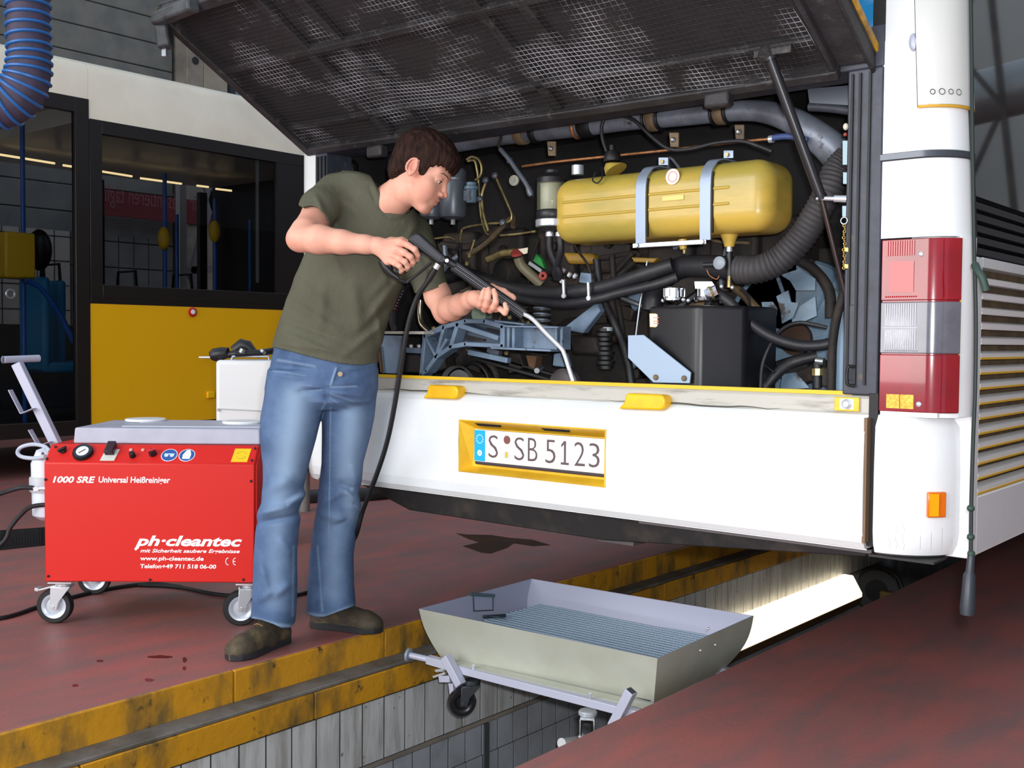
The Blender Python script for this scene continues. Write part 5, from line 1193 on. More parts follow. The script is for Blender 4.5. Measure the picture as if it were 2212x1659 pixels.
MB().tube([P(2106, 572, 2.445), P(2112, 585, 2.43), P(2122, 600, 2.42), P(2130, 628, 2.42)], .009, 10, 5).build('cord_toggle', mat('knot_green', (0, 0, 0)), PD)
# blue ribbed exhaust hose hanging at the top left
HS = thing('exhaust_hose', 'blue ribbed exhaust hose hanging in a curve at the upper left', 'hose', P(60, 0, 3.3))
hc = spline([P(64, -120, 3.3)+V(0, 0, 2.0), P(64, -120, 3.3)+V(0, 0, 1.0)]+[P(x, y, 3.3) for x, y in ((64, -120), (62, -40), (61, 60), (63, 130), (56, 178), (30, 214), (-8, 228), (-60, 222), (-112, 190), (-135, 110), (-140, 0), (-142, -120))]+[P(-142, -120, 3.3)+V(0, 0, 1.0), P(-142, -120, 3.3)+V(0, 0, 2.0)], 10)
hr = []
for i, p in enumerate(hc):
    t = i/len(hc); hr.append((p, .060+.010*min(1, max(0, (t-.31)*7))))
MB().loft(hr, 28).build('hose_skin', mat('hose_fabric', (64, 54, 74), .7, c2=(48, 44, 60), ns=20), HS)
cum = 0.0; nxt = 0.0
M_rib = mat('hose_rib_blue', (34, 92, 156), .45)
for i in range(1, len(hc)):
    sl_ = (hc[i]-hc[i-1]).length; 
    while nxt <= cum+sl_:
        f_ = (nxt-cum)/sl_; p = hc[i-1].lerp(hc[i], f_); d = (hc[i]-hc[i-1]).normalized(); t = (i-1+f_)/len(hc)
        rr = .062+.010*min(1, max(0, (t-.31)*7))
        MB().torus(p, d+Vector(RT)*.05, rr, .0052, 30, 6).build('hose_rib', M_rib, HS)
        nxt += .031 if t < .30 or t > .62 else .024
    cum += sl_
# drain grate in the floor at the left edge
DG = thing('drain_grate', 'black steel drain grate set in the red floor left of the machine', 'grate', (-3.3, 0, 0))
d0, d1 = onZ(-30, 1152), onZ(100, 1143); d2, d3 = onZ(100, 1178), onZ(-30, 1192)
for k in range(15):
    t = k/14; MB().bar(d0.lerp(d3, t)+V(0, 0, .006), d1.lerp(d2, t)+V(0, 0, .006), .005, .010).build('grate_bar', M_black, DG)
for k in range(22):
    t = k/21; MB().bar(d0.lerp(d1, t)+V(0, 0, .005), d3.lerp(d2, t)+V(0, 0, .005), .004, .008).build('grate_bar', M_black, DG)
MB().prism([d0, d1, d2, d3], (0, 0, .002)).build('drain_sump', M_black, DG)
# puddle under the bus and small spots on the floor
def blob(pts, name, m, lab, cat, z=.0012, parent=None):
    q = [onZ(x, y) for x, y in pts]
    o = MB().prism(q, (0, 0, z)).build(name, m, smooth=False)
    return tag(o, lab, cat)
M_pud = mat('water_dark', (84, 54, 26), .06, spec=.9, c2=(60, 44, 40), ns=8)
blob([(985, 1152), (1010, 1155), (1060, 1156), (1100, 1162), (1150, 1166), (1190, 1178), (1150, 1180), (1110, 1174), (1095, 1184), (1060, 1196), (1040, 1194), (1000, 1180), (1035, 1172), (1010, 1164)], 'puddle', M_pud, 'small oily brown puddle on the red floor under the bus', 'puddle')
M_spot = mat('wet_red_drop', (86, 28, 34), .25)
def spot(pts, lab): return blob(pts, 'floor_stain', M_spot, lab, 'stain', .0006)
random.seed(5)
def ell(x, y, rx, ry): return [(x+rx*math.cos(2*PI*k/12)*random.uniform(.8, 1.15), y+ry*math.sin(2*PI*k/12)*random.uniform(.75, 1.2)) for k in range(12)]
spot(ell(345, 1419, 28, 3.2), 'widest flat dark red splash on the floor, below the middle of the machine')
spot(ell(399, 1425, 5, 6), 'upper dark red drip in the vertical row right of the wide splash')
spot(ell(398, 1444, 4, 4.5), 'lower dark red drip in the vertical row right of the wide splash')
spot(ell(322, 1469, 11, 3.5), 'dark red oval drop between the wide splash and the yellow kerb')
spot(ell(162, 1481, 8, 3), 'leftmost dark red drop on the floor near the yellow kerb')
spot(ell(216, 1428, 8, 2.6), 'small dark red mark below the left half of the machine')
# white cleaning unit behind, with a spray gun lying on top
WU = thing('white_tank_unit', 'tall white plastic tank unit standing behind the red machine', 'tank', (-2.45, .95, 0))
wa, wb_ = P(465, 850, 5.35), P(598, 850, 5.35); wt = P(530, 778, 5.35).z
M_tw = mat('tank_white', (226, 228, 230), .3)
ww = (wb_-wa)
MB().prism([wa+Vector((0, 0, -wa.z+.12)), wb_+Vector((0, 0, -wb_.z+.12)), wb_+Vector((0, 0, wt-wb_.z)), wa+Vector((0, 0, wt-wa.z))], MBk*.32).build('tank_body', M_tw, WU, bevel=.02, seg=4)
p = P(470, 882, 5.345); MB().prism([p+V(0, 0, 0), P(590, 888, 5.345), P(590, 890, 5.345), P(470, 884, 5.345)], MBk*.004).build('tank_seam', mat('seam_grey', (176, 180, 184), .5), WU, smooth=False)
MB().lathe([(.006, 0), (.006, .004)], P(471, 886, 5.345), -MBk, 10).build('seam_knob', M_steel, WU)
hbq = [P(500, 778, 5.4), P(503, 770, 5.4), P(580, 770, 5.4), P(582, 778, 5.4)]
MB().tube(hbq, .006, 8, 1).build('carry_handle', M_galv, WU)
for x in (.03, .28):
    for b in (.04, .27): castor((wa.x+MA.x*x+MBk.x*b, wa.y+MA.y*x+MBk.y*b, 0), ya, .045, .028, .12, WU, M_tyre, M_rim)
SG = thing('spray_gun', 'black spray gun lying on top of the white tank unit', 'spray gun', P(510, 765, 5.45))
MB().loft([(P(430, 772, 5.42), .005), (P(456, 772, 5.42), .006)], 10).build('nozzle', M_chrome, SG)
MB().loft([(P(455, 769, 5.42), .022), (P(462, 767, 5.42), .032), (P(478, 764, 5.42), .033), (P(490, 763, 5.42), .030), (P(494, 766, 5.42), .018), (P(512, 764, 5.42), .020)], 16).build('grip', M_blackpl, SG)
MB().loft([(P(505, 758, 5.44), .026), (P(522, 745, 5.44), .032), (P(535, 748, 5.44), .03), (P(548, 762, 5.44), .022), (P(562, 766, 5.44), .018)], 14).build('gun_body', M_blackpl, SG)
MB().loft([(P(508, 764, 5.38), .016), (P(560, 762, 5.40), .014), (P(590, 758, 5.44), .018)], 12).build('hose_end', M_blackpl, SG)
MB().cyl(P(521, 762, 5.36), P(525, 754, 5.36), .016, n=12).build('coupling', M_steel, SG)
MB().cyl(P(566, 761, 5.36), P(570, 757, 5.36), .016, n=12).build('coupling', M_steel, SG)
# grey post on the floor between the mechanic's legs
gp = onZ(657, 1104)
tag(MB().lathe([(.034, 0), (.034, .28), (.030, .30)], gp, (0, 0, 1), 20).build('steel_post', mat('post_grey', (116, 112, 110), .5)), 'short grey steel post on the floor seen between the trouser legs', 'post')
hm = [onZ(662, 1086)+V(0, 0, .03), onZ(720, 1082)+V(0, 0, .03), onZ(800, 1080)+V(0, 0, .03), onZ(880, 1070)+V(0, 0, .03)]
tag(MB().tube(hm, .05, 10).build('floor_hose', M_hose), 'dark thick hose lying on the floor beneath the far side of the bus', 'hose')
# ================================================================== the second bus on the left
LX = -5.6
LB = thing('parked_bus', 'yellow city bus with cream roof band and dark windows parked at the left', 'bus', (LX-1.2, 1.0, 0))
def lx(x, y, X=LX): return onX(x, y, X)
M_cream = mat('cream_roof', (238, 232, 214), .35, c2=(230, 222, 204), ns=2)
M_dy = mat('deep_yellow', (228, 172, 16), .3, coat=.2)
M_wblk = mat('window_surround', (26, 22, 22), .35)
M_glass = mat('tinted_glass', (186, 190, 196), .02, trans=1.0, ior=1.15)
ya0, ya1 = -5.0, 4.6
yp = lx(190, 650).y      # pillar
# cream roof band: rounded section, tapering forwards
rb = MB()
prof_ = [(0.0, 2.655), (0.0, 3.0), (-.03, 3.06), (-.12, 3.10), (-.6, 3.13), (-2.4, 3.13), (-2.5, 3.0), (-2.5, 2.655)]
rb.prism([(LX+a, yp+.012, z) for a, z in prof_], (0, 2.0, 0))
o = rb.build('roof_band', M_cream, LB, ang=30)
rb = MB(); rb.prism([(LX+a, ya0, z if z > 2.7 else 2.80) for a, z in prof_], (0, yp+.01-ya0, 0)); rb.build('roof_band', M_cream, LB, ang=30)
endp = [(LX, y, z) for y, z in ((yp+2.012, 2.655), (yp+2.012, 3.0), (yp+2.1, 2.96), (4.3, 2.80), (4.5, 2.67))]
MB().prism(endp, (-2.5, 0, 0)).build('roof_end', M_cream, LB)
MB().prism([(LX-.45, ya0, 3.13), (LX-2.0, ya0, 3.13), (LX-1.9, ya0, 3.24), (LX-.6, ya0, 3.24)], (0, 6.1, 0)).build('roof_unit', mat('roof_unit_white', (216, 218, 220), .4), LB)
# body panel, windows
MB().bb((LX-.05, yp+.02, .35), (LX, 4.5, 1.285)).build('side_panel', M_dy, LB, bevel=.004)
MB().bb((LX-.04, yp+.02, 1.285), (LX+.004, 4.5, 1.335)).build('waist_rail', M_wblk, LB, bevel=.003)
mk_ = MB().lathe([(.038, 0), (.040, .008), (.030, .014)], lx(415, 674, LX+.001), (1, 0, 0), 24).build('door_release', mat('release_red', (190, 40, 34), .35), LB, label='round red emergency release with white centre')
MB().lathe([(.021, .012), (.018, .018)], lx(415, 674, LX+.001), (1, 0, 0), 18).build('release_face', mat('plastic_white', (0, 0, 0)), mk_)
mk2 = MB().bb((LX, lx(446, 853).y, lx(446, 860).z), (LX+.02, lx(461, 853).y, lx(446, 846).z)).build('side_marker', mat('marker_yellow', (250, 190, 10), .3), LB, bevel=.004)
# door: black frame with two glazed leaves, left of the pillar
def frame(y0, y1, z0, z1, w, m, nm, X0=LX-.05, X1=LX+.006):
    MB().bb((X0, y0, z0), (X1, y0+w, z1)).build(nm, m, LB, bevel=.003); MB().bb((X0, y1-w, z0), (X1, y1, z1)).build(nm, m, LB, bevel=.003)
    MB().bb((X0, y0+w, z1-w), (X1, y1-w, z1)).build(nm, m, LB, bevel=.003); MB().bb((X0, y0+w, z0), (X1, y1-w, z0+w)).build(nm, m, LB, bevel=.003)
frame(.2, yp+.015, .30, 2.80, .11, M_wblk, 'door_frame')
frame(-1.1, .2, .30, 2.80, .09, M_wblk, 'door_frame')
MB().bb((LX-.03, .26, .40), (LX-.022, yp-.08, 2.70)).build('door_glass', M_glass, LB)
MB().bb((LX-.03, -1.0, .40), (LX-.022, .14, 2.70)).build('door_glass', M_glass, LB)
MB().bb((LX-.05, ya0, .35), (LX, -1.1, 1.3)).build('side_panel', M_dy, LB)
MB().bb((LX-.03, ya0, 1.3), (LX-.02, -1.1, 2.75)).build('window_glass', M_glass, LB)
frame(yp+.02, 4.3, 1.33, 2.66, .10, M_wblk, 'window_frame')
MB().bb((LX-.03, yp+.1, 1.4), (LX-.022, 4.2, 2.6)).build('window_glass', M_glass, LB)
for x, w in ((213, .022), (562, .022)):
    q = lx(x, 500); MB().bb((LX-.05, q.y-w/2, lx(x, 610).z-.0), (LX-.034, q.y+w/2, 2.56)).build('window_strip', mat('pale_strip', (120, 120, 116), .5), LB)
MB().bb((LX-.04, 3.4, 1.35), (LX+.003, 4.4, 2.65)).build('dark_panel', M_wblk, LB)
# far side, floor, ends
FX = LX-2.5
MB().bb((FX, ya0, .35), (FX+.05, 4.5, 1.15)).build('far_panel', mat('interior_grey', (70, 72, 78), .6), LB)
MB().bb((FX+.02, ya0, 2.75), (FX+.06, 4.5, 3.0)).build('far_cove', mat('interior_dark', (30, 30, 33), .6), LB)
for y in (-3.6, -1.9, -.3, 1.5, 3.1, 4.3): MB().bb((FX, y, 1.15), (FX+.06, y+.09, 2.6)).build('far_pillar', mat('interior_dark', (0, 0, 0)), LB)
MB().bb((FX, ya0, .30), (LX, 4.5, .36)).build('bus_floor', mat('interior_dark', (0, 0, 0)), LB)
MB().bb((FX, ya0-.05, .3), (LX, ya0, 3.0)).build('end_wall', M_wblk, LB)
MB().bb((FX, 4.5, .3), (LX, 4.55, 3.0)).build('end_wall', M_wblk, LB)
MB().bb((FX, ya0, 2.97), (LX-.02, 4.5, 3.0)).build('ceiling_lining', mat('interior_dark', (0, 0, 0)), LB)
# interior: blue grab poles, yellow ticket boxes, blue seats
M_pole = mat('pole_blue', (30, 90, 170), .35); M_val = mat('validator_yellow', (214, 170, 20), .4)
def pole(px_, X, z0=.36, z1=2.9):
    q = onX(px_, 500, X); return MB().cyl((X, q.y, z0), (X, q.y, z1), .018, n=12).build('grab_pole', M_pole, LB)
pole(50, LX-.5); p1 = pole(356, LX-.7, .36, 2.45); p2 = pole(464, LX-.8, .36, 2.3); pole(382, LX-1.4, .36, 2.2); pole(540, LX-1.2, .36, 2.2)
for px_, X, py_ in ((354, LX-.67, 515), (463, LX-.77, 500)):
    q = onX(px_, py_, X); MB().ball(q, (.05, .055, .10), 14, 10).build('ticket_validator', M_val, LB)
q = onX(38, 550, LX-.42); MB().bb((q.x-.12, q.y-.13, q.z-.18), (q.x+.08, q.y+.10, q.z+.16)).build('ticket_machine', M_val, LB, bevel=.015)
q = onX(85, 540, LX-.5); MB().ball(q, (.1, .09, .16), 14, 10).build('ticket_machine_back', M_wblk, LB)
M_seat = mat('seat_blue', (46, 130, 178), .5)
for px_, X in ((100, LX-.9), (135, LX-1.3), (300, LX-1.6), (420, LX-1.6)):
    q = onX(px_, 600, X); s_ = MB().bb((X-.42, q.y-.03, 1.0-.25), (X, q.y+.04, 1.52)).build('seat', M_seat, LB, bevel=.03)
    MB().bb((X-.42, q.y, .74), (X, q.y+.4, .82)).build('seat_cushion', M_seat, s_, bevel=.02)
    MB().tube([(X-.38, q.y, 1.50), (X-.36, q.y, 1.66), (X-.06, q.y, 1.66), (X-.04, q.y, 1.50)], .014, 8, 1).build('seat_handle', M_black, s_)
MB().tube([onX(55, 605, LX-.3), onX(90, 625, LX-.3), onX(130, 680, LX-.3), onX(160, 740, LX-.3)], .02, 10).build('curved_rail', M_pole, LB)
q = onX(23, 635, LX-.02); MB().torus(q, (1, 0, 0), .03, .008, 20, 6).build('door_handle', M_steel, LB)
for (x, y, z) in ((-5.95, ya0+1.0, 0), (-7.7, ya0+1.0, 0), (-5.95, 3.9, 0), (-7.7, 3.9, 0)): bus_wheel(x, y, LB)
# lattice column and red banner added behind the glass as window reflections; strip lights
for px0, pxb, nm in ((392, 0, ''), (492, 0, '')): pass
XB = -8.4
LT = thing('lattice_column', 'steel cross-braced column added behind the parked bus to imitate a window reflection', 'column', (XB, onX(440, 600, XB).y, 0))
M_lat = mat('lattice_pale', (150, 146, 146), .6)
for x in (392, 494):
    q = onX(x, 450, XB); MB().bb((XB-.05, q.y-.04, 0), (XB+.03, q.y+.04, 3.6)).build('chord', M_lat, LT)
for a, b in (((415, 295), (490, 560)), ((485, 310), (415, 590)), ((395, 585), (495, 578)), ((412, 590), (432, 650)), ((490, 590), (478, 650)), ((415, 295), (440, 390))):
    MB().bar(onX(*a, XB), onX(*b, XB), .08, .05, (1, 0, 0)).build('brace', M_lat, LT)
M_tube = mat('tube_light', (255, 224, 160), .5, emit=1.7)
XS = LX-1.6
for k, (a, b) in enumerate((((0, 334), (118, 353)), ((136, 357), (190, 365)), ((193, 366), (285, 381)), ((303, 385), (392, 397)), ((425, 401), (450, 404)), ((466, 408), (500, 412)))):
    o = MB().cyl(onX(*a, XS), onX(*b, XS), .010, n=8).build('strip_light', M_tube, LB)
bq0, bq1 = onX(195, 430, -9.75), onX(500, 455, -9.75)
BN = thing('red_banner', 'dim red banner with mirrored white words, added to imitate a parked bus window reflection', 'banner', (-9.8, bq0.y, 0))  # mirrored banner stands in for one reflected in the bus window
zt_, zb_ = onX(350, 425, -9.8).z, onX(350, 478, -9.8).z
MB().bb((-9.79, bq0.y, zb_), (-9.76, bq1.y, zt_)).build('cloth', mat('banner_red', (104, 22, 30), .7), BN)
lettering('Wir präsentieren täglich', (-9.757, bq1.y-.35, zb_+.16), (0, -1, 0), (0, 0, 1), .3, mat('banner_letters', (130, 74, 76), .6), BN, width=(bq1.y-bq0.y)*.8)
tw = thing('tiled_partition', 'pale tiled partition seen through the door of the parked bus', 'partition', (-9.9, 1, 0))
t0, t1 = onX(2, 500, -9.9), onX(150, 500, -9.9)
MB().bb((-9.95, t0.y-1, 0), (-9.9, t1.y, 2.25)).build('partition_wall', mat('partition_tile', (170, 162, 154), .5), tw)
for k in range(16): MB().bb((-9.9, t0.y-1+k*.2, .3), (-9.895, t0.y-.99+k*.2, 2.25)).build('tile_joint', M_grout, tw)
for k in range(7): MB().bb((-9.9, t0.y-1, .5+k*.28), (-9.895, t1.y, .51+k*.28)).build('tile_joint', M_grout, tw)
# lattice columns on the right, mirrored in the near bus window
lattice(2.96, 6.0, 0, 6.5, .30, 'cross-braced steel column mirrored in the right bus window, nearer one')
lattice(3.30, 8.6, 0, 6.5, .42, 'cross-braced steel column mirrored in the right bus window, farther one')
dt = MB().cyl((2.6, 9.6, 4.0), (6.8, 9.6, 4.0), .28, n=24).build('ventilation_duct', mat('duct_metal', (150, 156, 158), .35, .6)); tag(dt, 'round metal ventilation duct mirrored in the right bus window', 'duct')
# ================================================================== the mechanic
# bodies are grown from blended distance fields and skinned as one surface
B3 = np.array([RT, UP, FW])            # right, up, away
def cl(x, y, d): return np.array([(x-CX)/FOC*d, -(y-CY)/FOC*d, d])   # measured point in the right/up/away frame
class Field:
    def __init__(s, lo, hi, h):
        s.lo = np.array(lo, float); s.h = h
        s.n = np.maximum(2, np.ceil((np.array(hi)-s.lo)/h).astype(int)+1)
        s.D = np.full(s.n, 1.0, np.float32)
        s.ax = [s.lo[i]+h*np.arange(s.n[i]) for i in range(3)]
    def sl(s, lo, hi):
        a = np.clip(np.floor((np.array(lo)-s.lo)/s.h).astype(int), 0, s.n-1); b = np.clip(np.ceil((np.array(hi)-s.lo)/s.h).astype(int)+1, 1, s.n)
        if np.any(b <= a): return None, None
        S = tuple(slice(a[i], b[i]) for i in range(3))
        return S, np.meshgrid(*[s.ax[i][S[i]].astype(np.float32) for i in range(3)], indexing='ij')
    def put(s, f, lo, hi, k, op='u'):
        S, G = s.sl(np.array(lo)-k*2-.01, np.array(hi)+k*2+.01)
        if S is None: return
        d = f(*G); A = s.D[S]
        if op == 'u':
            t = np.clip(.5+.5*(d-A)/k, 0, 1); s.D[S] = d*(1-t)+A*t-k*t*(1-t)
        else:
            d = -d; t = np.clip(.5-.5*(d-A)/k, 0, 1); s.D[S] = d*(1-t)+A*t+k*t*(1-t)
    def cone(s, p, r0, q, r1, k=.01, op='u', flat=None):
        p = np.array(p, float); q = np.array(q, float); d = q-p; L2 = max(float(d@d), 1e-9)
        def f(x, y, z):
            t = np.clip(((x-p[0])*d[0]+(y-p[1])*d[1]+(z-p[2])*d[2])/L2, 0, 1)
            return np.sqrt((x-p[0]-t*d[0])**2+(y-p[1]-t*d[1])**2+(z-p[2]-t*d[2])**2)-(r0+(r1-r0)*t)
        m = max(r0, r1); s.put(f, np.minimum(p, q)-m, np.maximum(p, q)+m, k, op)
    def ell(s, c, r, k=.01, op='u', rot=None):
        c = np.array(c, float); r = np.array(r, float); M = np.eye(3) if rot is None else np.array(Euler(rot).to_matrix().transposed())
        def f(x, y, z):
            a, b, g = x-c[0], y-c[1], z-c[2]
            u = M[0][0]*a+M[0][1]*b+M[0][2]*g; v = M[1][0]*a+M[1][1]*b+M[1][2]*g; w = M[2][0]*a+M[2][1]*b+M[2][2]*g
            k0 = np.sqrt((u/r[0])**2+(v/r[1])**2+(w/r[2])**2); k1 = np.sqrt((u/r[0]**2)**2+(v/r[1]**2)**2+(w/r[2]**2)**2)
            return k0*(k0-1)/np.maximum(k1, 1e-6)
        m = max(r); s.put(f, c-m, c+m, k, op)
    def chain(s, pts, k=.008, op='u'):
        for (p, r), (q, r2) in zip(pts, pts[1:]): s.cone(p, r, q, r2, k, op)
    def mesh(s):
        D = s.D; D[0] = D[-1] = 1; D[:, 0] = D[:, -1] = 1; D[:, :, 0] = D[:, :, -1] = 1
        I = D < 0; n = s.n
        cnt = np.zeros(n-1, np.int8)
        for i in (0, 1):
            for j in (0, 1):
                for k in (0, 1): cnt += I[i:n[0]-1+i, j:n[1]-1+j, k:n[2]-1+k]
        act = (cnt > 0) & (cnt < 8); idx = np.full(n-1, -1, np.int64); C_ = np.argwhere(act); idx[act] = np.arange(len(C_))
        acc = np.zeros((len(C_), 3)); w = np.zeros(len(C_))
        cor = [(i, j, k) for i in (0, 1) for j in (0, 1) for k in (0, 1)]
        for a in cor:
            for ax_ in range(3):
                if a[ax_]: continue
                b = list(a); b[ax_] = 1
                va = D[C_[:, 0]+a[0], C_[:, 1]+a[1], C_[:, 2]+a[2]]; vb = D[C_[:, 0]+b[0], C_[:, 1]+b[1], C_[:, 2]+b[2]]
                m = (va < 0) != (vb < 0); t = va/np.where(m, va-vb, 1)
                pt = np.array(a, float)[None]+t[:, None]*(np.array(b)-np.array(a))[None]
                acc[m] += pt[m]; w[m] += 1
        V_ = s.lo+(C_+acc/np.maximum(w, 1)[:, None])*s.h
        F_ = []
        for ax_ in range(3):
            sl0 = [slice(None)]*3; sl1 = [slice(None)]*3; sl0[ax_] = slice(0, n[ax_]-1); sl1[ax_] = slice(1, n[ax_])
            E_ = np.argwhere(I[tuple(sl0)] != I[tuple(sl1)]); o = [i for i in range(3) if i != ax_]
            E_ = E_[(E_[:, o[0]] > 0) & (E_[:, o[1]] > 0) & (E_[:, o[0]] < n[o[0]]-1) & (E_[:, o[1]] < n[o[1]]-1)]
            q = []
            for da, db in ((1, 1), (0, 1), (0, 0), (1, 0)):
                e2 = E_.copy(); e2[:, o[0]] -= da; e2[:, o[1]] -= db; q.append(idx[e2[:, 0], e2[:, 1], e2[:, 2]])
            F_.append(np.stack(q, 1))
        F_ = np.concatenate(F_); return V_, F_[(F_ >= 0).all(1)]
def grown(name, parts, m, parent, smooth_it=2, label=None, attr=None):
    """parts: list of (verts in world, faces)"""
    Vs = []; Fs = []; o = 0
    for V_, F_ in parts: Vs.append(V_); Fs.append(F_+o); o += len(V_)
    Vs = np.concatenate(Vs); Fs = np.concatenate(Fs)
    me = bpy.data.meshes.new(name); off = np.array(parent['_o'])
    me.from_pydata((Vs-off).tolist(), [], Fs.tolist())
    bm = bmesh.new(); bm.from_mesh(me)
    for _ in range(smooth_it): bmesh.ops.smooth_vert(bm, verts=bm.verts, factor=.5, use_axis_x=True, use_axis_y=True, use_axis_z=True)
    bmesh.ops.recalc_face_normals(bm, faces=bm.faces); bm.to_mesh(me); bm.free()
    me.polygons.foreach_set('use_smooth', [True]*len(me.polygons))
    if attr is not None:
        ca = me.attributes.new('wear', 'FLOAT', 'POINT'); ca.data.foreach_set('value', attr(Vs).astype(np.float32))
    me.materials.append(m); o = bpy.data.objects.new(name, me); COL.objects.link(o); o.parent = parent; o['_o'] = tuple(off)
    if label: o['label'] = label
    return o
def camw(V_): return np.array(CAM)+V_@B3
def attr_mix(m, c, fac=1.0):
    nt = m.node_tree; b = nt.nodes['Principled BSDF']; a = nt.nodes.new('ShaderNodeAttribute'); a.attribute_name = 'wear'
    mx = nt.nodes.new('ShaderNodeMix'); mx.data_type = 'RGBA'; mx.inputs['B'].default_value = lin(c)
    src = b.inputs['Base Color'].links[0].from_socket if b.inputs['Base Color'].links else None
    if src: nt.links.new(src, mx.inputs['A'])
    else: mx.inputs['A'].default_value = b.inputs['Base Color'].default_value
    nt.links.new(a.outputs['Fac'], mx.inputs['Factor']); nt.links.new(mx.outputs['Result'], b.inputs['Base Color'])
PS = thing('person', 'young man in olive t-shirt and faded jeans spraying into the engine bay', 'person', (-.83, -.24, 0))
M_skin = mat('skin', (228, 172, 150), .5, spec=.35, c2=(220, 158, 136), ns=14)
M_skin.node_tree.nodes['Principled BSDF'].inputs['Subsurface Weight'].default_value = .12
M_skin.node_tree.nodes['Principled BSDF'].inputs['Subsurface Radius'].default_value = (.012, .005, .003)
attr_mix(M_skin, (196, 84, 76))
# ---- head and neck, in the head's own frame (x his left, y forward, z up)
HC = np.array([-.29781, .67599, 3.52]); HS = .983
HB = np.array([[.15973, -.01841, .98699], [.87537, -.45952, -.15023], [.45631, .88798, -.05728]])
def toh(p): return (HB@(np.array(p)-HC))/HS
def fromh(V_): return camw(HC+(V_*HS)@HB)
hf = Field((-.13, -.20, -.22), (.14, .14, .16), .0022)
hf.ell((0, -.012, .052), (.072, .094, .084), .01); hf.ell((0, .020, .040), (.066, .070, .072), .015)
hf.ell((0, .045, -.03), (.050, .050, .070), .022)                        # face mask
hf.cone((0, .052, -.085), .024, (0, .070, -.092), .019, .016)            # chin
for s_ in (-1, 1):
    hf.cone((s_*.050, .010, -.050), .016, (s_*.018, .066, -.090), .018, .016)    # jaw
    hf.ell((s_*.044, .050, -.018), (.018, .022, .018), .022); hf.ell((s_*.034, .044, -.042), (.028, .038, .036), .022)             # cheeks
    hf.cone((s_*.012, .085, .028), .010, (s_*.038, .070, .030), .008, .022)      # brow ridge
hf.cone((0, .082, .022), .009, (0, .106, -.020), .0075, .009)            # nose
hf.ell((0, .110, -.026), (.0095, .010, .0085), .008)
for s_ in (-1, 1):
    hf.ell((s_*.012, .099, -.030), (.008, .011, .008), .005)
    hf.ell((s_*.031, .095, .006), (.016, .015, .010), .012, 's')         # eye socket
hf.ell((0, .076, -.058), (.026, .020, .022), .012)                       # mouth mound
hf.cone((-.018, .086, -.053), .0042, (0, .0965, -.0505), .0048, .003); hf.cone((.018, .086, -.053), .0042, (0, .0965, -.0505), .0048, .003)
hf.cone((-.015, .084, -.061), .0048, (0, .093, -.0625), .0058, .003); hf.cone((.015, .084, -.061), .0048, (0, .093, -.0625), .0058, .003)
hf.cone((-.022, .090, -.0563), .0013, (0, .1035, -.0563), .0013, .0015, 's'); hf.cone((.022, .090, -.0563), .0013, (0, .1035, -.0563), .0013, .0015, 's')
for s_ in (-1, 1):
    hf.ell((s_*.0062, .108, -.0350), (.0034, .006, .0034), .002, 's')    # nostril
    hf.ell((s_*.031, .0735, .007), (.0135, .0130, .0130), .002)          # eyeball behind lids
    hf.cone((s_*.043, .0725, .006), .0032, (s_*.030, .0822, .0125), .0042, .006); hf.cone((s_*.030, .0822, .0125), .0042, (s_*.019, .079, .009), .0032, .006); hf.cone((s_*.042, .073, -.001), .003, (s_*.022, .080, -.003), .003, .006)   # upper lid
    # ear
    e0 = np.array([s_*.074, -.006, .004])
    hf.ell(e0+(s_*.004, 0, 0), (.010, .018, .030), .004, rot=(.18, 0, -s_*.35))
    hf.ell(e0+(s_*.014, .004, .004), (.007, .010, .017), .003, 's')
    rim_ = [e0+np.array([s_*(.010+.004*math.sin(t)), -.016*math.sin(t)-.001+.004*math.cos(t)*.6, .024*math.cos(t)+.004]) for t in np.linspace(-.5, PI*.95, 9)]
    for a, b in zip(rim_, rim_[1:]): hf.cone(a, .0036, b, .0036, .002)
    hf.ell(e0+(s_*.008, .004, -.022), (.006, .008, .010), .003)
    hf.ell(e0+(s_*.006, .014, -.002), (.004, .004, .006), .003)
n0 = toh(cl(884, 398, 3.53)); n1 = toh(cl(842, 436, 3.58)); n2 = toh(cl(815, 470, 3.62))
hf.cone(n0, .054, n1, .055, .02); hf.cone(n1, .055, n2, .060, .02)
hf.cone(toh(cl(893, 385, 3.49)), .022, toh(cl(862, 446, 3.56)), .014, .022)      # neck muscle
hf.cone(toh(cl(878, 415, 3.52)), .043, toh(cl(852, 446, 3.590)), .034, .02)
HV, HF = hf.mesh()
def skin_attr(W_):
    loc = ((W_-np.array(CAM))@B3.T-HC)@HB.T/HS
    a = np.zeros(len(W_))
    lip = np.exp(-(((loc[:, 2]+.0565)/.0085)**2+(loc[:, 0]/.020)**4))*(loc[:, 1] > .078)*(np.linalg.norm(loc, axis=1) < .16); a += lip*.5
    ear = np.exp(-(((np.abs(loc[:, 0])-.084)/.010)**2+((loc[:, 1]+.008)/.022)**2+((loc[:, 2]-.004)/.034)**2)); a += ear*.42
    nose = np.exp(-((loc[:, 0]/.014)**2+((loc[:, 1]-.108)/.02)**2+((loc[:, 2]+.026)/.016)**2)); a += nose*.22
    ck = np.exp(-(((np.abs(loc[:, 0])-.045)/.02)**2+((loc[:, 1]-.062)/.03)**2+((loc[:, 2]+.025)/.02)**2)); a += ck*.15
    cc_ = (W_-np.array(CAM))@B3.T
    for q, s0, am in KN_: a += am*np.exp(-np.sum((cc_-q)**2, 1)/s0**2)
    return np.clip(a, 0, 1)
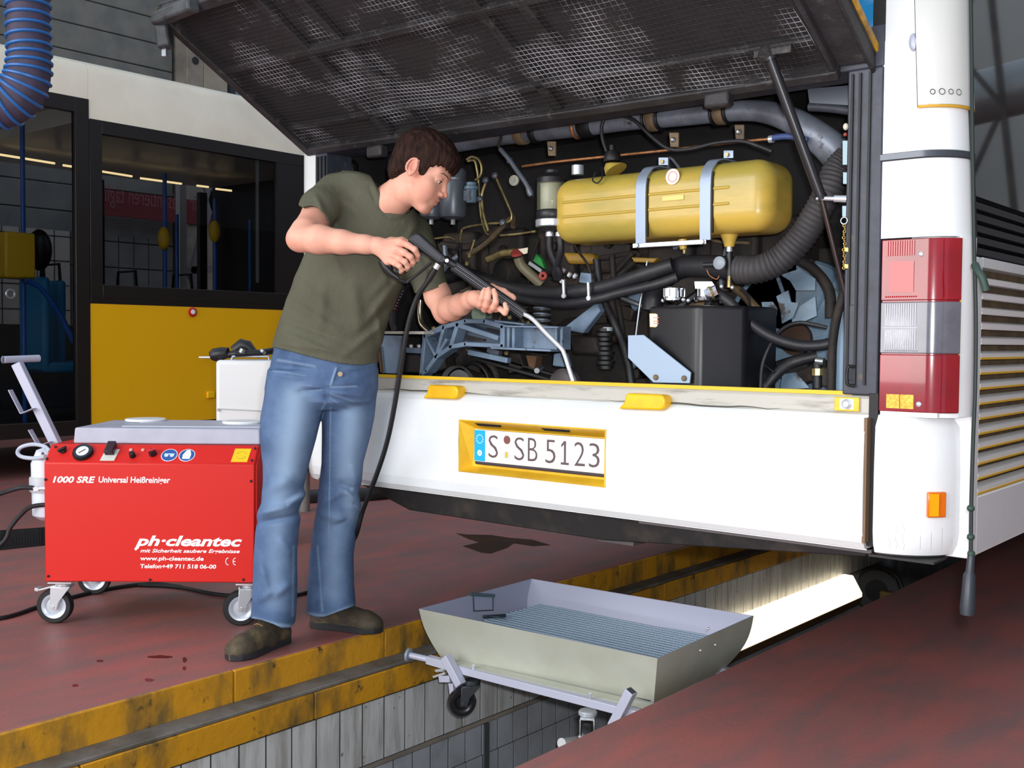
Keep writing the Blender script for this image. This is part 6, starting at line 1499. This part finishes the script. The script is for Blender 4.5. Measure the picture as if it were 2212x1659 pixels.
# ---- right arm and hand (nearer the camera)
def armfield(pts, lo_hi_pad=.06, h=.0024):
    P_ = np.array(pts); return Field(P_.min(0)-lo_hi_pad, P_.max(0)+lo_hi_pad, h)
ar = armfield([cl(640, 430, 3.60), cl(910, 600, 3.30), cl(640, 520, 3.36)], .05)
ar.chain([(cl(706, 432, 3.58), .050), (cl(684, 466, 3.50), .047), (cl(660, 502, 3.42), .045), (cl(650, 514, 3.40), .041)], .012)
ar.chain([(cl(648, 516, 3.40), .040), (cl(690, 517, 3.38), .044), (cl(740, 523, 3.365), .036), (cl(790, 528, 3.355), .0275), (cl(818, 531, 3.352), .0245)], .014)
ar.ell(cl(640, 518, 3.415), (.026, .026, .026), .018)
def fch(F, pts, k=.0035): F.chain([(cl(x, y, d), r) for x, y, d, r in pts], k)
WR = (816, 531, 3.352)
for kx, ky, kd in ((866, 524, 3.332), (858, 539, 3.326), (850, 553, 3.328), (842, 563, 3.336)):
    ar.cone(cl(*WR), .020, cl(kx-4, ky, kd+.006), .0150, .012)
fch(ar, [(866, 523, 3.330, .0125), (882, 530, 3.318, .0098), (896, 539, 3.316, .0096), (902, 551, 3.330, .0086), (901, 561, 3.346, .0076)])
fch(ar, [(858, 538, 3.324, .0125), (874, 546, 3.310, .0100), (887, 555, 3.310, .0094), (892, 566, 3.324, .0084), (890, 573, 3.342, .0074)])
fch(ar, [(850, 552, 3.326, .0120), (863, 559, 3.312, .0096), (875, 566, 3.312, .0090), (881, 576, 3.324, .0080), (878, 582, 3.342, .0072)])
fch(ar, [(842, 563, 3.334, .0110), (853, 569, 3.320, .0088), (863, 575, 3.320, .0080), (868, 583, 3.330, .0072), (866, 588, 3.345, .0064)])
fch(ar, [(822, 528, 3.364, .016), (846, 522, 3.380, .0140), (868, 520, 3.392, .0115), (890, 528, 3.396, .0095)], .006)    # thumb behind the grip
AV, AF = ar.mesh()
# ---- left arm and hand (farther, supporting the lance)
al = armfield([cl(890, 500, 3.76), cl(1110, 700, 3.30), cl(960, 700, 3.6)], .05)
al.chain([(cl(908, 525, 3.72), .042), (cl(928, 590, 3.655), .043), (cl(946, 640, 3.615), .044), (cl(957, 664, 3.59), .040)], .012)
al.chain([(cl(960, 666, 3.58), .038), (cl(975, 666, 3.54), .040), (cl(995, 658, 3.48), .034), (cl(1015, 648, 3.42), .0265), (cl(1024, 644, 3.39), .0235)], .014)
al.ell(cl(957, 684, 3.59), (.024, .024, .026), .018)
WL = (1026, 645, 3.385)
for kx, ky, kd in ((1036, 658, 3.338), (1047, 663, 3.336), (1058, 665, 3.338), (1070, 666, 3.342)):
    al.cone(cl(*WL), .018, cl(kx, ky-2, kd+.012), .0135, .012)
al.cone(cl(1040, 648, 3.372), .016, cl(1066, 652, 3.366), .013, .01)
fch(al, [(1036, 661, 3.338, .0105), (1037, 657, 3.322, .0092), (1040, 644, 3.308, .0086), (1044, 631, 3.306, .0078), (1047, 625, 3.312, .0068)])
fch(al, [(1047, 668, 3.336, .0110), (1050, 660, 3.318, .0096), (1054, 644, 3.303, .0090), (1056, 631, 3.302, .0082), (1056, 624, 3.308, .0070)])
fch(al, [(1059, 670, 3.338, .0110), (1065, 664, 3.320, .0096), (1071, 652, 3.304, .0092), (1070, 637, 3.302, .0084), (1067, 627, 3.307, .0072)])
fch(al, [(1070, 668, 3.344, .0105), (1080, 667, 3.326, .0090), (1091, 676, 3.312, .0088), (1094, 668, 3.306, .0084), (1091, 657, 3.308, .0074)])
fch(al, [(1034, 640, 3.385, .016), (1062, 622, 3.392, .0135), (1088, 630, 3.384, .0105), (1106, 641, 3.374, .0090), (1110, 644, 3.372, .0082)], .006)      # thumb along the far side
LV, LF = al.mesh()
KN_ = [(cl(x, y, d), s0, am) for x, y, d, s0, am in ((870, 526, 3.32, .014, .30), (862, 541, 3.32, .014, .30), (853, 554, 3.32, .013, .28), (845, 564, 3.33, .012, .22), (901, 556, 3.33, .012, .2), (640, 520, 3.40, .04, .20), (957, 688, 3.58, .04, .18), (1044, 668, 3.33, .02, .22), (1057, 671, 3.33, .02, .22))]
# ---- trunk and legs below the clothes
tr = Field(cl(540, 1420, 3.9)-.05, cl(930, 380, 3.3)+(.05, .05, .5), .009)
tr.cone(cl(800, 470, 3.66), .085, cl(730, 620, 3.66), .10, .03); tr.cone(cl(760, 470, 3.62), .08, cl(705, 780, 3.66), .10, .03)
tr.cone(cl(720, 440, 3.60), .055, cl(890, 510, 3.72), .050, .03); tr.cone(cl(815, 455, 3.62), .06, cl(790, 500, 3.66), .08, .03)
tr.chain([(cl(672, 800, 3.64), .075), (cl(625, 1060, 3.60), .052), (cl(592, 1340, 3.60), .034)], .03); tr.chain([(cl(752, 800, 3.68), .075), (cl(738, 1060, 3.74), .050), (cl(715, 1320, 3.80), .034)], .03)
TV, TF = tr.mesh()
bodyo = grown('body', [(fromh(HV), HF), (camw(AV), AF), (camw(LV), LF), (camw(TV), TF)], M_skin, PS, 1, attr=skin_attr)
# eyes, brows
def hp(x, y, z): return Vector(fromh(np.array([[x, y, z]]))[0])
for s_ in (-1, 1):
    ey = MB().ball(hp(s_*.031, .0760, .0050), .0112, 18, 12).build('eye', mat('eye_white', (206, 196, 190), .2), PS)
    d_ = (hp(s_*.029, .10, -.006)-hp(s_*.031, .0760, .0050)).normalized()
    MB().lathe([(.0062, .0090), (.0052, .0104), (.001, .0115)], hp(s_*.031, .0760, .0050), d_, 16).build('iris', mat('iris_dark', (50, 38, 34), .15), ey)
    MB().loft([(hp(s_*x, y, z), r_) for x, y, z, r_ in ((.044, .0775, .0045, .0008), (.036, .0862, .0070, .0014), (.028, .0880, .0075, .0014), (.021, .0860, .0050, .0008))], 6).build('eyelashes', mat('lash_brown', (60, 38, 34), .6), ey)
    MB().loft([(hp(s_*x, y, z), r_) for x, y, z, r_ in ((.050, .0735, .0270, .0008), (.040, .0850, .0320, .0018), (.026, .0950, .0305, .0021), (.012, .0990, .0262, .0014))], 8).build('eyebrow', mat('brow_brown', (96, 62, 50), .8), PS)
# ---- hair
ha = Field((-.12, -.16, -.12), (.12, .15, .18), .0024)
ha.ell((0, -.014, .056), (.082, .102, .094), .01); ha.ell((0, .022, .058), (.078, .082, .086), .02); ha.ell((0, -.066, -.008), (.060, .036, .056), .02)
ha.ell((0, .075, .078), (.052, .036, .034), .02)
def cutf(x, y, z):
    line = np.interp(y, [-.14, -.09, -.055, -.028, -.022, .006, .013, .032, .040, .056, .075, .10], [-.052, -.060, -.050, -.022, .030, .034, .000, -.016, .026, .042, .052, .044]).astype(np.float32)
    return (z-line-.003*np.sin(y*420+x*160)-.002*np.sin(x*500))*.8
S_, G_ = ha.sl((-.12, -.16, -.12), (.12, .15, .18))
dcut = -cutf(*G_); A_ = ha.D[S_]
st_ = .0016*np.sin(G_[0]*260+3*np.sin(G_[1]*38)+G_[2]*70)+.0012*np.sin(G_[1]*190+G_[0]*330)
ha.D[S_] = np.maximum(A_+st_*.55, dcut)
VV, FF = ha.mesh()
M_hair = mat('hair_dark_brown', (56, 38, 32), .7, spec=.12, c2=(34, 23, 21), ns=90, st=(1, 1, .25), thr=(.4, .62), bump=.6, bs=220, bst=(1, 1, .12))
grown('hair', [(fromh(VV), FF)], M_hair, PS, 1)
# ---- clothes
def slices(rows, k_end=.01):
    """rows: (y px, x left px, x right px, depth m, half thickness m) listed downwards, measured on the picture and kept in metres"""
    U_ = []; c_ = []; ra = []; dd = []; rb = []
    for y, xl, xr, d, t in rows:
        a = cl(xl, y, d); b = cl(xr, y, d); U_.append(a[1]); c_.append((a[0]+b[0])/2); ra.append((b[0]-a[0])/2); dd.append(d); rb.append(t)
    U_ = np.array(U_)[::-1]; c_ = np.array(c_)[::-1]; ra = np.array(ra)[::-1]; dd = np.array(dd)[::-1]; rb = np.array(rb)[::-1]
    def f(x, y, z):
        yy = y[0, :, 0]
        def ip(v): return np.interp(yy, U_, v).astype(np.float32)[None, :, None]
        cx_, cr, cd, cb = ip(c_), ip(ra), ip(dd), ip(rb)
        e_ = 2.3
        rho = (np.abs((x-cx_)/cr)**e_+np.abs((z-cd)/cb)**e_)**(1/e_)
        d = (rho-1)*np.minimum(cr, cb)
        return np.maximum(d, np.maximum(y-U_[-1], U_[0]-y))
    lo = np.array([np.min(c_-ra), U_[0], np.min(dd-rb)]); hi = np.array([np.max(c_+ra), U_[-1], np.max(dd+rb)])
    return f, lo, hi
def px_grid(F):
    S, G = F.sl(F.lo, F.lo+F.h*F.n); return G, G[0]/G[2]*FOC+CX, -G[1]/G[2]*FOC+CY
FAMP = 2.3
def folds(F, L, dmid):
    """creases and ridges: (x0,y0,x1,y1,width px,height m)"""
    G, X_, Y_ = px_grid(F); front = (G[2] < dmid)
    for x0, y0, x1, y1, w, a in L:
        dx, dy = x1-x0, y1-y0; L2 = dx*dx+dy*dy
        t = np.clip(((X_-x0)*dx+(Y_-y0)*dy)/L2, 0, 1); dist = (X_-x0-t*dx)**2+(Y_-y0-t*dy)**2
        F.D -= (a*FAMP*np.exp(-dist/w**2)*np.sin(np.clip(t, .02, .98)*PI)**.5*front).astype(np.float32)
# T-shirt
tsf = Field(cl(570, 800, 3.95)-(.02, .02, .10), cl(985, 350, 3.3)+(.02, .02, .62), .0036)
tsf.lo[2] = 3.40; tsf = Field((cl(575, 800, 3.7)[0], cl(575, 805, 3.7)[1], 3.40), (cl(985, 360, 3.6)[0], cl(985, 355, 3.6)[1], 3.90), .0036)
f_, lo_, hi_ = slices([(374, 742, 782, 3.60, .040), (382, 730, 806, 3.60, .065), (400, 710, 846, 3.61, .086), (430, 690, 884, 3.63, .108), (465, 684, 902, 3.65, .122), (500, 680, 912, 3.665, .130), (545, 662, 905, 3.67, .132),
                       (590, 643, 884, 3.67, .128), (640, 624, 860, 3.67, .124), (690, 606, 840, 3.67, .124), (735, 593, 824, 3.665, .128), (765, 586, 817, 3.665, .132), (800, 584, 817, 3.665, .134)])
tsf.put(f_, lo_, hi_, .02)
tsf.cone(cl(725, 418, 3.585), .066, cl(690, 450, 3.51), .061, .03); tsf.cone(cl(690, 450, 3.51), .061, cl(676, 476, 3.465), .057, .02)
tsf.cone(cl(893, 505, 3.71), .064, cl(916, 575, 3.67), .060, .03); tsf.cone(cl(916, 575, 3.67), .060, cl(937, 640, 3.62), .056, .02)
# openings: neck, sleeve ends, slanting hem
tsf.cone(cl(672, 480, 3.44), .051, cl(655, 506, 3.40), .075, .003, 's')
G, X_, Y_ = px_grid(tsf)
def halfcut(x0, y0, x1, y1, sgn, mask): 
    nx_, ny_ = (y1-y0), -(x1-x0); L_ = math.hypot(nx_, ny_)
    d = sgn*((X_-x0)*nx_+(Y_-y0)*ny_)/L_*.00152
    tsf.D = np.where(mask, np.maximum(tsf.D, d), tsf.D).astype(np.float32)
s0_ = ((X_-841)-(Y_-425))*.707; t0_ = ((X_-841)+(Y_-425))*.707
cutn = (s0_+9*(1-(t0_/48)**2)*np.clip((3.60-G[2])/.06, -1, 1))*.0015
tsf.D = np.where((t0_ > -70) & (t0_ < 54) & (Y_ < 485) & (np.abs(G[2]-3.58) < .12) & (s0_ > -30), np.maximum(tsf.D, cutn), tsf.D).astype(np.float32)
halfcut(651, 447, 707, 476, -1, (X_ < 712) & (Y_ > 430) & (Y_ < 512) & (G[2] < 3.53))
halfcut(900, 634, 965, 618, -1, (X_ > 878) & (Y_ > 600))
hem = np.interp(X_, [580, 620, 660, 700, 740, 780, 820], [748, 757, 768, 778, 786, 789, 783])
tsf.D = np.maximum(tsf.D, (Y_-hem)*.00155).astype(np.float32)
inner = None
# hollow the hem a little
f2, lo2, hi2 = slices([(735, 603, 814, 3.665, .118), (765, 596, 807, 3.665, .122), (805, 594, 807, 3.665, .124)])
tsf.put(f2, lo2, hi2, .003, 's') if False else None
# collar band as a raised ring
folds(tsf, [(806, 398, 820, 430, 4, .0022), (820, 430, 848, 462, 4, .0022), (848, 462, 872, 468, 4, .0022), (797, 402, 812, 440, 2.5, -.0018), (812, 440, 842, 474, 2.5, -.0018), (842, 474, 872, 480, 2.5, -.0018),
            (720, 480, 800, 560, 9, .004), (700, 500, 740, 600, 10, .003), (715, 470, 760, 520, 7, -.0035), (900, 480, 860, 560, 9, .003), (880, 560, 800, 640, 12, .004), (870, 590, 790, 700, 10, .0045), (850, 650, 770, 730, 9, -.003),
            (840, 690, 740, 770, 9, .0035), (640, 600, 720, 680, 12, .003), (625, 650, 740, 720, 10, .0035), (615, 690, 760, 745, 8, -.003), (610, 720, 720, 760, 7, .003), (600, 740, 800, 770, 6, .0022), (760, 600, 780, 720, 14, .004), (700, 610, 690, 720, 12, .003), (735, 420, 790, 480, 10, .003), (930, 560, 915, 620, 8, .003), (905, 540, 935, 600, 6, -.003), (680, 420, 700, 460, 6, .003), (830, 560, 850, 620, 9, -.0035), (810, 660, 830, 760, 8, .003),
            (655, 452, 704, 480, 3, -.0015), (904, 628, 962, 613, 3, -.0015), (596, 744, 700, 772, 3, -.0012), (700, 772, 812, 783, 3, -.0012)], 3.66)
VV, FF = tsf.mesh()
M_shirt = mat('olive_cotton', (94, 94, 80), .9, spec=.1, c2=(86, 86, 72), ns=5, bump=.25, bs=60)
grown('t_shirt', [(camw(VV), FF)], M_shirt, PS, 2, label='olive grey short-sleeved t-shirt')
# jeans
jf = Field((cl(530, 1380, 3.7)[0]-.01, cl(600, 1385, 3.75)[1], 3.46), (cl(835, 700, 3.7)[0], cl(700, 728, 3.6)[1], 3.90), .0036)
f_, lo_, hi_ = slices([(728, 598, 812, 3.665, .105), (760, 592, 813, 3.665, .112), (800, 583, 815, 3.665, .122), (840, 575, 815, 3.665, .125), (868, 590, 806, 3.665, .11), (885, 625, 770, 3.665, .07)])
jf.put(f_, lo_, hi_, .03)
rl = [(800, 581, 700, 3.64, .098), (850, 574, 699, 3.635, .102), (900, 567, 693, 3.63, .100), (950, 565, 681, 3.62, .095), (1000, 570, 667, 3.615, .086), (1050, 570, 655, 3.605, .076), (1085, 566, 650, 3.60, .074), (1115, 558, 649, 3.60, .074), (1150, 553, 644, 3.60, .070), (1200, 550, 640, 3.605, .070), (1250, 548, 641, 3.605, .074), (1300, 546, 640, 3.605, .080), (1345, 543, 636, 3.60, .084), (1375, 543, 634, 3.60, .086)]
ll = [(800, 700, 815, 3.69, .100), (850, 698, 813, 3.70, .102), (900, 697, 808, 3.71, .098), (940, 697, 800, 3.72, .092), (1000, 696, 784, 3.735, .084), (1040, 691, 781, 3.75, .080), (1067, 688, 774, 3.755, .076), (1092, 686, 780, 3.755, .076), (1130, 679, 773, 3.765, .070), (1200, 670, 763, 3.78, .070), (1260, 666, 764, 3.79, .074), (1300, 664, 767, 3.79, .080), (1345, 662, 769, 3.79, .082)]
for rows in (rl, ll): f_, lo_, hi_ = slices(rows); jf.put(f_, lo_, hi_, .012)
for rows in (rl, ll):
    r2 = [(y, a+9, b-9, d, t-.014) for y, a, b, d, t in rows[-3:]]; f_, lo_, hi_ = slices(r2); lo_[1] -= .02; jf.put(f_, lo_, hi_, .004, 's')
G, X_, Y_ = px_grid(jf)
hemj = np.where(X_ < 652, np.interp(X_, [540, 560, 590, 610, 628, 640], [1336, 1338, 1348, 1358, 1356, 1340]), np.interp(X_, [660, 680, 700, 730, 770], [1326, 1333, 1333, 1322, 1308]))
jf.D = np.maximum(jf.D, (Y_-hemj)*.00155).astype(np.float32)
folds(jf, [(728, 792, 716, 830, 3, .003), (706, 858, 750, 890, 4, -.003), (735, 806, 800, 800, 4, -.0025), (600, 776, 690, 792, 5, .003), (700, 842, 640, 846, 5, -.004), (700, 838, 645, 830, 5, .004), (706, 838, 780, 836, 5, -.004), (708, 846, 790, 856, 6, .004), (706, 858, 775, 878, 5, -.003), (590, 790, 690, 800, 6, -.0028), (590, 808, 680, 822, 6, .003), (700, 850, 712, 870, 5, -.003),
           (555, 1110, 620, 1095, 9, .007), (620, 1095, 668, 1060, 8, .006), (560, 1130, 640, 1115, 7, -.006), (640, 1115, 660, 1085, 6, -.004), (575, 1060, 640, 1030, 14, .004), (600, 1160, 635, 1200, 9, .004), (560, 1200, 580, 1290, 9, .004), (590, 1290, 630, 1260, 9, .005), (556, 1300, 600, 1270, 8, .004),
           (700, 1085, 745, 1060, 9, .004), (745, 1060, 775, 1085, 8, .006), (730, 1040, 778, 1070, 7, -.005), (690, 1110, 760, 1130, 9, .004), (720, 1140, 765, 1120, 7, -.004), (690, 1200, 720, 1300, 10, .004), (740, 1180, 730, 1290, 9, .004), (680, 1290, 755, 1270, 8, -.003), (760, 1000, 778, 1060, 10, .004), (560, 860, 570, 1000, 6, .0015)], 3.70)
VV, FF = jf.mesh()
def wear(W_):
    c_ = (W_-np.array(CAM))@B3.T; x = c_[:, 0]/c_[:, 2]*FOC+CX; y = -c_[:, 1]/c_[:, 2]*FOC+CY; a = np.zeros(len(W_))
    fr = np.clip((3.74-c_[:, 2])*14+.5, 0, 1)
    def seg(x0, y0, x1, y1, w, am):
        dx, dy = x1-x0, y1-y0; t = np.clip(((x-x0)*dx+(y-y0)*dy)/(dx*dx+dy*dy), 0, 1); return am*np.exp(-((x-x0-t*dx)**2+(y-y0-t*dy)**2)/w**2)
    for q in ((640, 860, 622, 1010, 32, .75), (618, 1000, 600, 1100, 26, .5), (762, 900, 752, 1020, 26, .65), (752, 1040, 760, 1110, 18, .5), (598, 1140, 596, 1300, 22, .35), (725, 1120, 720, 1280, 22, .35), (606, 1086, 650, 1070, 8, .5), (600, 778, 680, 792, 3, .35), (726, 795, 714, 832, 2, .6), (590, 800, 660, 812, 2, .3), (714, 836, 770, 834, 2, .5), (714, 850, 765, 868, 2, .35), (712, 858, 745, 884, 2, .3), (640, 846, 695, 842, 2, .45), (702, 870, 690, 895, 2, .5), (714, 880, 710, 1180, 1.6, .45), (548, 1337, 600, 1350, 4, .6), (600, 1350, 634, 1354, 4, .6), (664, 1326, 705, 1332, 4, .6), (705, 1332, 768, 1306, 4, .6), (756, 1085, 775, 1100, 6, .5), (634, 1180, 632, 1330, 2.5, .4), (686, 1180, 696, 1320, 2.5, .4)): a = np.maximum(a, seg(*q))
    return np.clip(a, 0, 1)*np.clip(fr+.3, 0, 1)
M_jean = mat('denim_blue', (76, 98, 132), .85, spec=.15, c2=(90, 112, 146), ns=16, thr=(.4, .65), c3=(60, 78, 110), ns3=5, thr3=(.5, .75), bump=.12, bs=420, bst=(1, 1, .4))
attr_mix(M_jean, (150, 174, 200))
jn = grown('jeans', [(camw(VV), FF)], M_jean, PS, 2, attr=wear, label='faded blue bell-bottom jeans')
MB().lathe([(.008, 0), (.008, .003)], Vector(camw(cl(735, 808, 3.545)[None])[0]), -Vector(FW), 14).build('button', mat('button_copper', (150, 130, 110), .35, .7), jn)
# ---- shoes
def shoe(heel, toe, lift, w):
    heel = np.array(heel); toe = np.array(toe); d = toe-heel; L_ = np.linalg.norm(d); d = d/L_; sx_ = np.array([d[1], -d[0], 0])
    F = Field((-.08, -.05, -.004), (.08, .35, .16), .003)
    f = lambda *a: F.cone(*a)
    def flatten(x, y, z): return z
    F.cone((0, .035, .034), .034*w, (0, .12, .036), .036*w, .02); F.cone((0, .12, .034), .038*w, (.004, .215, .030), .046*w, .02); F.ell((.004, .235, .028), (.048*w, .052, .034), .015)
    F.cone((0, .05, .05), .036*w, (0, .055, .12), .040, .02); F.cone((0, .09, .075), .034, (.002, .17, .045), .036, .02)
    G = F.sl(F.lo, F.lo+F.h*F.n)[1]; sole = (np.interp(G[1], [-.02, .03, .09, .15, .24, .29], [.0, .040, .034, .043, .050, .0]).astype(np.float32))
    xs = G[0]-.003; hw = np.interp(G[1], [-.004, .01, .04, .10, .15, .22, .265, .288], [.0, .026, .036, .033, .042, .048, .036, 0]).astype(np.float32)*w
    sd = np.maximum(np.abs(xs)-hw, np.maximum(G[2]-.026, -G[2]+.001)); sd = np.maximum(sd, -(np.maximum(np.abs(G[1]-.098)-.022, G[2]-.008)))
    F.D = np.minimum(F.D, sd); F.D = np.maximum(F.D, .001-G[2]).astype(np.float32)
    V_, Fc = F.mesh(); k = L_/.285
    Wv = heel[None]+V_[:, :1]*sx_*k+V_[:, 1:2]*d*k+V_[:, 2:]*np.array([0, 0, 1.0])
    def T(x, y, z): return Vector(heel+sx_*x*k+d*y*k+np.array([0, 0, z]))
    return (Wv, Fc), T
M_shoe = mat('shoe_brown', (74, 64, 50), .7, c2=(58, 52, 44), ns=14, c3=(96, 84, 60), ns3=12, thr3=(.56, .7), bump=.3, bs=60)
M_sole = mat('sole_black', (34, 34, 38), .7)
for tag_, heel, toe in (('r', onZ(622, 1384), onZ(545, 1412)), ('l', onZ(672, 1352), onZ(826, 1366))):
    heel = np.array(heel); toe = np.array(toe)
    dv = toe-heel; 
    if np.linalg.norm(dv) < .27: toe = heel+dv/np.linalg.norm(dv)*.28
    if np.linalg.norm(dv) > .31: toe = heel+dv/np.linalg.norm(dv)*.30
    g_, T = shoe(heel, toe, 0, 1.0)
    so_ = grown('shoe', [g_], M_shoe, PS, 1)
    s2 = MB(); L_ = [(0.0, .012), (.02, .034), (.07, .036), (.12, .037), (.17, .045), (.23, .050), (.268, .036), (.286, .010)]
    pts_ = [T(-w_*1.04+.003, y, .0) for y, w_ in L_]+[T(w_*1.04+.003, y, .0) for y, w_ in L_[::-1]]
    s2.prism(pts_, (0, 0, .024)).build('sole', M_sole, so_, bevel=.003)
    for j in range(4): MB().tube([T(-.018, .13+j*.02, .098-j*.012), T(0, .135+j*.02, .104-j*.012), T(.018, .13+j*.02, .098-j*.012)], .0022, 6).build('lace', mat('lace_brown', (130, 100, 70), .8), so_)
# ================================================================== spray lance in his hands
SL = thing('spray_lance', 'black trigger spray lance with bent steel nozzle held by the man', 'spray lance', P(925, 540, 3.36))
def c5(a, b, d): return P(790+a/6.144, 490+b/6.144, d)
GD = 3.352
gpts = [(560, 150), (600, 105), (660, 68), (722, 84), (1082, 410), (1060, 460), (1020, 486), (960, 486), (850, 405), (640, 262), (570, 200)]
gb = MB().prism([c5(a, b, GD-.018) for a, b in gpts], FW*.036).build('gun_body', M_blackpl, SL, bevel=.006, seg=3)
MB().prism([c5(a, b, GD-.020) for a, b in ((600, 165), (660, 100), (710, 112), (1020, 400), (985, 450), (860, 370))], FW*.003).build('side_plate', mat('plate_charcoal', (52, 52, 60), .5), gb, bevel=.002)
MB().loft([(c5(640, 210, GD+.006), .016), (c5(500, 330, GD+.012), .017), (c5(360, 450, GD+.010), .017), (c5(290, 500, GD+.006), .015), (c5(330, 580, GD+.004), .010)], 16).build('grip', M_blackpl, SL)
MB().tube([c5(190, 440, GD), c5(245, 530, GD), c5(310, 620, GD), c5(420, 690, GD), c5(535, 735, GD), c5(570, 715, GD), c5(700, 620, GD), c5(875, 470, GD)], .0045, 8, 5).build('guard', M_blackpl, SL)
MB().loft([(c5(215, 460, GD), .008), (c5(270, 540, GD), .012), (c5(340, 620, GD), .011), (c5(440, 690, GD), .006)], 12).build('guard_foot', M_blackpl, SL)
MB().tube([c5(740, 345, GD), c5(640, 400, GD), c5(560, 470, GD), c5(470, 545, GD), c5(430, 610, GD)], .006, 8, 4).build('trigger', M_blackpl, SL)
MB().cyl(c5(1040, 425, GD), c5(1190, 515, GD), .0125, n=16).build('lance_coupling', M_blackpl, SL)
MB().lathe([(.006, 0), (.006, .006)], c5(1078, 450, GD-.014), -Vector(FW), 10).build('screw', M_chrome, SL)
l0, l1 = c5(1165, 510, GD), c5(2100, 1165, 3.345)
dl = (l1-l0).normalized(); nl = dl.cross(Vector(FW)).normalized()
hsl = MB()
for j in (-1, 0, 1): hsl.cyl(l0+nl*.0105*j, l1+nl*.0105*j, .0075, n=12)
hs_ = hsl.build('insulated_tube', M_blackpl, SL)
for j in (-.5, .5): MB().bar(l0+nl*.0105*j+Vector(FW)*-.0062, l1+nl*.0105*j+Vector(FW)*-.0062, .002, .001, FW).build('tube_groove', mat('groove_grey', (110, 108, 116), .4), hs_)
M_noz = mat('nozzle_steel', (224, 230, 236), .25, .4)
nz = [l1-dl*.01, P(1150, 689, 3.342), P(1180, 720, 3.338), P(1210, 750, 3.334), P(1218, 762, 3.333), P(1228, 792, 3.332), P(1238, 823, 3.331)]
MB().tube(nz, .0068, 14, 5).build('nozzle_tube', M_noz, SL)
# high pressure hose from the gun down to the machine
hq = [c5(950, 500, GD), c5(915, 570, 3.355), c5(800, 760, 3.37), c5(680, 940, 3.39), P(882, 700, 3.41), P(868, 780, 3.44), P(852, 880, 3.49), P(835, 960, 3.54), P(812, 1030, 3.60), P(785, 1100, 3.70), P(765, 1165, 3.86), onZ(742, 1232)+V(0, 0, .12), onZ(715, 1268)+V(0, 0, .02), onZ(665, 1284)+V(0, 0, .009), onZ(600, 1294)+V(0, 0, .009), onZ(480, 1290)+V(0, 0, .009), onZ(380, 1272)+V(0, 0, .009), onZ(300, 1268)+V(0, 0, .009)]
ho = MB().tube(hq, .0078, 12, 6).build('pressure_hose', M_black)
tag(ho, 'long black pressure hose hanging from the spray lance down to the floor', 'hose')
fe = MB().loft([(c5(962, 492, GD), .010), (c5(925, 555, 3.354), .010)], 12).build('hose_fitting', M_chrome, SL)
MB().loft([(c5(920, 560, 3.355), .009), (c5(880, 630, 3.36), .0105), (c5(830, 715, 3.367), .0095)], 12).build('hose_sleeve', M_black, SL)
